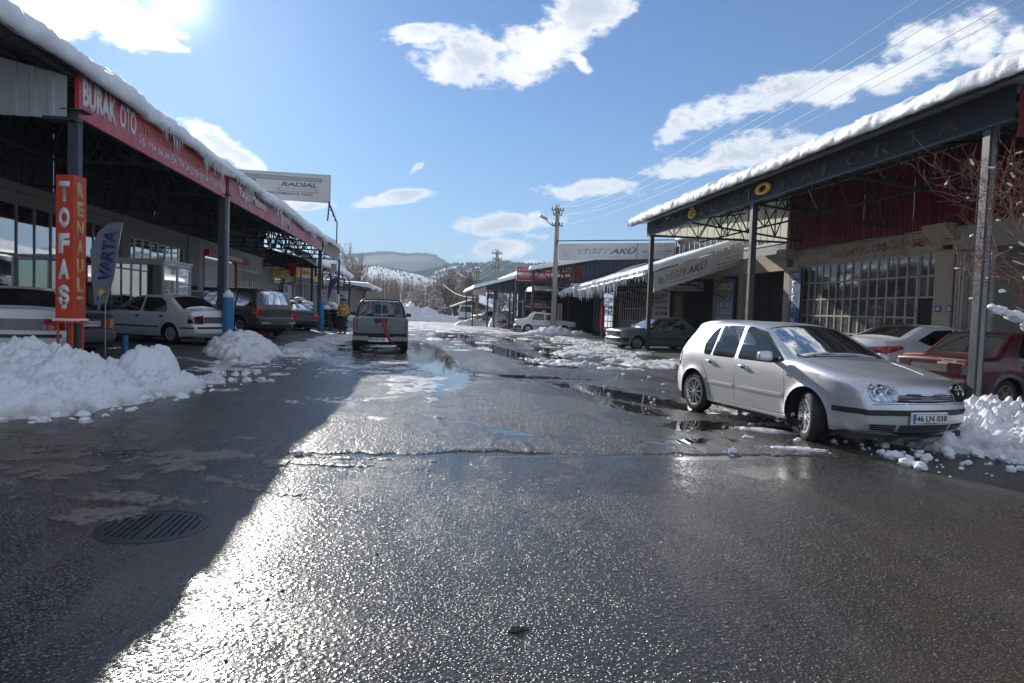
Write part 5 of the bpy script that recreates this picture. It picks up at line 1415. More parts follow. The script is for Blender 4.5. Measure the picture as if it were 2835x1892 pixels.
for k, (mm, a) in enumerate(((M_palegrey, .12), (M_fadedred, .32), (M_yellow, .46), (M_ink, .66), (M_blue, .95), (M_yellow, 1.3), (M_bluetext, 1.55))):
    r_ = .075 if k == 4 else .05
    MB().prism([(a + r_ * (1.9 if k == 4 else 1) * math.cos(q_ * pi / 8), .35 + r_ * math.sin(q_ * pi / 8)) for q_ in range(16)], lambda p_, q_: (9.18 + p_, 41.599, 2.5 + q_), lambda p_, q_: (9.18 + p_, 41.59, 2.5 + q_)).build('badge', mm, b)
t = thing('feather_flag', 'pink red feather flag furled beside the grey sedan', 'feather flag', (12.0, 43, .05))
MB().lathe([(.02, .3), (.10, .5), (.16, 1.0), (.13, 1.7), (.06, 2.2), (.02, 2.45)], 10, c=(10.6, 40, .05)).build('cloth', paint((.6, .05, .12), .7, 0, .5, 1.2, dcol=(.65, .45, .5), name='pink_flag'), t, True)
MB().lathe([(.02, 1.9), (.07, 2.0), (.05, 2.4), (.02, 2.62)], 10, c=(10.6, 40, .06)).build('cloth_top', M_blue, t, True)
MB().tube([(10.6, 40, 0), (10.6, 40, 2.75)], .02, 6).build('pole', M_alu, t)

# hall with clerestory behind, dark sheds farther
t = thing('hall', 'cream hall with a strip of clerestory windows behind the awning', 'hall', (18, 38, 0))
MB().box(16.0, 26, 29, 42, 0, 5.0).build('wall', M_plaster_lt, t)
window(t, 29.2, 41.8, 5.02, 6.1, 16, 1, 15.98, -1, M_wframe, M_pane, .12, 'window')
MB().box(15.9, 26, 28.9, 42.1, 6.1, 6.3).build('eave', M_plaster, t)
MB().box(16.1, 26, 29, 42, 5.0, 6.1).build('upper_wall', M_plaster_lt, t)
roof_snow(t, 15.9, -1, 28.9, 42.2, 6.32, .12, .35, .2, 6, seed=31, dy=.12, lip=1.2); icicles(t, 15.75, 29, 42, 6.28, 60, .1, .45, 31, .35)
corr('roof_sheet', M_darksheet, Rc, (14.5, 28.9, 0), (1, 0, 0), (0, 0, 1), .001, 0, .001, .3, .01) if False else None
Rd = thing('shed', 'large dark sheeted shed with a snowy roof and red cladding behind the pole', 'shed', (14, 52, 0))
# near gable (faces the camera) rising to the right
def rz_(x): return 4.35 + (x - 7.5) * .20
corr('gable_sheet', M_bluesheet, Rd, (11.2, 48, 0), (1, 0, 0), (0, 0, 1), 10, lambda a: 3.3, lambda a: rz_(11.2 + a), .3, .04, 1.0)
corr('gable_sheet', M_redsheet, Rd, (9.0, 48, 0), (1, 0, 0), (0, 0, 1), 2.2, lambda a: 3.6, lambda a: rz_(9.0 + a), .3, .04, 1.1)
corr('side_sheet', M_bluesheet, Rd, (9.0, 70, 0), (0, -1, 0), (0, 0, 1), 22, 3.3, rz_(9.0), .3, .04, 2.2)
for y, x1, h1, n_ in ((47.9, 11.2, 1.3, 3), (58, 9, .9, 2)):
    w = MB(); truss(w, (7.6, y, 3.7), (x1, y, 3.7), .55, h1, n_, .05, .07); w.build('truss', M_truss, Rd); post(Rd, 7.58, y, 0, 4.3, .15)
w = MB(); w.hexa([(7.3, 47.6, rz_(7.3)), (21.5, 47.6, rz_(21.5)), (21.5, 70, rz_(21.5)), (7.3, 70, rz_(7.3)), (7.3, 47.6, rz_(7.3) + .08), (21.5, 47.6, rz_(21.5) + .08), (21.5, 70, rz_(21.5) + .08), (7.3, 70, rz_(7.3) + .08)]); w.build('roof', M_darksheet, Rd)
grid_mesh('roof_snow', np.concatenate([[7.18, 7.2, 7.26], np.arange(7.4, 21.6, .3)]), np.concatenate([[47.42, 47.44, 47.5], np.arange(47.7, 70, .5)]),
          lambda x, y: rz_(x) + .08 + .32 * np.clip((x - 7.18) / .2, 0, 1) ** .5 * np.clip((y - 47.42) / .25, 0, 1) ** .5 * (1 + .4 * (fbm(x, y, seed=8) - .5)) - .02, M_snow_roof, None, Rd)
icicles(Rd, 7.25, 47.6, 60, 4.35, 90, .15, .7, 41, .35)
# neighbour awning with icicles, balcony
t = thing('awning', 'short awning with hanging icicles behind the pole', 'awning', (8.8, 51, 3))
MB().box(7.9, 10.2, 49.6, 53, 2.92, 3.0).build('sheet', M_darksheet, t)
grid_mesh('snow', np.arange(7.75, 10.4, .08), np.arange(49.4, 53, .15), lambda x, y: 2.98 + .34 * np.clip((x - 7.75) / .2, 0, 1) ** .5 * np.clip((y - 49.4) / .2, 0, 1) ** .5 + .13 * (x - 7.75) * .8 + .1 * (fbm(x * 2, y * 2, seed=4) - .5), M_snow_roof, None, t)
icicles(t, 49.42, 7.8, 10.2, 3.02, 40, .08, .38, 43, .2, along='x')
t = thing('balcony', 'steel balcony rail above the dark shop window', 'balcony', (8.5, 52, 2.3))
w = MB()
for z in (2.28, 2.62): w.box(7.45, 9.8, 52, 52.05, z, z + .05)
for x in np.arange(7.45, 9.9, .29): w.box(x, x + .03, 52, 52.04, 2.28, 2.65)
w.build('rail', M_steel_lite, t); MB().box(7.4, 9.8, 52, 54, 2.15, 2.27).build('slab', M_concrete, t)
t = thing('workshop', 'dark recessed shop behind the two Küpeli boards', 'workshop', (8.5, 54, 0))
MB().box(7.4, 12, 54, 54.2, 0, 3.2).build('wall', M_darksheet, t); MB().box(7.45, 7.65, 50.5, 50.7, 0, 2.9).build('column', M_truss, t)
MB().box(10.4, 13.2, 52.5, 53, 0, 3.6).build('side_wall', M_darkin, t)
MB().tube([(8.9, 50.3, 0), (8.9, 50.3, 1.6)], .16, 12).build('tank', M_white, t, True)

# signs of the middle distance
b, T_ = board('shop_sign', 'red and white KÜPELİ KARDEŞLER board high behind the pole', 'shop sign', (6.42, 48, 3.66), (1, 0, .012), 3.85, .92, M_red, .12, M_alu)
T_('KÜPELİ  KARDEŞLER', .12, .60, 3.6, .28, M_white, bold=.02)
MB().box(6.43, 10.26, 47.985, 47.995, 4.02, 4.22).build('white_band', M_white, b)
T_('DEMİR DOĞRAMA & ÇELİK ÇATI', .36, .39, 3.1, .13, M_redtext, bold=.01, lift=.02); T_('PROFİL VE KÖŞEBENT ÇEŞİTLERİ', .18, .19, 3.4, .13, M_white, bold=.01); T_('0344 715 22 12  0536 678 38 80  0543 645 32 09', .08, .04, 3.7, .1, M_ink, bold=.0)
w = MB(); w.box(6.35, 6.5, 48.1, 48.25, -.05, 3.66); w.box(10.2, 10.32, 48.1, 48.2, -.05, 3.66); w.box(6.4, 10.3, 48.1, 48.2, 3.5, 3.62); w.box(6.4, 10.3, 48.1, 48.2, 3.3, 3.36); w.build('frame', M_steel, b)
b, T_ = board('shop_sign', 'maroon KÜPELİ KARDEŞLER board at eye level before the dark shop', 'shop sign', (7.15, 49, 1.66), (1, 0, 0), 2.05, .52, M_maroon, .06, M_truss)
T_('KÜPELİ', .45, .29, 1.15, .17, M_signwhite, bold=.02); T_('KARDEŞLER', .1, .06, 1.85, .17, M_signwhite, bold=.02)
MB().box(7.05, 7.15, 49.05, 49.15, 0, 2.3).build('leg', M_steel_lite, b)
b, T_ = board('upright_sign', 'narrow upright white board with red letters CİVATA by the pole', 'shop sign', (9.82, 50, .82), (1, 0, 0), .36, 1.32, M_signwhite, .05)
for k, ch in enumerate('CİVATA'): T_(ch, .09 if ch != 'İ' else .14, 1.12 - k * .21, .18 if ch != 'İ' else .08, .16, M_redtext, bold=.02)
b, T_ = board('upright_sign', 'narrow upright board of red letters half hidden behind the nearest pole', 'shop sign', (9.4, 50.1, .82), (1, 0, 0), .3, 1.32, M_palegrey, .05)
for k, ch in enumerate('ÇELİK'): T_(ch, .07, 1.1 - k * .25, .16 if ch != 'İ' else .06, .18, M_fadedred, bold=.02)
b, T_ = board('roof_sign', 'long faded white YİĞİTAKÜ board hung in a steel frame over the roofs', 'roof sign', (8.2, 42, 4.76), (1, 0, .056), 7.45, .96, M_signwhite, .12, M_alu)
T_('YİĞİT', 1.15, .32, 2.15, .42, M_palegrey, bold=.03, shear=.3); T_('AKÜ', 3.25, .31, 1.75, .42, M_fadedgrey, bold=.03, shear=.3)
T_('"Gücü ve Enerjinin Kaynağı"', 1.8, .10, 2.2, .11, M_palegrey, shear=.2)
for k in range(4): T_('/', .2 + k * .11, .25, .12, .42 - k * .05, M_palegrey, shear=-.9)
T_('SABIR', 5.9, .72, 1.1, .16, M_palegrey, bold=.01); T_('OTO ELEKTRİK', 5.5, .54, 1.8, .11, M_palegrey); T_('Bilgisayarlı Arıza Tespiti', 5.4, .38, 1.9, .10, M_ink, bold=.01); T_('Kadir KOCAKAYA', 5.7, .22, 1.4, .09, M_fadedgrey); T_('GSM 0 535 953 99 30', 5.5, .07, 1.7, .08, M_palegrey)
w = MB(); w.bar((8.1, 42.1, 5.93), (15.85, 42.1, 6.36), .06); w.bar((15.8, 42.1, 6.36), (15.8, 42.1, 4.2), .07); w.box(12.4 + .8, 13.2 + .03, 41.985, 41.998, 5.02, 5.98)
w.bar((8.05, 42.1, 5.95), (8.6, 45, 5.95), .05)
w.build('hanging_frame', M_truss, b)

# far canopy and exhaust shop
t = thing('canopy', 'small snow topped canopy of the distant exhaust shop on thin posts', 'canopy', (5, 57, 0))
for x, y, z1 in ((5.06, 55.1, 3.3), (4.0, 57, 3.1), (6.58, 48.9 + 4, 3.4), (5.7, 56, 3.3), (4.0, 66, 3.1)): post(t, x, y, -.05, z1, .12)
def z3(x): return 3.12 + (x - 3.9) * .28
w = MB(); w.hexa([(3.8, 54.8, z3(3.8)), (8.2, 54.8, z3(8.2)), (8.2, 67, z3(8.2)), (3.8, 67, z3(3.8)), (3.8, 54.8, z3(3.8) + .07), (8.2, 54.8, z3(8.2) + .07), (8.2, 67, z3(8.2) + .07), (3.8, 67, z3(3.8) + .07)]); w.build('roof', M_darksheet, t)
corr('gable_sheet', M_darksheet, t, (4.9, 55, 0), (1, 0, 0), (0, 0, 1), 3.2, 3.05, lambda a: z3(4.9 + a) - .02, .3, .04, 1.1)
MB().box(3.9, 8.2, 55.0, 55.1, 2.92, 3.02).build('beam', M_truss, t)
grid_mesh('roof_snow', np.arange(3.7, 8.3, .12), np.arange(54.6, 67, .3), lambda x, y: z3(x) + .07 + .26 * np.clip((x - 3.7) / .2, 0, 1) ** .5 * np.clip((y - 54.6) / .25, 0, 1) ** .5 * (1 + .4 * (fbm(x * 2, y, seed=2) - .5)) - .02, M_snow_roof, None, t)
icicles(t, 3.78, 54.8, 66, 3.1, 60, .1, .4, 51, .3)
b, T_ = board('shop_sign', 'pale pink faded board under the snowy tip of the distant canopy', 'shop sign', (3.85, 54.9, 2.62), (1, 0, .05), 1.05, .46, paint((.62, .5, .5), .6, 0, .4, 2, name='pink_white_sign'), .06)
T_('EGZOZCU', .12, .15, .8, .16, M_fadedred)
b, T_ = board('shop_sign', 'small pale blue board ENDER EGZOZ beside the second pole', 'shop sign', (5.1, 55.9, 2.4), (1, 0, 0), .58, .42, M_ltblue, .05)
T_('ENDER', .07, .23, .44, .13, M_ink); T_('EGZOZ', .07, .06, .44, .13, M_redtext)
b, T_ = board('upright_sign', 'narrow upright white board OTO EGZOZ fixed to the second pole', 'shop sign', (5.9, 59, .67), (1, 0, 0), .40, 1.68, M_white, .05)
T_('OTO', .07, 1.5, .26, .12, M_redtext, bold=.02)
for k, ch in enumerate('EGZOZ'): T_(ch, .10, 1.2 - k * .27, .20, .2, M_redtext, bold=.04)
b, T_ = board('shop_sign', 'wide white and green board OTO EGZOZ MARKET low behind the posts', 'shop sign', (6.8, 64, .45), (1, 0, -.03), 1.5, .86, M_white, .05)
T_('TEKNİK EGZOZ', .1, .68, 1.3, .12, M_green); T_('OTO EGZOZ', .12, .40, 1.25, .18, M_redtext, bold=.02); T_('MARKET', .3, .14, .9, .17, M_redtext, bold=.02)
b, T_ = board('shop_sign', 'yellow and blue poster board above the exhaust shop', 'shop sign', (7.4, 57.2, 3.12), (1, 0, 0), 1.25, .78, paint((.55, .55, .45), .5, 0, .3, 2, name='poster'), .05)
T_('OTO LASTİK', .1, .55, 1.0, .14, M_yellow); T_('AKÜ', .15, .2, .35, .25, M_bluetext); T_('JANT', .75, .2, .4, .25, M_bluetext)
t = thing('firewood_stack', 'stack of brown scrap wood under snow between two posts', 'woodpile', (6.7, 56, 0))
for k in range(26):
    g1 = random.uniform; x, z = 6.2 + g1(0, 1.3), .1 + g1(0, .55)
    MB().bar((x, 55.6, z), (x + g1(-.3, .3), 56.3, z + g1(-.1, .15)), .09, .07).build('log', M_wood, t)
# stone hut
t = thing('hut', 'low timber gabled hut with snow on its roof at the street end', 'hut', (6, 92, 0))
w = MB(); w.box(3.9, 4.2, 90, 90.2, 0, 1.6); w.box(3.9, 8.6, 92.5, 92.7, 0, 2.0); w.box(7.0, 8.6, 90, 90.2, 0, 1.65); w.box(8.5, 8.6, 90, 96, 0, 1.65); w.box(3.9, 4.0, 90, 96, 0, 1.6); w.build('wall', M_plaster_lt, t)
MB().prism([(3.7, 1.62), (8.9, 1.62), (6.15, 2.5)], lambda a, c: (a, 90, c), lambda a, c: (a, 90.2, c)).build('gable', M_roofbrown, t)
MB().box(5.6, 6.5, 89.96, 90, 1.75, 2.2).build('hatch', M_wood, t)
for a, b_ in (((3.2, 1.45), (6.15, 2.55)), ((6.15, 2.55), (9.3, 1.4))):
    w = MB(); w.hexa([(a[0], 89.5, a[1]), (b_[0], 89.5, b_[1]), (b_[0], 96, b_[1]), (a[0], 96, a[1]), (a[0], 89.5, a[1] + .08), (b_[0], 89.5, b_[1] + .08), (b_[0], 96, b_[1] + .08), (a[0], 96, a[1] + .08)]); w.build('roof', M_roofbrown, t)
    w = MB(); w.hexa([(a[0], 89.45, a[1] + .08), (b_[0], 89.45, b_[1] + .08), (b_[0], 96, b_[1] + .08), (a[0], 96, a[1] + .08), (a[0], 89.45, a[1] + .26), (b_[0], 89.45, b_[1] + .28), (b_[0], 96, b_[1] + .28), (a[0], 96, a[1] + .26)]); w.build('roof_snow', M_snow_roof, t)
MB().box(4.2, 7.2, 89.3, 92, 1.42, 1.5).build('lean_to', M_snow_roof, t)

# ------------------------------------------------------------------ electric poles and wires
def pole(label, x, y, h, arms, lamp=None, lean=0):
    t = thing('electric_pole', label, 'electric pole', (x, y, 0))
    w = MB(); b0, b1 = .17, .10
    w.hexa([(x - b0, y - b0, -.1), (x + b0, y - b0, -.1), (x + b0, y + b0, -.1), (x - b0, y + b0, -.1), (x - b1 + lean, y - b1, h), (x + b1 + lean, y - b1, h), (x + b1 + lean, y + b1, h), (x - b1 + lean, y + b1, h)])
    w.build('shaft', M_polecon, t, bevel=.02)
    for z, hw_ in arms:
        MB().box(x + lean - hw_, x + lean + hw_, y - .14, y - .08, z - .05, z + .05).build('crossarm', M_steel_lite, t)
        for k in (-1, -.45, .45, 1):
            MB().lathe([(.0, .0), (.02, 0), (.045, .05), (.03, .08), (.05, .12), (.02, .17), (0, .17)], 8, c=(x + lean + k * hw_ * .9, y - .11, z + .05)).build('insulator', M_insul, t, True)
    chunks(t, [(x + lean + random.uniform(-.2, .2), y - .1, h + .0, .10) for _ in range(5)], M_snow, 'snow_cap')
    for dx in (-b0 - .02, b0 + .02):
        MB().tube([(x + dx * .9, y - .1, .0), (x + dx * .75 + lean * .5, y - .1, h * .5), (x + dx * .5 + lean, y - .1, h - .3)], .018, 5).build('cable', M_wire_dk, t)
    if lamp:
        z, r_ = lamp
        MB().tube([(x, y - .1, z), (x - r_ * .35, y - .15, z + .02), (x - r_ * .6, y - .2, z + .22), (x - r_ * .8, y - .3, z + .36)], .028, 8).build('lamp_arm', M_steel, t, True)
        c_ = Vector((x - r_, y - .38, z + .5)); d = Vector((-.86, -.2, .30)).normalized(); q = MB()
        rt_ = Matrix((d, Vector((0, 0, 1)).cross(d).normalized(), d.cross(Vector((0, 0, 1)).cross(d).normalized()))).transposed()
        q.obox(c_, (.62, .26, .16), rt_).build('lamp_head', M_greysheet, t, bevel=.05)
    return t
pole('nearest electric pole with a street lamp and many crossarms', 8.60, 45.1, 8.55, ((8.25, .42), (7.95, .3), (7.25, .38)), (7.2, 1.0))
pole('second electric pole carrying the OTO EGZOZ board', 6.28, 60.7, 6.8, ((6.5, .45), (5.95, .4), (5.2, .4)))
pole('third electric pole with a small lamp near the street end', 5.15, 68, 5.6, ((5.45, .5), (5.1, .45), (4.3, .4)), (4.2, 1.4))
def wire(label, a, b_, sag, r_=.012, m_=None, n=22):
    a, b_ = Vector(a), Vector(b_)
    pts = [a.lerp(b_, k / n) + Vector((0, 0, -4 * sag * (k / n) * (1 - k / n))) for k in range(n + 1)]
    w = MB().tube(pts, r_, 5, caps=False)
    o = mesh_obj('overhead_wire', w.v, w.f, m_ or M_wire, None, True)
    tag(o, label, 'power line', 'power lines between the poles')
for k, (xa, za, xb, zb, sg_) in enumerate(((8.52, 8.42, 7.7, 7.7, 1.2), (8.45, 8.44, 5.1, 5.4, 1.2), (8.5, 7.95, 5.5, 5.7, 1.2), (8.9, 8.0, 5.4, 5.3, 1.2), (8.75, 7.3, 7.5, 6.6, 1.2))):
    wire('bright overhead wire running from the nearest pole over the dark canopy, %s' % ('topmost', 'second from the top', 'third from the top', 'fourth from the top', 'lowest')[k], (xa, 45, za), (xb, -6, zb), sg_, .0055)
for k, (dx, z0, z1) in enumerate(((-.4, 8.3, 6.6), (.4, 8.3, 6.6), (-.3, 7.3, 6.05), (.3, 7.3, 5.3))):
    wire('thin wire slung between the first and second pole, ' + ('upper one nearer the street', 'upper one nearer the sheds', 'lower one nearer the street', 'lowest one')[k], (8.6 + dx, 45, z0), (6.35 + dx * .8, 60.6, z1), .3, .006, M_wire)
for k, (dx, z0, z1) in enumerate(((-.4, 6.6, 5.5), (.4, 6.6, 5.5), (0, 5.3, 4.4))):
    wire('thin snowy wire slung between the second and third pole, ' + ('the one nearer the street', 'the one nearer the sheds', 'the low one')[k], (6.35 + dx, 60.6, z0), (5.15 + dx, 67.9, z1), .15, .008, M_wire)
wire('snow laden cable sagging past the bare tree to the third pole', (5.15, 67.9, 2.7), (2.2, 84, 4.4), .5, .03, M_snow)

# ================================================================== VEHICLES
def fillet(pts, seg=.09):
    """pts: (x, z, r, tag). Rounded polyline, closed=False. Returns [(x,z)], {tag: index}"""
    out, tags = [], {}
    n = len(pts)
    def V2(p): return np.array(p[:2], float)
    for i, p in enumerate(pts):
        r = p[2] if len(p) > 2 else 0; tg = p[3] if len(p) > 3 else None
        if r > 0 and 0 < i < n - 1:
            a, b, c = V2(pts[i - 1]), V2(p), V2(pts[i + 1])
            ra = min(r, np.linalg.norm(a - b) * .48); rc = min(r, np.linalg.norm(c - b) * .48)
            s, e = b + (a - b) / np.linalg.norm(a - b) * ra, b + (c - b) / np.linalg.norm(c - b) * rc
            for k in range(6):
                t = k / 5; q = (1 - t) ** 2 * s + 2 * t * (1 - t) * b + t * t * e
                out.append(q)
                if k == 2 and tg: tags[tg] = len(out) - 1
        else:
            out.append(V2(p))
            if tg: tags[tg] = len(out) - 1
    # subdivide long edges
    o2, m = [out[0]], {0: 0}
    for i in range(1, len(out)):
        L = np.linalg.norm(out[i] - out[i - 1]); k = max(1, int(math.ceil(L / seg)))
        for j in range(1, k + 1): o2.append(out[i - 1] + (out[i] - out[i - 1]) * j / k)
        m[i] = len(o2) - 1
    return np.array(o2), {k: m[v] for k, v in tags.items()}


def inside(P, poly):
    x, y = P[:, 0], P[:, 1]; r = np.zeros(len(P), bool); n = len(poly); j = n - 1
    for i in range(n):
        xi, yi = poly[i]; xj, yj = poly[j]
        if abs(yj - yi) > 1e-12:
            c = ((yi > y) != (yj > y)) & (x < (xj - xi) * (y - yi) / (yj - yi) + xi)
            r ^= c
        j = i
    return r


def dist_poly(P, L):
    d = np.full(len(P), 9.0)
    for i in range(len(L) - 1):
        a, b = L[i], L[i + 1]; ab = b - a; t = np.clip(((P - a) @ ab) / max(ab @ ab, 1e-9), 0, 1)
        d = np.minimum(d, np.linalg.norm(P - (a + t[:, None] * ab), axis=1))
    return d


def round_poly(poly, r=.03):
    n = len(poly); out = []
    for i in range(n):
        a, b, c = [np.array(poly[(i + k) % n], float) for k in (-1, 0, 1)]
        ra = min(r, np.linalg.norm(a - b) * .4); rc = min(r, np.linalg.norm(c - b) * .4)
        s, e = b + (a - b) / np.linalg.norm(a - b) * ra, b + (c - b) / np.linalg.norm(c - b) * rc
        for k in range(4): t = k / 3; out.append((1 - t) ** 2 * s + 2 * t * (1 - t) * b + t * t * e)
    return np.array(out)


def cdt(loops, pts):
    V, E_ = [], []
    for L in loops:
        n0 = len(V); k = len(L); V += [Vector((float(p[0]), float(p[1]))) for p in L]
        E_ += [(n0 + i, n0 + (i + 1) % k) for i in range(k)]
    V += [Vector((float(p[0]), float(p[1]))) for p in pts]
    r = delaunay_2d_cdt(V, E_, [], 0, 1e-5)
    return np.array([[v.x, v.y] for v in r[0]]), [list(f) for f in r[2]]


def surf_patch(bvh, poly, fmap, ray, thick, off, name, m, parent, dens=.05, smooth=True, skirt=.01):
    """A thing laid on the body: 2D outline mapped to a plane by fmap, shot along ray onto the body, raised by off."""
    poly = np.array(poly, float); mn, mx = poly.min(0), poly.max(0)
    gx, gy = np.arange(mn[0] + dens / 2, mx[0], dens), np.arange(mn[1] + dens / 2, mx[1], dens)
    L = []
    for i in range(len(poly)):
        a, b = poly[i], poly[(i + 1) % len(poly)]; k = max(1, int(np.linalg.norm(b - a) / dens))
        for j in range(k): L.append(a + (b - a) * j / k)
    if len(gx) and len(gy):
        G_ = np.stack(np.meshgrid(gx, gy), -1).reshape(-1, 2); G_ = G_[inside(G_, poly)]
        if len(G_): G_ = G_[dist_poly(G_, np.array(L + [L[0]])) > dens * .35]
    else: G_ = []
    P, T = cdt([L], G_)
    cen = np.array([P[t].mean(0) for t in T]); T = [t for t, k in zip(T, inside(cen, poly)) if k]
    ray = Vector(ray).normalized(); vs = []; last = None
    for p in P:
        o = Vector(fmap(p[0], p[1])) - ray * 3
        h, nrm, idx, d = bvh.ray_cast(o, ray, 8)
        if h is None: h = last if last is not None else o + ray * 3
        else: last = h
        vs.append(Vector(h) - ray * off)
    n = len(vs); bot = [v + ray * thick for v in vs]; nl = len(L)
    F = [t for t in T] + [[i + n for i in t][::-1] for t in T] + [[i, (i + 1) % nl, n + (i + 1) % nl, n + i] for i in range(nl)]
    w = MB(); w.v = [tuple(v) for v in vs + bot]; w.f = [tuple(f) for f in F]
    o = w.build(name, m, parent, False, ws=False)
    if smooth: auto_smooth(o, 40)
    return o


_wheels = {}
def wheel_parts(R_, w, rim, kind, m_rim):
    key = (R_, w, rim, kind, m_rim.name)
    if key in _wheels: return _wheels[key]
    h = w / 2; ms = {}
    def mk(q, nm, m, smooth=True):
        me = bpy.data.meshes.new(nm); me.from_pydata(q.v, [], q.f); me.materials.append(m)
        bm = bmesh.new(); bm.from_mesh(me); bmesh.ops.recalc_face_normals(bm, faces=bm.faces)
        for f in bm.faces: f.smooth = smooth
        for e in bm.edges:
            if len(e.link_faces) == 2 and e.calc_face_angle(0) > R(40): e.smooth = False
        bm.to_mesh(me); bm.free(); return me
    q = MB(); q.lathe([(rim - .01, -h * .85), (rim + .01, -h * .95), (R_ - .05, -h), (R_ - .015, -h * .82), (R_, -h * .55), (R_, -h * .22), (R_ - .008, -h * .20), (R_ - .008, -h * .14), (R_, -h * .12), (R_, h * .12), (R_ - .008, h * .14), (R_ - .008, h * .2), (R_, h * .22), (R_, h * .55), (R_ - .015, h * .82), (R_ - .05, h), (rim + .01, h * .95), (rim - .01, h * .85)], 40, 'Y', closed=True)
    ms['tyre'] = mk(q, 'tyre', M_rubber)
    q = MB(); q.lathe([(rim + .012, h * .95), (rim - .004, h * .98), (rim - .018, h * .80), (rim - .03, h * .3), (rim - .03, -h * .8), (rim, -h * .9)], 40, 'Y')
    if kind == 'steel':
        q.lathe([(rim - .02, h * .72), (rim * .8, h * .80), (rim * .62, h * .95), (rim * .3, h * .85), (0, h * .88)], 32, 'Y')
    elif kind == 'cover':
        q.lathe([(rim - .012, h * .9), (rim * .86, h * .98), (rim * .80, h * .90), (rim * .45, h * 1.02), (rim * .2, h * .98), (0, h * .99)], 32, 'Y')
        for k in range(10):
            a = 2 * pi * k / 10; q.obox((rim * .64 * math.cos(a), h * .97, rim * .64 * math.sin(a)), (rim * .3, .02, .018), Matrix.Rotation(-a, 3, 'Y'))
    else:
        n = kind
        q.lathe([(rim * .30, h * .45), (rim * .26, h * .86), (rim * .1, h * .9), (0, h * .9)], 24, 'Y')
        for k in range(n):
            a = 2 * pi * k / n
            for da in ((-.11, .11) if n == 5 and kind == 5 else (0,)):
                ca, sa = math.cos(a), math.sin(a); ta = np.array([-sa, ca])
                P = []
                w0, w1 = rim * (.10 if n > 5 else .12), rim * (.13 if n > 5 else .15)
                for (rr, ww, yo, yi) in ((rim * .2, w0, h * .86, h * .6), (rim * .97, w1 if da == 0 else w0 * .8, h * .86, h * .62)):
                    off = da * rr * 1.6
                    for s_, yy in ((-1, yi), (1, yi), (1, yo), (-1, yo)):
                        P.append((rr * ca + ta[0] * (off + s_ * ww / 2), yy, rr * sa + ta[1] * (off + s_ * ww / 2)))
                q.hexa([P[0], P[1], P[2], P[3], P[4], P[5], P[6], P[7]])
    ms['rim'] = mk(q, 'rim', m_rim)
    q = MB(); q.lathe([(0, h * .2), (rim * .8, h * .2), (rim * .8, -h * .1), (0, -h * .1)], 24, 'Y'); ms['brake_disc'] = mk(q, 'brake_disc', M_greyp)
    _wheels[key] = ms
    return ms


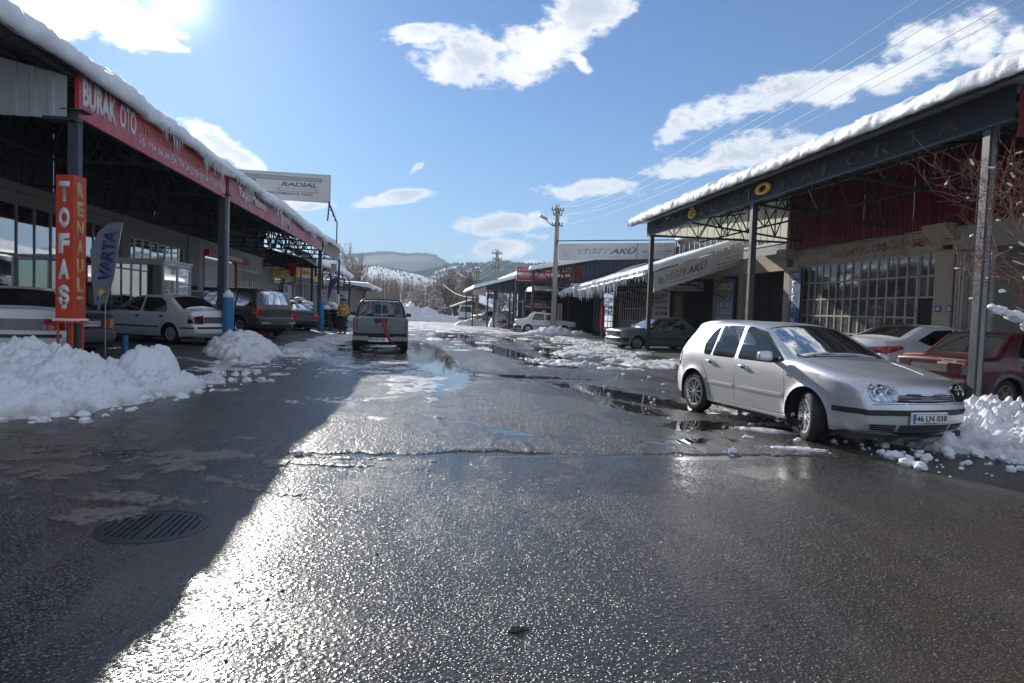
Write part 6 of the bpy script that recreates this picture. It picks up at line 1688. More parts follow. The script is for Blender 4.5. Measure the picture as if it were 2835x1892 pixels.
def car(S):
    """Body skinned over a side outline; every fitting is a part. Local axes: x forward, y left, z up."""
    root = thing(S['name'], S['label'], 'car', (0, 0, 0))
    pm = S['paint']
    W, belt, tumble = S['W'] / 2, S['belt'], S.get('tumble', .30)
    prof, tg = fillet(S['prof'], S.get('seg', .08))                       # front bottom over the top to rear bottom
    xf, xr, zr = prof[:, 0].max(), prof[:, 0].min(), prof[:, 1].max()
    fx, rx = S['fx'], S['rx']; Rw = S['Rw']; Ra = S.get('Ra', Rw + .055); sill = S.get('sill', .20)
    bot = [prof[-1]]
    def arch(cx_):
        a0 = math.asin((sill - Rw) / Ra)
        return [np.array([cx_ + Ra * math.cos(t), Rw + Ra * math.sin(t)]) for t in np.linspace(pi - a0, a0, 19)]
    bot += arch(rx)
    x_, x2 = bot[-1][0], fx - (Ra * math.cos(math.asin((sill - Rw) / Ra)))
    for k in range(1, 16): bot.append(np.array([x_ + (x2 - x_) * k / 16, sill]))
    bot += arch(fx)
    outline = np.array(list(prof) + bot[1:])
    pf, pr_ = S.get('pf', .17), S.get('pr', .13); af, ar = S.get('af', .75), S.get('ar', .65)
    er = S.get('er', .075); flare = S.get('flare', .014)
    def yw(P, edge=True):
        x, z = P[:, 0], P[:, 1]
        y = np.full(len(P), W)
        y = y - np.where(z > belt, (z - belt) * tumble + np.minimum((z - belt) ** 2 * .18, .05), 0) - .05 * np.clip((belt - .25 - z) / .5, 0, 1) ** 2 - .018 * np.clip((z - (belt - .22)) / .22, 0, 1) ** 2 * (z <= belt) - np.where(z > belt, .018, 0)
        tf, tr_ = np.clip((x - (xf - af)) / af, 0, 1), np.clip(((xr + ar) - x) / ar, 0, 1)
        y = y - pf * tf ** 2.6 - pr_ * tr_ ** 2.6
        for c_ in (fx, rx):
            d = np.abs(np.hypot(x - c_, z - Rw) - Ra); y = y + flare * np.exp(-(d / .035) ** 2) * (z > sill + .05)
        if 'crease' in S:
            zc = S['crease']; y = y - .008 * np.clip((zc - z) / .02, 0, 1) * (z < zc) + 0
        if edge:
            d = np.minimum(dist_poly(P, prof), er); y = y - (er - np.sqrt(np.maximum(er * er - (er - d) ** 2, 0)))
        return y
    wins = [round_poly(w, S.get('wr', .035)) for w in S['wins']]
    # triangulated side
    st = .07
    gx, gz = np.arange(xr + st / 2, xf, st), np.arange(sill, zr, st)
    G_ = np.stack(np.meshgrid(gx, gz), -1).reshape(-1, 2)
    ring = []
    for dd in (.012, .03, .055):
        for i in range(1, len(prof) - 1):
            tt = prof[i + 1] - prof[i - 1]; nn = np.array([tt[1], -tt[0]]) / max(np.linalg.norm(tt), 1e-9)
            for s_ in (1, -1):
                q = prof[i] + nn * dd * s_; ring.append(q)
    for c_ in (fx, rx):
        for rr in (.025, .06):
            for t in np.linspace(0, pi, 20): ring.append(np.array([c_ + (Ra + rr) * math.cos(t), Rw + (Ra + rr) * math.sin(t)]))
    ring = np.array(ring); ok = inside(ring, outline) & (dist_poly(ring, prof) > .009); ring = ring[ok]
    ok = inside(G_, outline) & (dist_poly(G_, np.vstack([outline, outline[:1]])) > .03); G_ = G_[ok]
    extra = np.vstack([G_, ring]) if len(ring) else G_
    for w in wins: extra = extra[dist_poly(extra, np.vstack([w, w[:1]])) > .012]
    P, T = cdt([outline] + wins, extra)
    cen = np.array([P[t].mean(0) for t in T]); ins = inside(cen, outline)
    wid = np.full(len(T), -1)
    for k, w in enumerate(wins): wid[inside(cen, w)] = k
    Y = yw(P)
    body_v, body_f, n = [], [], len(P)
    body_v = [(p[0], y, p[1]) for p, y in zip(P, Y)] + [(p[0], -y, p[1]) for p, y in zip(P, Y)]
    for t, i_, w_ in zip(T, ins, wid):
        if i_ and w_ < 0:
            body_f += [t[::-1], [q + n for q in t]]
    # cross strip
    edgeY = yw(prof)
    SS = np.array([-1, -.985, -.94, -.86, -.70, -.45, -.2, 0, .2, .45, .70, .86, .94, .985, 1.0])
    tang = np.gradient(prof, axis=0); nrm = np.stack([tang[:, 1], -tang[:, 0]], 1); nrm /= np.linalg.norm(nrm, axis=1)[:, None]
    if nrm[len(prof) // 2][1] < 0: nrm = -nrm
    cb = S.get('bow', .10)
    up = np.clip(nrm[:, 1], 0, 1); fr = np.clip(np.abs(nrm[:, 0]), 0, 1)
    crown = .028 * up + cb * fr
    tgl = S.get('tgt', {})
    base = len(body_v); k = len(SS)
    for i, p in enumerate(prof):
        for s_ in SS:
            b_ = crown[i] * (1 - abs(s_) ** 2.4)
            body_v.append((p[0] + nrm[i][0] * b_, -s_ * edgeY[i], p[1] + nrm[i][1] * b_))
    glass_cells = {}
    def cell_tag(i, j):
        for nm, (a, b, s0) in S['glass'].items():
            if tg[a] <= i < tg[b] and abs((SS[j] + SS[j + 1]) / 2) < s0: return nm
        for a, b in S.get('open', ()):
            if tg[a] <= i < tg[b]: return 'open'
        return None
    for i in range(len(prof) - 1):
        for j in range(k - 1):
            q = (base + i * k + j, base + i * k + j + 1, base + (i + 1) * k + j + 1, base + (i + 1) * k + j)
            g_ = cell_tag(i, j)
            if g_: glass_cells.setdefault(g_, []).append(q)
            else: body_f.append(q)
    w = MB(); w.v = body_v; w.f = [tuple(f) for f in body_f]
    body = mesh_obj('body', w.v, w.f, pm, root, False, False)
    bm = bmesh.new(); bm.from_mesh(body.data); bmesh.ops.remove_doubles(bm, verts=bm.verts, dist=.0008)
    lo = [v for v in bm.verts if not v.link_faces]; bmesh.ops.delete(bm, geom=lo, context='VERTS')
    bmesh.ops.recalc_face_normals(bm, faces=bm.faces)
    for f in bm.faces: f.smooth = True
    for e in bm.edges:
        if len(e.link_faces) == 2 and e.calc_face_angle(0) > R(S.get('sharp', 42)): e.smooth = False
    bm.to_mesh(body.data)
    bvh_all = BVHTree.FromPolygons([Vector(v) for v in body_v], [tuple(f) for f in body_f] + [tuple(q) for nm, c_ in glass_cells.items() if nm != 'open' for q in c_] + [tuple(t) for t, i_, w_ in zip(T, ins, wid) if i_ and w_ >= 0] + [tuple(q + n for q in t) for t, i_, w_ in zip(T, ins, wid) if i_ and w_ >= 0])
    bm.free()
    gm = S.get('glassmat', M_carglass_dk)
    # glass set slightly in
    for kk, w in enumerate(wins):
        tr = [t for t, i_, w_ in zip(T, ins, wid) if w_ == kk]
        used = sorted({q for t in tr for q in t}); idx = {u: i for i, u in enumerate(used)}
        for sg in (1, -1):
            vs = [(P[u][0], sg * (Y[u] - .010), P[u][1]) for u in used]
            o = mesh_obj('side_window', vs, [[idx[q] for q in t] for t in tr], gm, root, True, False)
    for nm, cells in glass_cells.items():
        if nm == 'open': continue
        used = sorted({q for c_ in cells for q in c_}); idx = {u: i for i, u in enumerate(used)}
        cx0 = (xf + xr) / 2
        vs = []
        for u in used:
            i = (u - base) // k; v = body_v[u]; vs.append((v[0] - nrm[i][0] * .008, v[1], v[2] - nrm[i][1] * .008))
        mesh_obj(nm, vs, [[idx[q] for q in c_] for c_ in cells], gm, root, True, False)
        # black gasket ring round it
    # wheels and wells
    for c_ in (fx, rx):
        q = MB(); q.lathe([(Ra - .002, -W + .03), (Ra - .002, -W + .34), (0.02, -W + .36)], 30, 'Y', (c_, 0, Rw)); q.lathe([(Ra - .002, W - .03), (Ra - .002, W - .34), (.02, W - .36)], 30, 'Y', (c_, 0, Rw))
        q.v = [(x, y, max(z, .16)) for x, y, z in q.v]
        nh = len(q.v) // 2
        mesh_obj('wheel_well', q.v[:nh], [f for f in q.f if f[0] < nh], M_blackp, root, True, False)
        mesh_obj('wheel_well', q.v[nh:], [tuple(i - nh for i in f) for f in q.f if f[0] >= nh], M_blackp, root, True, False)
    MB().box(xr + .12, xf - .12, -W + .08, W - .08, S.get('ub', .17), S.get('ub', .17) + .07).build('underbody', M_blackp, root, ws=False)
    mm = wheel_parts(Rw, S.get('ww', .195), S.get('rim', .19), S.get('wheel', 'steel'), S.get('rimmat', M_greysheet))
    for c_ in (fx, rx):
        for sg in (1, -1):
            e_ = bpy.data.objects.new('wheel', mm['tyre']); col.objects.link(e_); e_.parent = root
            e_.location = (c_, sg * (W - S.get('ww', .195) / 2 - S.get('winset', .02)), Rw)
            stv = S.get('steer', 0) if c_ == fx else 0
            e_.rotation_euler = (0, random.uniform(0, 1.2), (0 if sg > 0 else pi) + stv)
            for nm in ('rim', 'brake_disc'):
                o = bpy.data.objects.new(nm, mm[nm]); col.objects.link(o); o.parent = e_
    # interior
    it = MB(); it.box(xr + .35, S['dash'], -W + .12, W - .12, .24, .30); it.build('cabin_floor', M_darkin, root, ws=False)
    dh = belt - .02
    MB().hexa([(S['dash'] - .25, -W + .13, .45), (S['dash'] + .25, -W + .13, .45), (S['dash'] + .25, W - .13, .45), (S['dash'] - .25, W - .13, .45), (S['dash'] - .25, -W + .13, dh - .04), (S['dash'] + .30, -W + .13, dh - .02), (S['dash'] + .30, W - .13, dh - .02), (S['dash'] - .25, W - .13, dh - .04)]).build('dashboard', M_darkin, root, ws=False, bevel=.03)
    def seat(x, y, w_):
        q = MB(); q.box(x - .05, x + .42, y - w_ / 2, y + w_ / 2, .38, .50)
        q.hexa([(x - .10, y - w_ / 2, .45), (x + .03, y - w_ / 2, .45), (x + .03, y + w_ / 2, .45), (x - .10, y + w_ / 2, .45), (x - .28, y - w_ / 2 + .03, 1.0), (x - .16, y - w_ / 2 + .03, 1.0), (x - .16, y + w_ / 2 - .03, 1.0), (x - .28, y + w_ / 2 - .03, 1.0)])
        o = q.build('seat', M_seat, root, ws=False, bevel=.03)
        hr = MB()
        for yy in ((y,) if w_ < .7 else (y - .35, y + .35)): hr.hexa([(x - .32, yy - .13, 1.04), (x - .22, yy - .13, 1.04), (x - .22, yy + .13, 1.04), (x - .32, yy + .13, 1.04), (x - .36, yy - .11, 1.22), (x - .27, yy - .11, 1.22), (x - .27, yy + .11, 1.22), (x - .36, yy + .11, 1.22)])
        hr.build('headrest', M_seat, root, ws=False, bevel=.035)
    for y in (-.36, .36): seat(S['seat'], y, .5)
    if S.get('rearseat', True): seat(S['seat'] - .85, 0, 1.25)
    o = MB().lathe([(.175, -.012), (.19, 0), (.175, .012), (.165, 0)], 24, 'X', (0, 0, 0), closed=True).build('steering_wheel', M_blackp, root, True, ws=False)
    o.location = (S['dash'] - .30, .36, dh - .06); o.rotation_euler = (0, -.4, 0)
    fit = S.get('fit')
    side = lambda sg: (lambda a, b_: (a, sg * 1.5, b_))
    def on_side(poly, sg, name, m, off=.006, thick=.012, dens=.08): return surf_patch(bvh_all, poly, lambda a, b_: (a, 0, b_), (0, -sg, 0), thick, off, name, m, root, dens)
    def on_front(poly, name, m, off=.006, thick=.02, yaw_=0, dens=.06):
        d = Vector((-math.cos(yaw_), -math.sin(yaw_), 0)); t_ = Vector((math.sin(yaw_) * -1, math.cos(yaw_), 0))
        return surf_patch(bvh_all, poly, lambda a, b_: (0, a, b_), (-1, 0, 0) if yaw_ == 0 else d, thick, off, name, m, root, dens)
    def on_rear(poly, name, m, off=.006, thick=.02, dens=.06): return surf_patch(bvh_all, poly, lambda a, b_: (0, a, b_), (1, 0, 0), thick, off, name, m, root, dens)
    def on_top(poly, name, m, off=.003, thick=.006, dens=.08): return surf_patch(bvh_all, poly, lambda a, b_: (a, b_, 0), (0, 0, -1), thick, off, name, m, root, dens)
    H = dict(root=root, side=on_side, front=on_front, rear=on_rear, top=on_top, W=W, bvh=bvh_all, S=S, yw=yw)
    # seams, handles, mouldings, mirrors
    for sg in (1, -1):
        for ln in S.get('seams', ()):
            ln = [np.array(p, float) for p in ln]
            for a, b_ in zip(ln[:-1], ln[1:]):
                t_ = (b_ - a) / np.linalg.norm(b_ - a); nn = np.array([-t_[1], t_[0]]) * .0035
                on_side([a - nn, b_ - nn, b_ + nn, a + nn], sg, 'door_seam', M_blackp, .0012, .003, .12)
        for x, z in S.get('handles', ()):
            on_side([(x - .045, z - .035), (x + .045, z - .035), (x + .045, z + .02), (x - .045, z + .02)], sg, 'handle_recess', M_blackp, .0015, .004)
            yy = W + .022
            hb = MB().tube([(x - .085, sg * (yy - .028), z), (x - .06, sg * yy, z + .002), (x + .05, sg * yy, z + .002), (x + .075, sg * (yy - .026), z)], [.010, .014, .014, .011], 8)
            hb.build('door_handle', S.get('handlemat', M_blackp), root, True, ws=False)
        for z0, z1, x0, x1, m_ in S.get('strips', ()):
            on_side([(x0, z0), (x1, z0), (x1, z1), (x0, z1)], sg, 'side_moulding', m_, .010, .02, .15)
        if 'mirror' in S:
            mx, mz = S['mirror']
            q = MB().hexa([(mx - .05, sg * (W - .03), mz - .06), (mx + .04, sg * (W - .03), mz - .06), (mx + .03, sg * (W + .05), mz - .045), (mx - .02, sg * (W + .05), mz - .045), (mx - .05, sg * (W - .05), mz), (mx + .04, sg * (W - .05), mz), (mx + .03, sg * (W + .05), mz), (mx - .02, sg * (W + .05), mz)])
            arm = q.build('mirror_arm', M_blackp, root, ws=False, bevel=.01)
            q = MB().hexa([(mx - .06, sg * (W + .03), mz - .055), (mx + .07, sg * (W + .03), mz - .04), (mx + .03, sg * (W + .21), mz - .03), (mx - .05, sg * (W + .21), mz - .04), (mx - .06, sg * (W + .03), mz + .085), (mx + .05, sg * (W + .03), mz + .075), (mx + .02, sg * (W + .20), mz + .065), (mx - .05, sg * (W + .21), mz + .075)])
            q.build('mirror_shell', S.get('mirmat', pm), root, ws=False, bevel=.028)
    return H


def plate(H, x, z, text, rear=False, w=.52, y0=0, blue=True, tilt=0):
    sg = -1 if rear else 1
    root = H['root']
    hit = H['bvh'].ray_cast(Vector((4 * sg, y0, z)), Vector((-sg, 0, 0)), 8)[0]
    if hit is not None and abs(hit.x) + .025 > abs(x): x = hit.x + sg * .028
    H['px'] = x
    p = MB().box(x - .008, x + .008, y0 - w / 2, y0 + w / 2, z - .057, z + .057).build('number_plate', M_plate, root, ws=False, bevel=.004)
    def lt(s, a, b_, tw, th, m): 
        o = lettering(s, m, p, (x + sg * .008, y0 + (-w / 2 + a) * sg, z - .057 + b_), (0, sg, 0), (0, 0, 1), tw, th, depth=.001, bold=.025, name='plate_text', ws=False, lift=.0005)
        return o
    # border
    for q in ((-w / 2 + .004, w / 2 - .004, -.053, -.049), (-w / 2 + .004, w / 2 - .004, .049, .053)):
        MB().box(x + sg * .0075, x + sg * .0092, y0 + q[0], y0 + q[1], z + q[2], z + q[3]).build('plate_border', M_ink, p, ws=False)
    a0 = .02
    if blue:
        yb = y0 + sg * (-w / 2 + .006); MB().box(x + sg * .0075, x + sg * .0092, min(yb, yb + sg * .042), max(yb, yb + sg * .042), z - .05, z + .05).build('plate_band', M_plateblue, p, ws=False)
        lt('TR', .012, .012, .03, .02, M_white); a0 = .055
    lt(text, a0, .024, w - a0 - .02, .068, M_ink)
    return p


def place(H, x, y, az_deg, z=0.0, scale=1.0):
    """az_deg: heading of the bonnet measured from +Y (down the street) towards +X"""
    r = H['root']; r.location = (x, y, z); r.rotation_euler = (0, 0, pi / 2 - R(az_deg)); r.scale = (scale,) * 3
    return r


def wipers(H, x, z, w=.5):
    for y in (-.35, .25):
        MB().bar((x, y - .3, z), (x - .10, y + .25, z + .05), .012).build('wiper', M_blackp, H['root'], ws=False)


def line_poly(pts, w):
    pts = [np.array(p, float) for p in pts]; L, Rr = [], []
    for i, p in enumerate(pts):
        t_ = pts[min(i + 1, len(pts) - 1)] - pts[max(i - 1, 0)]; t_ = t_ / np.linalg.norm(t_); nn = np.array([-t_[1], t_[0]]) * w / 2
        L.append(p + nn); Rr.append(p - nn)
    return L + Rr[::-1]


def ellipse_pts(cx_, cz, a, b, n=20, p=2.4):
    return [(cx_ + a * math.copysign(abs(math.cos(t)) ** (2 / p), math.cos(t)), cz + b * math.copysign(abs(math.sin(t)) ** (2 / p), math.sin(t))) for t in np.linspace(0, 2 * pi, n, endpoint=False)]


# ---------- silver hatchback, the hero
P_silver = carpaint((.66, .68, .71), .8, .38, .32, .42, 'silver_paint')
golf = dict(name='hatchback', label='silver five door hatchback with its front wheels turned, plate 46 LN 038', paint=P_silver, W=1.735, belt=.905, tumble=.27, seg=.055,
    prof=[(1.86, .20), (2.02, .24, .05), (2.10, .33, .05), (2.115, .50, .04), (2.10, .575, .02), (2.085, .62, .03), (2.045, .755, .05), (1.93, .825, .09), (1.50, .915, .30), (1.06, .99, .10), (.86, 1.01, .01, 'wb'), (.50, 1.205, .15), (.14, 1.375, .08, 'wt'), (-.15, 1.425, .15), (-.62, 1.440, .25), (-1.08, 1.425, .2), (-1.40, 1.37, .08, 'rt'), (-1.74, 1.01, .05, 'rb'), (-1.83, .87, .05), (-1.85, .66, .03), (-1.93, .60, .04), (-1.95, .42, .06), (-1.88, .24, .06), (-1.76, .21)],
    fx=1.255, rx=-1.255, Rw=.315, Ra=.375, sill=.225, rim=.205, wheel=10, rimmat=M_alloy, ww=.205, winset=.012, steer=-.40,
    wins=[[(.82, .965), (.24, 1.325), (-.05, 1.382), (-.175, 1.385), (-.175, .92), (.55, .92)], [(-.245, .92), (-.245, 1.385), (-.55, 1.385), (-.77, 1.375), (-.81, .92)], [(-.84, .92), (-.80, 1.365), (-.91, 1.325), (-1.07, 1.10), (-1.04, .93)]],
    glass={'windscreen': ('wb', 'wt', .93), 'rear_window': ('rt', 'rb', .88)}, glassmat=M_carglass, dash=.55, seat=.05, er=.07, pf=.15, pr=.12, af=.75, bow=.115, flare=.018,
    seams=[[(.84, .28), (.86, .60), (.80, .985)], [(-.21, .27), (-.21, .95)], [(-.90, .62), (-1.06, .80), (-1.09, .93)], [(.84, .28), (-.21, .27), (-.80, .27), (-.90, .62)]],
    handles=[(-.02, .83), (-.82, .84)], handlemat=P_silver, strips=[(.505, .54, -.12, .80, P_silver), (.505, .54, -.86, -.24, P_silver)], mirror=(.60, 1.0), wr=.05)
H = car(golf)
g_root = H['root']
for sg in (1, -1):
    hl = [(sg * .42, .618), (sg * .56, .604), (sg * .67, .622), (sg * .70, .70), (sg * .69, .775), (sg * .62, .812), (sg * .49, .80), (sg * .40, .765), (sg * .39, .68)]
    if sg < 0: hl = hl[::-1]
    hl = round_poly(hl, .04)
    rf = H['front'](hl, 'headlight', M_greysheet, .004, .02, 0, .045)
    inn = [(p[0] * .985 + sg * .010, .70 + (p[1] - .70) * .90) for p in hl]
    surf_patch(H['bvh'], inn, lambda a, b_: (0, a, b_), (-1, 0, 0), .006, .008, 'reflector', M_reflector, rf, .045)
    for cy_, r_ in ((.49, .058), (.61, .060)):
        b_ = H['bvh'].ray_cast(Vector((4, sg * cy_, .705)), Vector((-1, 0, 0)), 8)[0]
        MB().lathe([(r_, -.01), (r_, .012), (r_ * .86, .016), (r_ * .8, .004), (0, -.004)], 20, 'X', (b_.x + .003, sg * cy_, .705)).build('lamp_ring', M_chrome, rf, True, ws=False)
        MB().lathe([(0, .0), (r_ * .45, .0), (r_ * .35, .018), (0, .024)], 14, 'X', (b_.x + .003, sg * cy_, .705)).build('bulb_cap', M_greyp, rf, True, ws=False)
    for kx in (.44, .55, .65):
        b_ = H['bvh'].ray_cast(Vector((4, sg * kx, .755)), Vector((-1, 0, 0)), 8)[0]
        MB().lathe([(0, .012), (.024, .012), (.028, -.005)], 12, 'X', (b_.x + .004, sg * kx, .76)).build('small_lamp', M_lens_or if kx == .625 else M_chrome, rf, True, ws=False)
    surf_patch(H['bvh'], hl, lambda a, b_: (0, a, b_), (-1, 0, 0), .003, .028, 'lens', thin_glass('headlight_glass', (.93, .95, .96), .06, .08) if sg == 1 else bpy.data.materials['headlight_glass'], rf, .045)
    # rear lamp (wraps the side)
    H['side']([(-1.72, .70), (-1.84, .70), (-1.82, .86), (-1.74, .97), (-1.68, .95)], sg, 'tail_light', M_lens_red, .006, .012)
    H['side'](ellipse_pts(.92, .80, .03, .016, 12), sg, 'indicator', M_chrome, .010, .014)
    H['side'](line_poly([(.895, .31), (.895, .40), (.93, .56)], .03), sg, 'arch_lip', P_silver, .002, .004) if False else None
    H['side']([(.86, .228), (.86, .262), (-.90, .262), (-.90, .228)], sg, 'sill_cover', P_silver, .012, .03, .2)
H['front'](line_poly([(-.455, .655), (0, .648), (.455, .655)], .085), 'grille', M_blackp, .004, .012)
for k, z in enumerate((.632, .652, .672)):
    H['front'](line_poly([(-.45, z + .006), (0, z), (.45, z + .006)], .009), 'grille_bar', M_greysheet, .014, .012)
H['front'](line_poly([(-.47, .705), (0, .700), (.47, .705)], .024), 'grille_frame', P_silver, .016, .02)
H['front'](line_poly([(-.74, .485), (-.5, .492), (0, .495), (.5, .492), (.74, .485)], .062), 'bumper_strip', M_blackp, .018, .03)
for sg in (1, -1):
    H['side']([(1.68, .458), (2.07, .462), (2.07, .524), (1.68, .520)], sg, 'bumper_strip', M_blackp, .012, .02)
    H['front'](round_poly([(sg * .40, .275), (sg * .66, .285), (sg * .70, .355), (sg * .40, .352)], .015), 'lower_grille', M_blackp, .004, .012)
    for z in (.30, .327): H['front'](line_poly([(sg * .42, z), (sg * .65, z + .006)], .008), 'grille_slat', M_greyp, .008, .008)
H['front'](round_poly([(-.36, .275), (.36, .275), (.36, .352), (-.36, .352)], .015), 'lower_grille', M_blackp, .004, .012)
for z in (.29, .31, .33): H['front'](line_poly([(-.35, z), (.35, z)], .007), 'grille_slat', M_greyp, .008, .008)
H['front'](line_poly([(-.78, .225), (0, .222), (.78, .225)], .085), 'chin_spoiler', M_blackp, .010, .03)
H['front'](line_poly([(-.80, .57), (-.4, .59), (0, .592), (.4, .59), (.80, .57)], .006), 'bumper_seam', M_blackp, .001, .003)
for sg in (1, -1):
    H['top'](line_poly([(1.02, sg * .72), (1.5, sg * .66), (1.84, sg * .52)], .006), 'bonnet_seam', M_blackp, .001, .003)
    H['top'](line_poly([(1.0, sg * .52), (1.4, sg * .44), (1.82, sg * .36)], .02), 'bonnet_crease', P_silver, .004, .006)
for sg in (1, -1): H['top'](line_poly([(.95, sg * .60), (.82, sg * .66)], .02), 'x', M_blackp, .001, .002).name = 'cowl_end'
H['top'](line_poly([(.90, -.62), (.93, 0), (.90, .62)], .055), 'cowl', M_blackp, .004, .006)
MB().bar((.90, -.5, 1.03), (.72, .05, 1.115), .012).build('wiper', M_blackp, g_root, ws=False); MB().bar((.90, .0, 1.035), (.74, .55, 1.10), .012).build('wiper', M_blackp, g_root, ws=False)
MB().obox((.28, 0, 1.30), (.03, .20, .055)).build('rear_view_mirror', M_blackp, g_root, ws=False, bevel=.01)
plate(H, 2.168, .435, '46 LN 038', y0=0)
pl = [o for o in bpy.data.objects if o.parent == g_root and o.name.startswith('number_plate')][-1]
px_ = H['px']
lettering('ADRESS', M_redtext, pl, (px_ + .009, -.10, .377), (0, 1, 0), (0, 0, 1), .13, .014, depth=.001, ws=False, lift=.001); lettering('AUTO', M_ink, pl, (px_ + .009, .04, .377), (0, 1, 0), (0, 0, 1), .07, .011, depth=.001, ws=False, lift=.001)
MB().box(px_ - .02, px_ - .006, -.265, .265, .365, .505).build('plate_holder', M_white, g_root, ws=False, bevel=.004)
place(H, 5.33, 9.24, 170, 0.005, 1.0)
# slush hanging in the wheel arch
o = chunks(g_root, [(a, -.74 + b_, .16 + c_, .05) for a, b_, c_ in ((.80, .0, .05), (.72, .02, .03), (.64, .0, .0), (.86, .01, .10), (.56, .02, .02), (.76, .06, -.02), (.68, -.02, .04))], M_slush, 'frozen_slush'); o.matrix_parent_inverse = Matrix.Identity(4)

# ---------- boxy saloon type
def saloon_spec(name, label, pm, H_=1.39, W=1.62, Lf=2.02, Lr=-2.22, boxy=.05, wheel='steel', rimmat=M_greysheet, bump_m=M_blackp, glass=M_carglass_dk, strip=M_blackp, **kw):
    S = dict(name=name, label=label, paint=pm, W=W, belt=.87, tumble=.24, seg=.09,
        prof=[(Lf - .12, .22), (Lf - .02, .28, .03), (Lf, .46, .02), (Lf - .04, .50, .01), (Lf - .05, .78, .03), (Lf - .12, .83, .03), (1.35, .88, .2), (.80, .915, .02, 'wb'), (.28, 1.34, .05, 'wt'), (-.15, H_, .12), (-.85, H_, .12), (-1.08, 1.345, .05, 'rt'), (-1.52, .955, .02, 'rb'), (-1.62, .94, .03), (Lr + .12, .925, .06), (Lr + .05, .86, .03), (Lr + .06, .55, .01), (Lr + .0, .50, .02), (Lr + .02, .30, .03), (Lr + .15, .24)],
        fx=1.20, rx=-1.29, Rw=.285, Ra=.335, sill=.22, rim=.175, wheel=wheel, rimmat=rimmat, ww=.17, winset=.05,
        wins=[[(.68, .90), (.24, 1.30), (-.14, 1.335), (-.14, .90)], [(-.21, .90), (-.21, 1.335), (-.82, 1.33), (-1.03, 1.05), (-1.05, .90)]],
        glass={'windscreen': ('wb', 'wt', .93), 'rear_window': ('rt', 'rb', .93)}, glassmat=glass, dash=.50, seat=.0, er=.045, pf=.06, pr=.06, af=.45, ar=.4, bow=.035, flare=.012, crease=.70, sharp=34,
        seams=[[(.74, .26), (.76, .88)], [(-.175, .26), (-.175, .88)], [(-.90, .50), (-1.10, .72), (-1.08, .89)], [(.74, .26), (-.80, .26), (-.90, .50)]],
        handles=[(-.06, .78), (-.92, .79)], strips=[(.47, .51, -.90, .85, strip), (.47, .51, 1.52, Lf - .1, strip)], mirror=(.60, .95), mirmat=M_blackp)
    S.update({k: v for k, v in kw.items() if k != 'amber'})
    H = car(S); f, r = Lf - .02, Lr + .02
    for poly, on in (([(-.78, .33), (.78, .33), (.78, .485), (-.78, .485)], 'front'), ([(-.76, .33), (.76, .33), (.76, .50), (-.76, .50)], 'rear')):
        H[on](round_poly(poly, .03), 'bumper', bump_m, .05, .10, dens=.12)
    for sg in (1, -1):
        H['side']([(Lf - .40, .34), (Lf - .02, .34), (Lf - .02, .485), (Lf - .40, .485)], sg, 'bumper', bump_m, .025, .04); H['side']([(Lr + .02, .34), (Lr + .45, .34), (Lr + .45, .49), (Lr + .02, .49)], sg, 'bumper', bump_m, .025, .04)
        hd = H['front']([(sg * .42, .60), (sg * .72, .60), (sg * .74, .75), (sg * .42, .75)][::sg], 'headlight', M_reflector, .012, .02, dens=.1)
        H['rear']([(sg * .40, .62), (sg * .76, .62), (sg * .76, .83), (sg * .40, .83)][::sg], 'tail_light', kw.get('lens', M_lens_red), .012, .02, dens=.1)
        H['rear']([(sg * .66, .64), (sg * .76, .64), (sg * .76, .81), (sg * .66, .81)][::sg], 'indicator', kw.get('amber', M_lens_or), .018, .01, dens=.1)
    H['front']([(-.40, .60), (.40, .60), (.40, .75), (-.40, .75)], 'grille', M_blackp, .008, .02, dens=.12)
    for z in (.635, .675, .715): H['front']([(-.38, z), (.38, z), (.38, z + .01), (-.38, z + .01)], 'grille_bar', M_greyp, .016, .01, dens=.2)
    return H, f, r


P_white = carpaint((.74, .75, .74), .0, .35, .35, .5, 'white_car_paint')
P_white2 = carpaint((.78, .80, .80), .0, .35, .4, .5, 'off_white_car_paint')
P_greym = carpaint((.20, .23, .24), .5, .3, .35, .5, 'grey_green_paint')
P_darkred = carpaint((.085, .006, .014), .2, .35, .5, .5, 'dark_red_paint')
P_dark = carpaint((.03, .034, .042), .3, .32, .35, .5, 'dark_blue_grey_paint')
P_silver2 = carpaint((.42, .44, .46), .6, .3, .45, .6, 'dull_silver_paint')
P_taupe = carpaint((.11, .105, .10), .5, .32, .4, .6, 'taupe_paint')
P_black = carpaint((.012, .013, .016), .2, .25, .25, .5, 'black_paint')

H, f, r = saloon_spec('saloon_car', 'grey boxy saloon parked behind the far post of the dark canopy', P_greym, wheel=8, rimmat=M_alloy, glass=M_carglass)
for sg in (1, -1): H['front']([(sg * .24, .62), (sg * .40, .62), (sg * .40, .73), (sg * .24, .73)][::sg], 'inner_lamp', M_reflector, .014, .012, dens=.1)
plate(H, f + .075, .36, '46 DT 419', blue=False)
place(H, 9.95, 28.6, 261, .03)
H, f, r = saloon_spec('saloon_car', 'white boxy saloon with black bumpers parked broadside behind the nearest pole', P_white, wheel='steel', rimmat=M_greysheet, glass=M_carglass)
for sg in (1, -1): H['front']([(sg * .24, .62), (sg * .40, .62), (sg * .40, .73), (sg * .24, .73)][::sg], 'inner_lamp', M_reflector, .014, .012, dens=.1)
w = MB()
for y in (-.4, .4): w.bar((-.3, y, 1.44), (-.9, y, 1.44), .03)
for x in (-.35, -.8): w.bar((x, -.62, 1.46), (x, .62, 1.46), .04)
w.build('roof_rack', M_white, H['root'], ws=False)
place(H, 8.45, 46.9, 96, 0, 1.0)
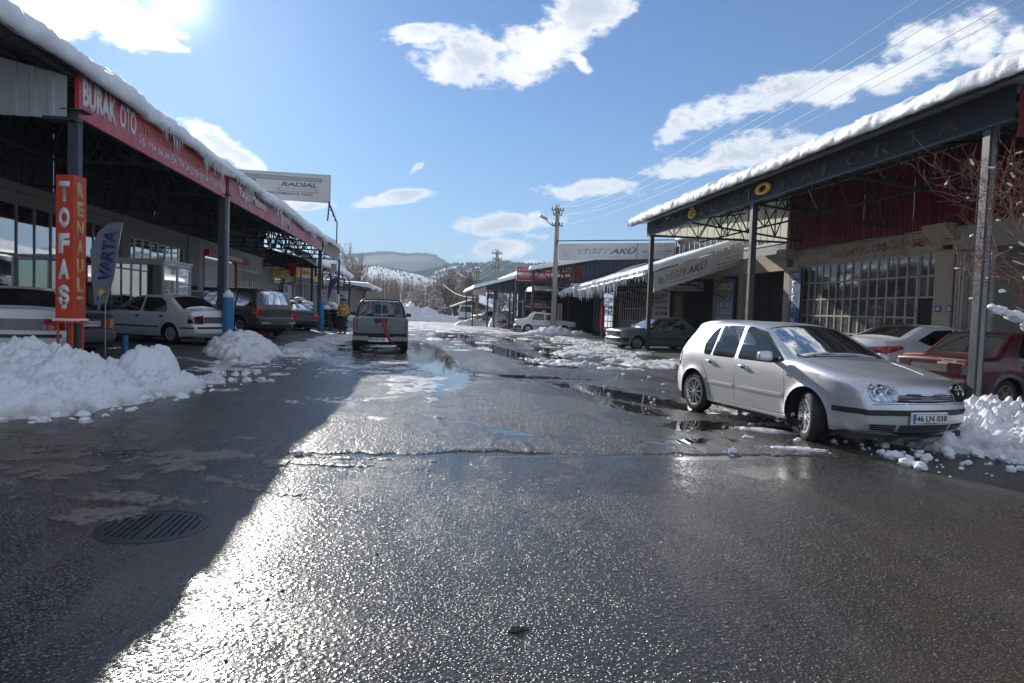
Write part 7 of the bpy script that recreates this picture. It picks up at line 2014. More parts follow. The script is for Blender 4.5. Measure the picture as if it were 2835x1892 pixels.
H, f, r = saloon_spec('saloon_car', 'dark red boxy saloon with a tan repair patch on its boot, seen from behind', P_darkred, wheel=5, rimmat=M_alloy_dirty, lens=M_lens_dk, amber=M_greyp, strip=P_darkred, wins=[[(.68, .90), (.24, 1.30), (-.14, 1.335), (-.14, .90)], [(-.21, .90), (-.21, 1.335), (-.82, 1.33), (-1.03, 1.05), (-1.05, .90)]])
H['rear']([(-.72, .80), (-.18, .80), (-.18, .905), (-.72, .905)], 'filler_patch', paint((.52, .33, .17), .6, 0, .3, 4, name='filler'), .006, .02)
H['top']([(-2.14, .20), (-2.14, .74), (-2.02, .74), (-2.06, .20)], 'filler_patch', bpy.data.materials['filler'], .004, .008)
H['rear']([(-.38, .66), (.38, .66), (.38, .79), (-.38, .79)], 'garnish', M_greyp, .010, .02)
lettering('Doğan SL', M_chrome, H['root'], (r - .03 + .06, -.30, .83), (0, -1, 0), (0, 0, 1), .28, .05, ws=False, depth=.004, lift=.045)
place(H, 11.28, 11.6, 82, .02)

# ---------- rounder 90s saloon on the left
def r19(name, label, pm, x, y, a, z, plate_s=None, **kw):
    S = dict(name=name, label=label, paint=pm, W=1.69, belt=.88, tumble=.30, seg=.08,
        prof=[(1.95, .21), (2.08, .27, .05), (2.10, .45, .05), (2.04, .64, .05), (1.90, .755, .08), (1.40, .86, .3), (.92, .92, .02, 'wb'), (.30, 1.33, .08, 'wt'), (-.15, 1.40, .2), (-.75, 1.40, .2), (-1.12, 1.33, .06, 'rt'), (-1.62, 1.0, .03, 'rb'), (-1.75, .985, .05), (-2.05, .955, .07), (-2.09, .80, .05), (-2.11, .56, .03), (-2.16, .50, .04), (-2.16, .34, .05), (-2.02, .23)],
        fx=1.27, rx=-1.27, Rw=.29, Ra=.34, sill=.22, rim=.18, wheel='cover', rimmat=M_greysheet, ww=.18, winset=.04,
        wins=[[(.80, .92), (.26, 1.285), (-.05, 1.335), (-.14, 1.335), (-.14, .91)], [(-.21, .91), (-.21, 1.335), (-.78, 1.325), (-1.02, 1.20), (-1.14, 1.02), (-1.12, .91)]],
        glass={'windscreen': ('wb', 'wt', .93), 'rear_window': ('rt', 'rb', .92)}, glassmat=M_carglass_dk, dash=.55, seat=.0, er=.06, pf=.13, pr=.08, af=.6, ar=.5, bow=.07, flare=.012, crease=.68,
        seams=[[(.80, .26), (.82, .90)], [(-.175, .26), (-.175, .90)], [(-.88, .45), (-1.06, .66), (-1.15, .92)], [(.80, .26), (-.78, .26), (-.88, .45)]],
        handles=[(-.03, .79), (-.95, .80)], strips=[(.46, .50, -.84, .86, M_blackp), (.46, .50, -2.12, -1.66, M_blackp)], mirror=(.66, .98), mirmat=M_blackp, wr=.05)
    S.update(kw)
    H = car(S)
    for sg in (1, -1):
        H['rear']([(sg * .46, .60), (sg * .80, .60), (sg * .80, .80), (sg * .46, .84)][::sg], 'tail_light', S.get('lens', M_lens_red), .012, .02)
        H['side']([(-2.09, .60), (-1.93, .62), (-1.99, .84), (-2.07, .84)], sg, 'tail_light', S.get('lens', M_lens_dk), .008, .014)
        H['front']([(sg * .42, .56), (sg * .72, .57), (sg * .72, .68), (sg * .42, .68)][::sg], 'headlight', M_reflector, .012, .02)
    H['rear']([(-.78, .46), (.78, .46), (.78, .52), (-.78, .52)], 'bumper_strip', M_blackp, .014, .02, dens=.12)
    H['rear']([(-.44, .62), (.44, .62), (.44, .80), (-.44, .80)], 'boot_panel', M_greyp, .006, .02, dens=.12)
    if plate_s: plate(H, -2.24, .70, plate_s, rear=True, blue=False)
    place(H, x, y, a, z); return H
H = r19('saloon_car', 'white four door saloon under the left canopy, rear half behind the second post', P_white2, -7.95, 21.95, -62, .20, lens=M_lens_dk)
# snow on its boot
chunks(H['root'], [(-7.95 + a, 21.95 + b_, 1.17 + c_, .05) for a, b_, c_ in ((1.5, -.7, .0), (1.6, -1.0, 0), (1.55, -.85, 0), (1.7, -.9, -.02), (1.4, -1.1, 0), (.2, .1, .44), (.35, -.1, .44))], M_snow, 'snow_crust')
H = r19('saloon_car', 'black saloon with red tail lights between the off-roader and the far post', P_black, -7.2, 36.0, -42, .12, None, wheel=8, rimmat=M_alloy, lens=M_lens_redlit, strips=[], handles=[(-.03, .79)])
H = r19('saloon_car', 'silver saloon mostly hidden behind the grey off-roader', P_silver2, -7.75, 31.5, -50, .15, '46 A 346', wheel=8, rimmat=M_alloy, strips=[], handles=[])
# ---------- dark booted saloon behind the orange sign
H = r19('saloon_car', 'dark grey saloon behind the orange pillar sign, plate 46 EH770', P_dark, -9.05, 16.75, -60, .2, '46 EH770', W=1.63,
    prof=[(1.85, .24), (1.98, .30, .03), (2.0, .48, .03), (1.94, .70, .04), (1.8, .80, .05), (1.35, .88, .3), (.80, .93, .02, 'wb'), (.30, 1.32, .06, 'wt'), (-.15, 1.39, .15), (-.75, 1.39, .15), (-1.05, 1.33, .05, 'rt'), (-1.50, 1.0, .02, 'rb'), (-1.62, .99, .03), (-2.02, .97, .04), (-2.06, .90, .03), (-2.0, .58, .02), (-2.12, .54, .03), (-2.12, .34, .04), (-2.0, .26)],
    strips=[], handles=[(-.03, .79)], lens=M_lens_red)
H['rear'](round_poly([(-.78, .30), (.78, .30), (.78, .55), (-.78, .55)], .04), 'bumper', M_greyp, .05, .1, dens=.12)
for sg in (1, -1): H['rear']([(sg * .62, .60), (sg * .79, .60), (sg * .79, .80), (sg * .62, .80)][::sg], 'indicator', M_lens_or, .02, .012)
# ---------- white liftback at the left edge
S_ = dict(name='hatchback', label='white liftback at the left edge of the picture, seen from behind over the snow heap', paint=P_white, W=1.75, belt=.92, tumble=.28, seg=.08,
    prof=[(2.1, .22), (2.25, .28, .05), (2.27, .48, .05), (2.2, .70, .05), (1.5, .86, .3), (.95, .94, .02, 'wb'), (.30, 1.34, .08, 'wt'), (-.2, 1.41, .2), (-.95, 1.41, .2), (-1.30, 1.35, .06, 'rt'), (-1.88, 1.04, .03, 'rb'), (-2.02, 1.02, .03), (-2.15, .99, .03), (-2.17, .62, .02), (-2.23, .56, .03), (-2.23, .36, .05), (-2.10, .25)],
    fx=1.3, rx=-1.3, Rw=.30, Ra=.35, sill=.23, rim=.18, wheel='cover', rimmat=M_greysheet, ww=.185, winset=.04,
    wins=[[(.82, .95), (.26, 1.30), (-.05, 1.345), (-.14, 1.345), (-.14, .94)], [(-.21, .94), (-.21, 1.345), (-.90, 1.335), (-.98, .94)], [(-1.06, .98), (-1.02, 1.32), (-1.2, 1.26), (-1.55, 1.06), (-1.5, .98)]],
    glass={'windscreen': ('wb', 'wt', .93), 'rear_window': ('rt', 'rb', .90)}, dash=.55, seat=.0, er=.06, pf=.13, pr=.07, af=.6, ar=.5, bow=.05, crease=.68, seams=[[(-.175, .26), (-.175, .93)]], handles=[(-.03, .8), (-.9, .8)], mirror=(.66, 1.0), mirmat=M_blackp)
H = car(S_)
H['rear']([(-.80, .66), (.80, .66), (.80, .86), (-.80, .86)], 'lamp_band', M_lens_dk, .010, .02, dens=.1)
for sg in (1, -1): H['rear']([(sg * .44, .68), (sg * .79, .68), (sg * .79, .84), (sg * .44, .84)][::sg], 'tail_light', M_lens_red, .016, .012)
H['rear']([(-.82, .53), (.82, .53), (.82, .59), (-.82, .59)], 'bumper_strip', M_blackp, .014, .02, dens=.12)
lettering('RENAULT 21', M_ink, H['root'], (-2.19, .72, .90), (0, -1, 0), (0, 0, 1), .42, .035, ws=False, depth=.003, lift=.04)
place(H, -8.07, 14.8, -27, .2)
# ---------- modern white saloon (right)
S_ = dict(name='saloon_car', label='white modern saloon with wrap-round red lamps between the hatchback and red saloon', paint=carpaint((.72, .73, .75), .1, .25, .15, .5, 'pearl_white_paint'), W=1.79, belt=.97, tumble=.34, seg=.08,
    prof=[(2.1, .2), (2.25, .28, .05), (2.28, .5, .08), (2.15, .75, .1), (1.5, .95, .3), (1.05, 1.01, .02, 'wb'), (.15, 1.40, .2, 'wt'), (-.4, 1.445, .3), (-.95, 1.42, .2, 'rt'), (-1.60, 1.14, .10, 'rb'), (-1.75, 1.12, .08), (-2.12, 1.09, .06), (-2.20, .95, .06), (-2.23, .6, .05), (-2.26, .4, .06), (-2.12, .22)],
    fx=1.35, rx=-1.35, Rw=.32, Ra=.37, sill=.22, rim=.22, wheel=8, rimmat=M_alloy, ww=.205, winset=.02,
    wins=[[(.95, 1.02), (.15, 1.34), (-.16, 1.375), (-.16, 1.0)], [(-.22, 1.0), (-.22, 1.375), (-.75, 1.345), (-1.30, 1.12), (-1.0, 1.02)]],
    glass={'windscreen': ('wb', 'wt', .92), 'rear_window': ('rt', 'rb', .88)}, dash=.6, seat=.05, er=.10, pf=.2, pr=.16, bow=.12, crease=.80, seams=[[(-.19, .26), (-.19, .99)], [(.88, .3), (.9, .98)]], handles=[(-.03, .87), (-.95, .88)], mirror=(.75, 1.05), handlemat=P_white)
H = car(S_)
for sg in (1, -1):
    H['side']([(-2.20, .80), (-1.72, .95), (-1.78, 1.0), (-2.18, .99)], sg, 'tail_light', M_lens_red, .010, .016)
    H['rear']([(sg * .45, .82), (sg * .80, .80), (sg * .80, .99), (sg * .45, .95)][::sg], 'tail_light', M_lens_red, .012, .02)
q = MB().bar((-.8, 0, 1.44), (-1.0, 0, 1.58), .02, .03).build('aerial', M_blackp, H['root'], ws=False)
place(H, 11.7, 14.5, 80, .03)
# ---------- silver hatch behind the hero
G2 = dict(golf); G2.update(label='silver hatchback mostly hidden behind the near silver one', steer=0, wheel='cover', rimmat=M_greysheet)
H = car(G2); place(H, 7.62, 14.9, 178, .0)

# ---------- off-roader
S_ = dict(name='off_roader', ub=.34, label='grey five door off-roader with tinted windows under the left canopy', paint=P_taupe, W=1.78, belt=1.08, tumble=.24, seg=.09,
    prof=[(2.0, .36), (2.18, .42, .04), (2.2, .62, .04), (2.14, .95, .05), (1.6, 1.06, .2), (1.0, 1.12, .02, 'wb'), (.42, 1.60, .06, 'wt'), (0, 1.68, .1), (-1.5, 1.69, .1), (-1.98, 1.62, .05, 'rt'), (-2.12, 1.16, .03, 'rb'), (-2.17, 1.0, .04), (-2.17, .72, .02), (-2.27, .68, .03), (-2.27, .48, .05), (-2.12, .40)],
    fx=1.35, rx=-1.34, Rw=.365, Ra=.43, sill=.40, rim=.215, wheel=5, rimmat=M_alloy, ww=.225, winset=.02,
    wins=[[(.85, 1.12), (.40, 1.56), (-.10, 1.60), (-.10, 1.10)], [(-.18, 1.10), (-.18, 1.60), (-1.02, 1.60), (-1.05, 1.10)], [(-1.14, 1.10), (-1.11, 1.60), (-1.80, 1.58), (-1.93, 1.12)]],
    glass={'windscreen': ('wb', 'wt', .93), 'rear_window': ('rt', 'rb', .88)}, dash=.7, seat=.1, er=.05, pf=.1, pr=.07, bow=.06, flare=.03, seams=[[(.9, .44), (.9, 1.09)], [(-.14, .44), (-.14, 1.09)], [(-1.0, .75), (-1.09, 1.09)]],
    handles=[(.05, .95), (-.95, .95)], strips=[(.44, .62, -.92, .92, M_greyp), (.44, .60, -2.2, -1.82, M_greyp)], mirror=(.75, 1.15), mirmat=M_blackp, sharp=38, rearseat=True)
H = car(S_)
for sg in (1, -1):
    H['rear']([(sg * .66, .80), (sg * .84, .80), (sg * .84, 1.10), (sg * .66, 1.10)][::sg], 'tail_light', M_lens_red, .012, .02)
    H['side']([(-2.16, .80), (-1.98, .80), (-1.98, 1.08), (-2.14, 1.08)], sg, 'tail_light', M_lens_red, .010, .016)
    H['side']([(-2.155, .84), (-1.985, .84), (-1.985, .92), (-2.15, .92)], sg, 'indicator', M_lens_or, .016, .01)
    H['side'](line_poly([(-1.34 + .46 * math.cos(t), .365 + .46 * math.sin(t)) for t in np.linspace(.25, pi - .25, 14)], .05), sg, 'arch_flare', M_greyp, .014, .02)
    MB().box(-1.9, .2, sg * .62 - .02, sg * .62 + .02, 1.69, 1.73).build('roof_rail', M_blackp, H['root'], ws=False)
H['rear'](round_poly([(-.82, .46), (.82, .46), (.82, .66), (-.82, .66)], .04), 'bumper', M_greyp, .05, .1, dens=.12)
MB().box(-2.36, -2.28, -.80, .80, .50, .56).build('bumper_bar', M_greysheet, H['root'], ws=False, bevel=.01)
place(H, -7.35, 27.6, -56, .18, 1.04)

# ---------- pickup with a tow strap
P_pick = carpaint((.13, .135, .15), .6, .36, .35, .7, 'pickup_silver')
S_ = dict(name='pickup_truck', ub=.44, label='silver pickup truck seen from behind with a red strap over its tailgate', paint=P_pick, W=1.74, belt=1.14, tumble=.22, seg=.09,
    prof=[(2.0, .42), (2.2, .48, .04), (2.22, .7, .04), (2.12, 1.0, .06), (1.6, 1.08, .2), (1.05, 1.13, .02, 'wb'), (.45, 1.60, .06, 'wt'), (.1, 1.68, .1), (-.35, 1.68, .1), (-.62, 1.63, .04, 'rt'), (-.74, 1.17, .01, 'rb'), (-.75, 1.12, 0, 'b0'), (-2.28, 1.12, 0, 'b1'), (-2.33, 1.11, .01), (-2.34, .62, .02), (-2.30, .58, .02), (-2.2, .50)],
    fx=1.45, rx=-1.45, Rw=.355, Ra=.425, sill=.47, rim=.20, wheel='steel', rimmat=M_greyp, ww=.235, winset=-.02,
    wins=[[(.90, 1.16), (.42, 1.56), (.08, 1.60), (.06, 1.16)], [(.0, 1.16), (.02, 1.60), (-.48, 1.58), (-.58, 1.16)]],
    glass={'windscreen': ('wb', 'wt', .93), 'rear_window': ('rt', 'rb', .87)}, open=[('b0', 'b1')], dash=.75, seat=.25, er=.035, pf=.12, pr=.015, ar=.3, bow=.02, flare=.025, glassmat=M_carglass_dk, rearseat=True,
    seams=[[(.95, .5), (.95, 1.12)], [(.03, .5), (.03, 1.12)], [(-.70, .5), (-.70, 1.12)]], handles=[(.15, 1.0)], mirror=(.78, 1.18), mirmat=M_blackp, sharp=34)
H = car(S_); pr_root = H['root']
w = MB(); w.box(-2.28, -.76, -.80, .80, .70, .74); w.box(-.80, -.75, -.80, .80, .74, 1.12); w.box(-2.28, -.76, .78, .82, .74, 1.12); w.box(-2.28, -.76, -.82, -.78, .74, 1.12); w.box(-2.28, -2.25, -.8, .8, .74, 1.12)
w.build('load_bed', M_blackp, pr_root, ws=False)
# bed rail hoop
pts = [(-.78, -.80, 1.10), (-.80, -.76, 1.40), (-.80, -.66, 1.62), (-.80, -.55, 1.70), (-.80, 0, 1.71), (-.80, .55, 1.70), (-.80, .66, 1.62), (-.80, .76, 1.40), (-.78, .80, 1.10)]
MB().tube(pts, .028, 10).build('roll_bar', M_steel, pr_root, True, ws=False)
w = MB()
for y in (-.42, -.02, .36): w.bar((-.80, y, 1.12), (-.80, y, 1.70), .018)
w.build('rear_window_bars', M_greysheet, pr_root, ws=False)
tx = -2.345
tgp = MB()
tgp.box(tx - .02, tx + .01, -.72, .72, .62, 1.12)
tgate = tgp.build('tailgate', P_pick, pr_root, ws=False, bevel=.008)
for z, y0, y1 in ((1.04, -.66, -.30), (1.04, .30, .62), (.86, -.50, .52), (.70, -.52, .52)): MB().box(tx - .032, tx - .018, y0, y1, z - .012, z + .012).build('pressed_rib', P_pick, tgate, ws=False, bevel=.004)
MB().prism([(-.22, 1.10), (.22, 1.10), (.20, .98), (.12, .92), (.04, .98), (-.08, .98), (-.14, .92), (-.20, .98)], lambda a, c: (tx - .022, a, c), lambda a, c: (tx - .034, a, c)).build('handle_panel', M_blackp, tgate, ws=False)
lettering('PICKUP', M_chrome, tgate, (tx - .02, -.36, .755), (0, -1, 0), (0, 0, 1), .26, .03, ws=False, depth=.003)
for sg in (1, -1):
    tl = MB().box(tx - .02, tx + .02, min(sg * .73, sg * .86), max(sg * .73, sg * .86), .64, 1.04).build('tail_light', M_lens_dk, pr_root, ws=False, bevel=.012)
    MB().box(tx - .026, tx - .018, min(sg * .745, sg * .845), max(sg * .745, sg * .845), .66, .74).build('lit_lens', M_lens_redlit, tl, ws=False)
    MB().hexa([(tx - .14, sg * .38, .38), (tx + .02, sg * .38, .38), (tx + .02, sg * .87, .40), (tx - .10, sg * .87, .40), (tx - .16, sg * .38, .54), (tx + .02, sg * .38, .54), (tx + .02, sg * .87, .58), (tx - .12, sg * .87, .58)]).build('bumper_end', M_greysheet, pr_root, ws=False, bevel=.03)
MB().box(tx - .15, tx, -.38, .38, .36, .50).build('bumper_step', M_chrome, pr_root, ws=False, bevel=.012)
MB().box(tx - .18, tx, -.84, .84, .545, .575).build('bumper_top', M_blackp, pr_root, ws=False, bevel=.01)
plate(H, tx - .165, .445, '50 ER 25', rear=True, y0=.10)
w = MB(); w.box(-2.2, 1.6, -.5, -.42, .36, .50); w.box(-2.2, 1.6, .42, .5, .36, .50); w.tube([(-1.45, -.7, .355), (-1.45, -.25, .355), (-1.45, 0, .34), (-1.45, .25, .355), (-1.45, .7, .355)], [.05, .05, .14, .05, .05], 10); w.build('chassis', M_blackp, pr_root, ws=False)
# red tow strap
sp = [(-1.6, -.10, .80), (-2.1, -.08, 1.05), (-2.30, -.06, 1.15), (tx - .04, -.06, 1.13), (tx - .05, -.10, .95), (tx - .08, -.16, .75), (tx - .18, -.22, .58), (tx - .20, -.32, .40), (tx - .17, -.45, .30), (tx - .12, -.60, .27)]
w = MB(); vs = []
for i, p in enumerate(sp):
    p = Vector(p); w_ = .062
    vs += [p + Vector((0, -w_, .012 if i > 6 else 0)), p + Vector((0, w_, 0)), p + Vector((.012, w_, -.012)), p + Vector((.012, -w_, -.012))]
fs = []
for i in range(len(sp) - 1):
    for k in range(4): fs.append((i * 4 + k, i * 4 + (k + 1) % 4, i * 4 + 4 + (k + 1) % 4, i * 4 + 4 + k))
w.add(vs, fs)
chunks(pr_root, [(-2.1 + (k % 3) * .12, -.5 + k * .09, 1.0, .09) for k in range(12)], M_snow, 'bed_snow').matrix_parent_inverse = Matrix.Identity(4)
pr_w = place(H, -1.50, 24.35, -3.5, 0)
t = thing('tow_strap', 'faded red tow strap hanging over the tailgate of the pickup', 'strap', (-1.5, 22, .3))
o = w.build('webbing', paint((.28, .06, .05), .8, 0, .5, 5, name='red_webbing'), None, True, ws=False)
o.location = pr_w.location; o.rotation_euler = pr_w.rotation_euler
o.parent = t; o.matrix_parent_inverse = Matrix.Translation(t.location).inverted()

# ---------- far vans
def van(label, x, y, a, pm, Hh=1.95):
    S = dict(name='van', label=label, paint=pm, W=1.75, belt=1.12, tumble=.16, seg=.12,
        prof=[(1.95, .28), (2.1, .4, .05), (2.08, .75, .08), (1.5, 1.05, .1), (1.25, 1.1, .02, 'wb'), (.75, Hh - .15, .08, 'wt'), (.3, Hh, .12), (-1.9, Hh, .10), (-2.02, Hh - .12, .03, 'rt'), (-2.08, 1.15, .03, 'rb'), (-2.1, .8, .03), (-2.15, .4, .05), (-2.0, .28)],
        fx=1.25, rx=-1.35, Rw=.31, Ra=.36, sill=.27, rim=.18, wheel='steel', rimmat=M_greysheet, ww=.18, wins=[[(1.1, 1.15), (.75, Hh - .25), (.2, Hh - .22), (.2, 1.15)]],
        glass={'windscreen': ('wb', 'wt', .92), 'rear_window': ('rt', 'rb', .84)}, dash=.9, seat=.4, er=.06, pf=.12, pr=.03, bow=.03, mirror=(.95, 1.2), rearseat=False)
    H = car(S)
    for sg in (1, -1): H['rear']([(sg * .74, .75), (sg * .85, .75), (sg * .84, 1.1), (sg * .74, 1.1)][::sg], 'tail_light', M_lens_red, .01, .02)
    H['rear']([(-.8, .35), (.8, .35), (.8, .5), (-.8, .5)], 'bumper', M_greyp, .04, .08, dens=.15)
    place(H, x, y, a, 0); return H
van('white van parked before the timber hut at the street end', 4.75, 78.6, 4, P_white, 1.9)
H, f, r = saloon_spec('saloon_car', 'beige estate car behind the OTO EGZOZ board', carpaint((.42, .38, .30), .1, .35, .4, .5, 'beige_paint'), wheel='steel')
place(H, 6.8, 66.5, 75, 0, 1.0)
van('pale blue light van behind the exhaust shop boards', 10.4, 68, 250, carpaint((.30, .38, .45), .2, .35, .3, .5, 'pale_blue_paint'), 1.8)

# ------------------------------------------------------------------ trees
def branch_mesh(base, height, spread, seed, levels=4, r0_=.16, up=.55, kids_=(5, 6, 6, 5), lean=(0, 0), snow=False, droop=0.0, minr=.006, trunk_frac=.3, wig=.18, seg=5, trop=.05):
    g_ = np.random.default_rng(seed); TR = MB(); TW = MB(); SN = MB()
    def grow(p, d, L, r, lv):
        pts = [p]; n = seg if lv < 2 else 3; dd = d.copy()
        for i in range(n):
            dd = dd + Vector(g_.normal(0, wig * (1 + .3 * lv), 3)) * .5 + Vector((0, 0, (trop - droop * .2) * (1 if lv else 1.5)))
            dd.normalize(); pts.append(pts[-1] + dd * L / n)
        rs = [max(r * (1 - .62 * i / n), minr * .7) for i in range(n + 1)]
        (TR if lv < 2 else TW).tube(pts, rs, 7 if lv == 0 else (5 if lv < 3 else 3), caps=False)
        if snow and lv >= 1:
            for i in range(n):
                a, b = pts[i], pts[i + 1]
                if abs((b - a).normalized().z) < .75 and g_.uniform() < snow:
                    q = Vector((0, 0, rs[i] * .8 + .004)); hgt = .5 * rs[i] + .010
                    SN.tube([a + q, (a + b) / 2 + q, b + q], [hgt * .8, hgt * 1.2, hgt * .7], 4, caps=False)
        if lv + 1 < levels:
            m_ = kids_[lv]
            for k in range(m_):
                t_ = (trunk_frac if lv == 0 else .2) + (1 - (trunk_frac if lv == 0 else .2)) * (k + g_.uniform(.2, .9)) / m_
                t_ = min(t_, .98); i = min(int(t_ * n), n - 1); q = pts[i].lerp(pts[i + 1], t_ * n - i)
                dv = (pts[i + 1] - pts[i]).normalized(); a = g_.uniform(0, 2 * pi); o1 = dv.orthogonal().normalized(); o2 = dv.cross(o1)
                side = (o1 * math.cos(a) + o2 * math.sin(a)); sp = spread * g_.uniform(.7, 1.25)
                nd = (dv * (1 - sp * .55) + side * sp + Vector((0, 0, up * .35 - droop * .5))).normalized()
                grow(q, nd, L * g_.uniform(.42, .68) * (1 - .3 * t_ if lv == 0 else 1), rs[i] * .62, lv + 1)
    grow(Vector(base), Vector((lean[0], lean[1], 1)).normalized(), height, r0_, 0)
    return TR, TW, SN


def tree(label, base, height, spread, seed, name='bare_tree', mt=None, mw=None, group=None, **kw):
    TR, TW, SN = branch_mesh(base, height, spread, seed, **kw)
    t = thing(name, label, 'tree', base, 0, group)
    mesh_obj('trunk', TR.v, TR.f, mt or M_bark, t, True)
    if TW.v: mesh_obj('twigs', TW.v, TW.f, mw or M_twig, t, False)['kind'] = 'stuff'
    if SN.v: mesh_obj('branch_snow', SN.v, SN.f, M_snow, t, True)['kind'] = 'stuff'
    return t


tree('large bare tree with twisted spreading limbs at the street end', (2.7, 84, -.1), 4.6, .72, 12, r0_=.34, levels=5, kids_=(9, 7, 6, 5), snow=.2, minr=.012, trunk_frac=.14, up=.35, wig=.30, trop=.01)
tree('leaning bare tree left of the poplar wood', (-7.8, 92, -.1), 5.2, .5, 8, r0_=.22, levels=5, kids_=(8, 6, 5, 4), minr=.014, up=.8, trunk_frac=.2)
tree('bare tree rising behind the left canopy end', (-9.5, 95, -.1), 6.2, .45, 9, r0_=.22, levels=5, kids_=(8, 6, 5, 4), minr=.014, up=.9, trunk_frac=.2)
tree('red brown willow behind the exhaust shop canopy', (7.0, 96, -.1), 4.4, .45, 22, mw=M_twig2, r0_=.2, levels=5, kids_=(9, 7, 6, 4), minr=.014, up=.9, trunk_frac=.1)
tree('pale brown bush willow right of the large bare tree', (4.5, 104, -.1), 4.8, .4, 23, mw=M_twig2, r0_=.2, levels=5, kids_=(9, 7, 6, 4), minr=.014, up=.9, trunk_frac=.1)
tree('snow laden tree behind the exhaust shop boards', (8.2, 74, -.1), 3.2, .8, 31, r0_=.18, levels=5, kids_=(8, 7, 6, 5), snow=.9, minr=.02, up=.3, trunk_frac=.15)
tree('second snow laden tree behind the exhaust shop boards', (10.2, 73, -.1), 3.4, .8, 32, r0_=.18, levels=5, kids_=(8, 7, 6, 5), snow=.9, minr=.02, up=.3, trunk_frac=.15)
tree('snow crusted bush standing on the ploughed bank', (-1.0, 79, 1.2), 1.9, .9, 41, name='snowy_bush', r0_=.1, levels=5, kids_=(8, 6, 5, 5), snow=1.0, minr=.022, up=.2, trunk_frac=.05)
tree('snow crusted bush to the right of the ploughed bank', (.9, 79, .4), 2.2, .9, 42, name='snowy_bush', r0_=.1, levels=5, kids_=(8, 6, 5, 5), snow=1.0, minr=.022, up=.2, trunk_frac=.05)
# young tree close by on the right with snow lodged in its fork
tree('thin young tree with blobs of snow at the right edge', (6.85, 6.8, 0), 2.7, .75, 57, name='young_tree', mt=M_redtwig, mw=M_redtwig, r0_=.035, levels=5, kids_=(11, 6, 5, 3), snow=.02, minr=.0045, up=.35, trunk_frac=.45, wig=.16, seg=7, trop=.03)
t = thing('snow_clump', 'round clumps of snow lodged in the young tree on the right', 'snow clump', (6.5, 6.8, 1.6))
g_ = np.random.default_rng(4)
pts_ = [(6.15, 6.75, 1.70, .05), (6.3, 6.8, 1.66, .075), (6.42, 6.8, 1.63, .06), (6.5, 6.8, 1.60, .095), (6.66, 6.8, 1.62, .08), (6.6, 6.75, 1.50, .07), (6.8, 6.8, 1.58, .09), (6.95, 6.8, 1.56, .10), (7.1, 6.8, 1.6, .09), (6.2, 6.8, 1.72, .035), (6.4, 6.9, 1.9, .03), (6.7, 6.9, 2.05, .035)]
o = chunks(t, pts_, M_snow, 'snow_lump')
w = MB(); w.tube([(7.05, 6.6, 1.2), (6.8, 6.75, 1.42), (6.4, 6.8, 1.58), (6.05, 6.78, 1.74)], [.016, .012, .008, .004], 6); w.tube([(6.9, 6.7, 1.35), (7.1, 6.8, 1.5), (7.4, 6.8, 1.6)], [.012, .01, .008], 6)
w.build('bough', M_redtwig, t, True)

# poplar wood: far, beyond counting
g_ = np.random.default_rng(77); w = MB(); tw = MB()
def poplar(x, y, h, w_, tw_):
    w_.tube([(x, y, -.1), (x + g_.uniform(-.1, .1), y, h * .5), (x + g_.uniform(-.2, .2), y, h)], [.09, .06, .015], 3, caps=False)
    for k in range(26):
        z = h * (.08 + .88 * k / 26); a = g_.uniform(0, 2 * pi); L = (.9 + .5 * g_.uniform()) * (1.1 - .6 * k / 26)
        p = Vector((x, y, z)); q = p + Vector((math.cos(a) * .42 * L, math.sin(a) * .42 * L, L * 1.0)); m_ = p.lerp(q, .5) + Vector((math.cos(a) * .08, math.sin(a) * .08, -.05))
        tw_.tube([p, m_, q], [.020, .014, .006], 3, caps=False)
rows_ = []
for k in range(820):
    a = g_.uniform(-9.5, 4.5); d = g_.uniform(118, 185)
    h = 6.2 + g_.uniform(-.9, .9) + (d - 118) * .030
    if a > -2.2 and a < 2.5: h *= .92
    rows_.append((math.sin(R(a)) * d, math.cos(R(a)) * d, h))
for x, y, h in rows_: poplar(x, y, h, w, tw)
for k in range(240):                       # scrub along the foot of the wood
    a = g_.uniform(-9.5, 7); d = g_.uniform(100, 118); x, y = math.sin(R(a)) * d, math.cos(R(a)) * d
    for j in range(12):
        a2 = g_.uniform(0, 2 * pi); L = g_.uniform(.8, 2.0); tw.tube([(x, y, -.1), (x + math.cos(a2) * .3 * L, y + math.sin(a2) * .3 * L, L)], [.02, .006], 3, caps=False)
o = mesh_obj('poplar_wood', w.v + tw.v, w.f + [tuple(i + len(w.v) for i in f) for f in tw.f], M_twig)
tag(o, 'wood of slender bare poplars below the snowy hill', kind='stuff')
for k, (a, d, h) in enumerate(((-1.2, 150, 7.6), (1.0, 140, 7.0), (3.2, 150, 7.4), (8.5, 170, 9.0), (12.5, 180, 9.0))):
    w = MB(); poplar(math.sin(R(a)) * d, math.cos(R(a)) * d, h, w, w); 
    t = thing('poplar', 'tall single poplar rising above the wood %s' % ('left of the bare tree', 'right of the bare tree', 'left of the third pole', 'behind the third pole', 'behind the second pole')[k], 'tree', (math.sin(R(a)) * d, math.cos(R(a)) * d, 0))
    mesh_obj('crown', w.v, w.f, M_twig, t)

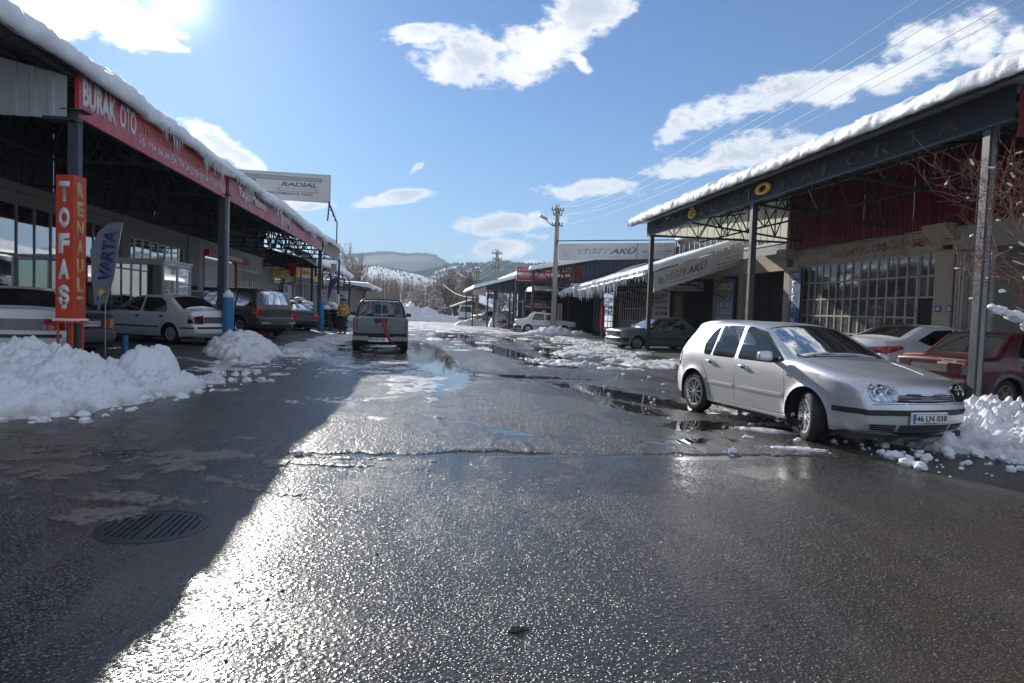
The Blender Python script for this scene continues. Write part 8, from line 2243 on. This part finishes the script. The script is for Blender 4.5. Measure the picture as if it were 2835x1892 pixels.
# ------------------------------------------------------------------ person in a yellow work jacket
def figure(label, x, y, z, face):
    t = thing('person', label, 'person', (x, y, z), face)
    bm_v = [(0, 0, .93), (0, 0, 1.10), (0, .0, 1.30), (0, .01, 1.42), (0, .015, 1.50), (0, .03, 1.60), (0, .035, 1.68),     # pelvis..head
            (.10, 0, .88), (.115, .02, .50), (.12, -.02, .09), (.12, .10, .04),
            (-.10, 0, .88), (-.11, -.01, .50), (-.12, -.05, .09), (-.12, .07, .04),
            (.18, 0, 1.40), (.25, -.02, 1.13), (.22, .12, .95), (.20, .17, .90), (-.18, 0, 1.40), (-.25, -.02, 1.13), (-.21, .14, .97), (-.18, .19, .93)]
    ed = [(0, 1), (1, 2), (2, 3), (3, 4), (4, 5), (5, 6), (0, 7), (7, 8), (8, 9), (9, 10), (0, 11), (11, 12), (12, 13), (13, 14), (3, 15), (15, 16), (16, 17), (17, 18), (3, 19), (19, 20), (20, 21), (21, 22)]
    rad = [.15, .145, .16, .10, .055, .085, .08, .095, .062, .045, .04, .095, .062, .045, .04, .065, .05, .038, .03, .065, .05, .038, .03]
    def skin(name, vs, es, rs, m, parent, lv=2):
        me = bpy.data.meshes.new(name); me.from_pydata(vs, es, [])
        o = bpy.data.objects.new('tmp', me); col.objects.link(o)
        md = o.modifiers.new('s', 'SKIN'); md.use_smooth_shade = True
        for i, s in enumerate(me.skin_vertices[0].data): s.radius = (rs[i] if not isinstance(rs[i], tuple) else rs[i][0], rs[i] if not isinstance(rs[i], tuple) else rs[i][1]); s.use_root = (i == 0)
        sb = o.modifiers.new('b', 'SUBSURF'); sb.levels = lv; sb.render_levels = lv
        bpy.context.view_layer.update()
        ev = o.evaluated_get(bpy.context.evaluated_depsgraph_get()); m2 = bpy.data.meshes.new_from_object(ev)
        bpy.data.objects.remove(o); bpy.data.meshes.remove(me)
        m2.name = name; m2.materials.clear(); m2.materials.append(m)
        m2.polygons.foreach_set('use_smooth', [True] * len(m2.polygons))
        o = bpy.data.objects.new(name, m2); col.objects.link(o); o.parent = parent; return o
    skin('body', bm_v, ed, rad, M_skin, t)
    hair = None
    j = skin('jacket', [(0, 0, .90), (0, 0, 1.10), (0, 0, 1.30), (0, .01, 1.43), (0, .015, 1.49), (.19, 0, 1.41), (.27, -.02, 1.14), (.235, .115, .98), (-.19, 0, 1.41), (-.27, -.02, 1.14), (-.225, .135, 1.0)],
         [(0, 1), (1, 2), (2, 3), (3, 4), (3, 5), (5, 6), (6, 7), (3, 8), (8, 9), (9, 10)], [(.22, .18), (.21, .175), (.22, .18), (.14, .13), .085, .105, .085, .07, .105, .085, .07], M_jacket, t)
    skin('trousers', [(0, 0, .92), (.10, 0, .84), (.115, .02, .50), (.12, -.02, .12), (-.10, 0, .84), (-.11, -.01, .50), (-.12, -.05, .12)], [(0, 1), (1, 2), (2, 3), (0, 4), (4, 5), (5, 6)], [.165, .12, .088, .075, .12, .088, .075], M_trouser, t)
    for s_ in (1, -1): skin('boot', [(.12 * s_, -.04 if s_ > 0 else -.07, .13), (.12 * s_, -.02, .06), (.125 * s_, .10, .045), (.13 * s_, .17, .04)], [(0, 1), (1, 2), (2, 3)], [.06, .06, .055, .045], M_blackp, t)
    MB().lathe([(.0, .135), (.06, .125), (.10, .08), (.108, .02), (.10, -.02)], 16, c=(0, .025, 1.68)).build('cap', M_trouser, t, True, ws=False)
    MB().hexa([(-.06, .11, 1.675), (.06, .11, 1.675), (.055, .18, 1.665), (-.055, .18, 1.665), (-.06, .11, 1.69), (.06, .11, 1.69), (.055, .18, 1.675), (-.055, .18, 1.675)]).build('cap_peak', M_trouser, t, ws=False)
    MB().hexa([(-.012, .115, 1.615), (.012, .115, 1.615), (.010, .14, 1.612), (-.010, .14, 1.612), (-.008, .112, 1.65), (.008, .112, 1.65), (.006, .120, 1.65), (-.006, .120, 1.65)]).build('nose', M_skin, t, ws=False, bevel=.003)
    for s_ in (1, -1):
        MB().obox((.035 * s_, .118, 1.655), (.02, .01, .010)).build('eye', M_ink, t, ws=False); MB().obox((.085 * s_, .03, 1.635), (.015, .03, .05)).build('ear', M_skin, t, ws=False, bevel=.004)
        for k in range(4): MB().tube([(.21 * s_ - .02 * s_ + .013 * k * s_, .16, .93), (.20 * s_ - .02 * s_ + .013 * k * s_, .19, .90), (.19 * s_ - .02 * s_ + .013 * k * s_, .19, .87)], [.010, .009, .007], 6).build('finger', M_skin, t, True, ws=False)
        MB().tube([(.17 * s_, .15, .95), (.155 * s_, .18, .93), (.15 * s_, .19, .91)], [.012, .010, .008], 6).build('thumb', M_skin, t, True, ws=False)
    MB().obox((0, .118, 1.585), (.04, .008, .008)).build('mouth', M_maroon, t, ws=False)
    for z_, rx_, ry_ in ((1.245, .212, .175), (.96, .216, .178)):
        q = MB(); vs = []
        n = 24
        for k in range(n):
            a = 2 * pi * k / n
            for zz in (z_ - .028, z_ + .028): vs.append((rx_ * math.cos(a), ry_ * math.sin(a), zz))
        q.add(vs, [(2 * k, 2 * ((k + 1) % n), 2 * ((k + 1) % n) + 1, 2 * k + 1) for k in range(n)]); q.build('reflective_band', M_reflstrip, t, True, ws=False)
    for s_ in (1, -1): MB().lathe([(.078, -.02), (.088, 0), (.078, .02)], 14, c=(.255 * s_, .04, 1.07), closed=True).build('sleeve_band', M_reflstrip, t, True, ws=False)
    return t
figure('man in a yellow work jacket and dark cap standing left of the pickup', -3.98, 34.6, .02, R(150))
t = thing('road_grit_box', 'concrete block with a tyre at the right edge', 'block', (9.9, 8.6, 0))
MB().box(8.9, 9.6, 8.2, 8.9, -.05, .34).build('block', M_plaster, t, bevel=.03)
o = put('tyre', TYM, None, loc=(9.2, 8.55, .45), rot=(.1, .1, 0)); tag(o, 'tyre lying on the concrete block at the right edge', 'tyre')

# ------------------------------------------------------------------ haze: a thin even veil in the valley air
m = bpy.data.materials.new('haze'); m.use_nodes = True; nt = m.node_tree; nt.nodes.clear()
om = nt.nodes.new('ShaderNodeOutputMaterial'); pv = nt.nodes.new('ShaderNodeVolumePrincipled')
pv.inputs['Color'].default_value = (.62, .80, 1, 1); pv.inputs['Density'].default_value = HAZE = .00032; pv.inputs['Anisotropy'].default_value = .1
nt.links.new(pv.outputs[0], om.inputs['Volume'])
o = MB().box(-3900, 3900, -120, 3300, -3, 300).build('haze', m); tag(o, 'thin pale haze in the valley air', kind='stuff')
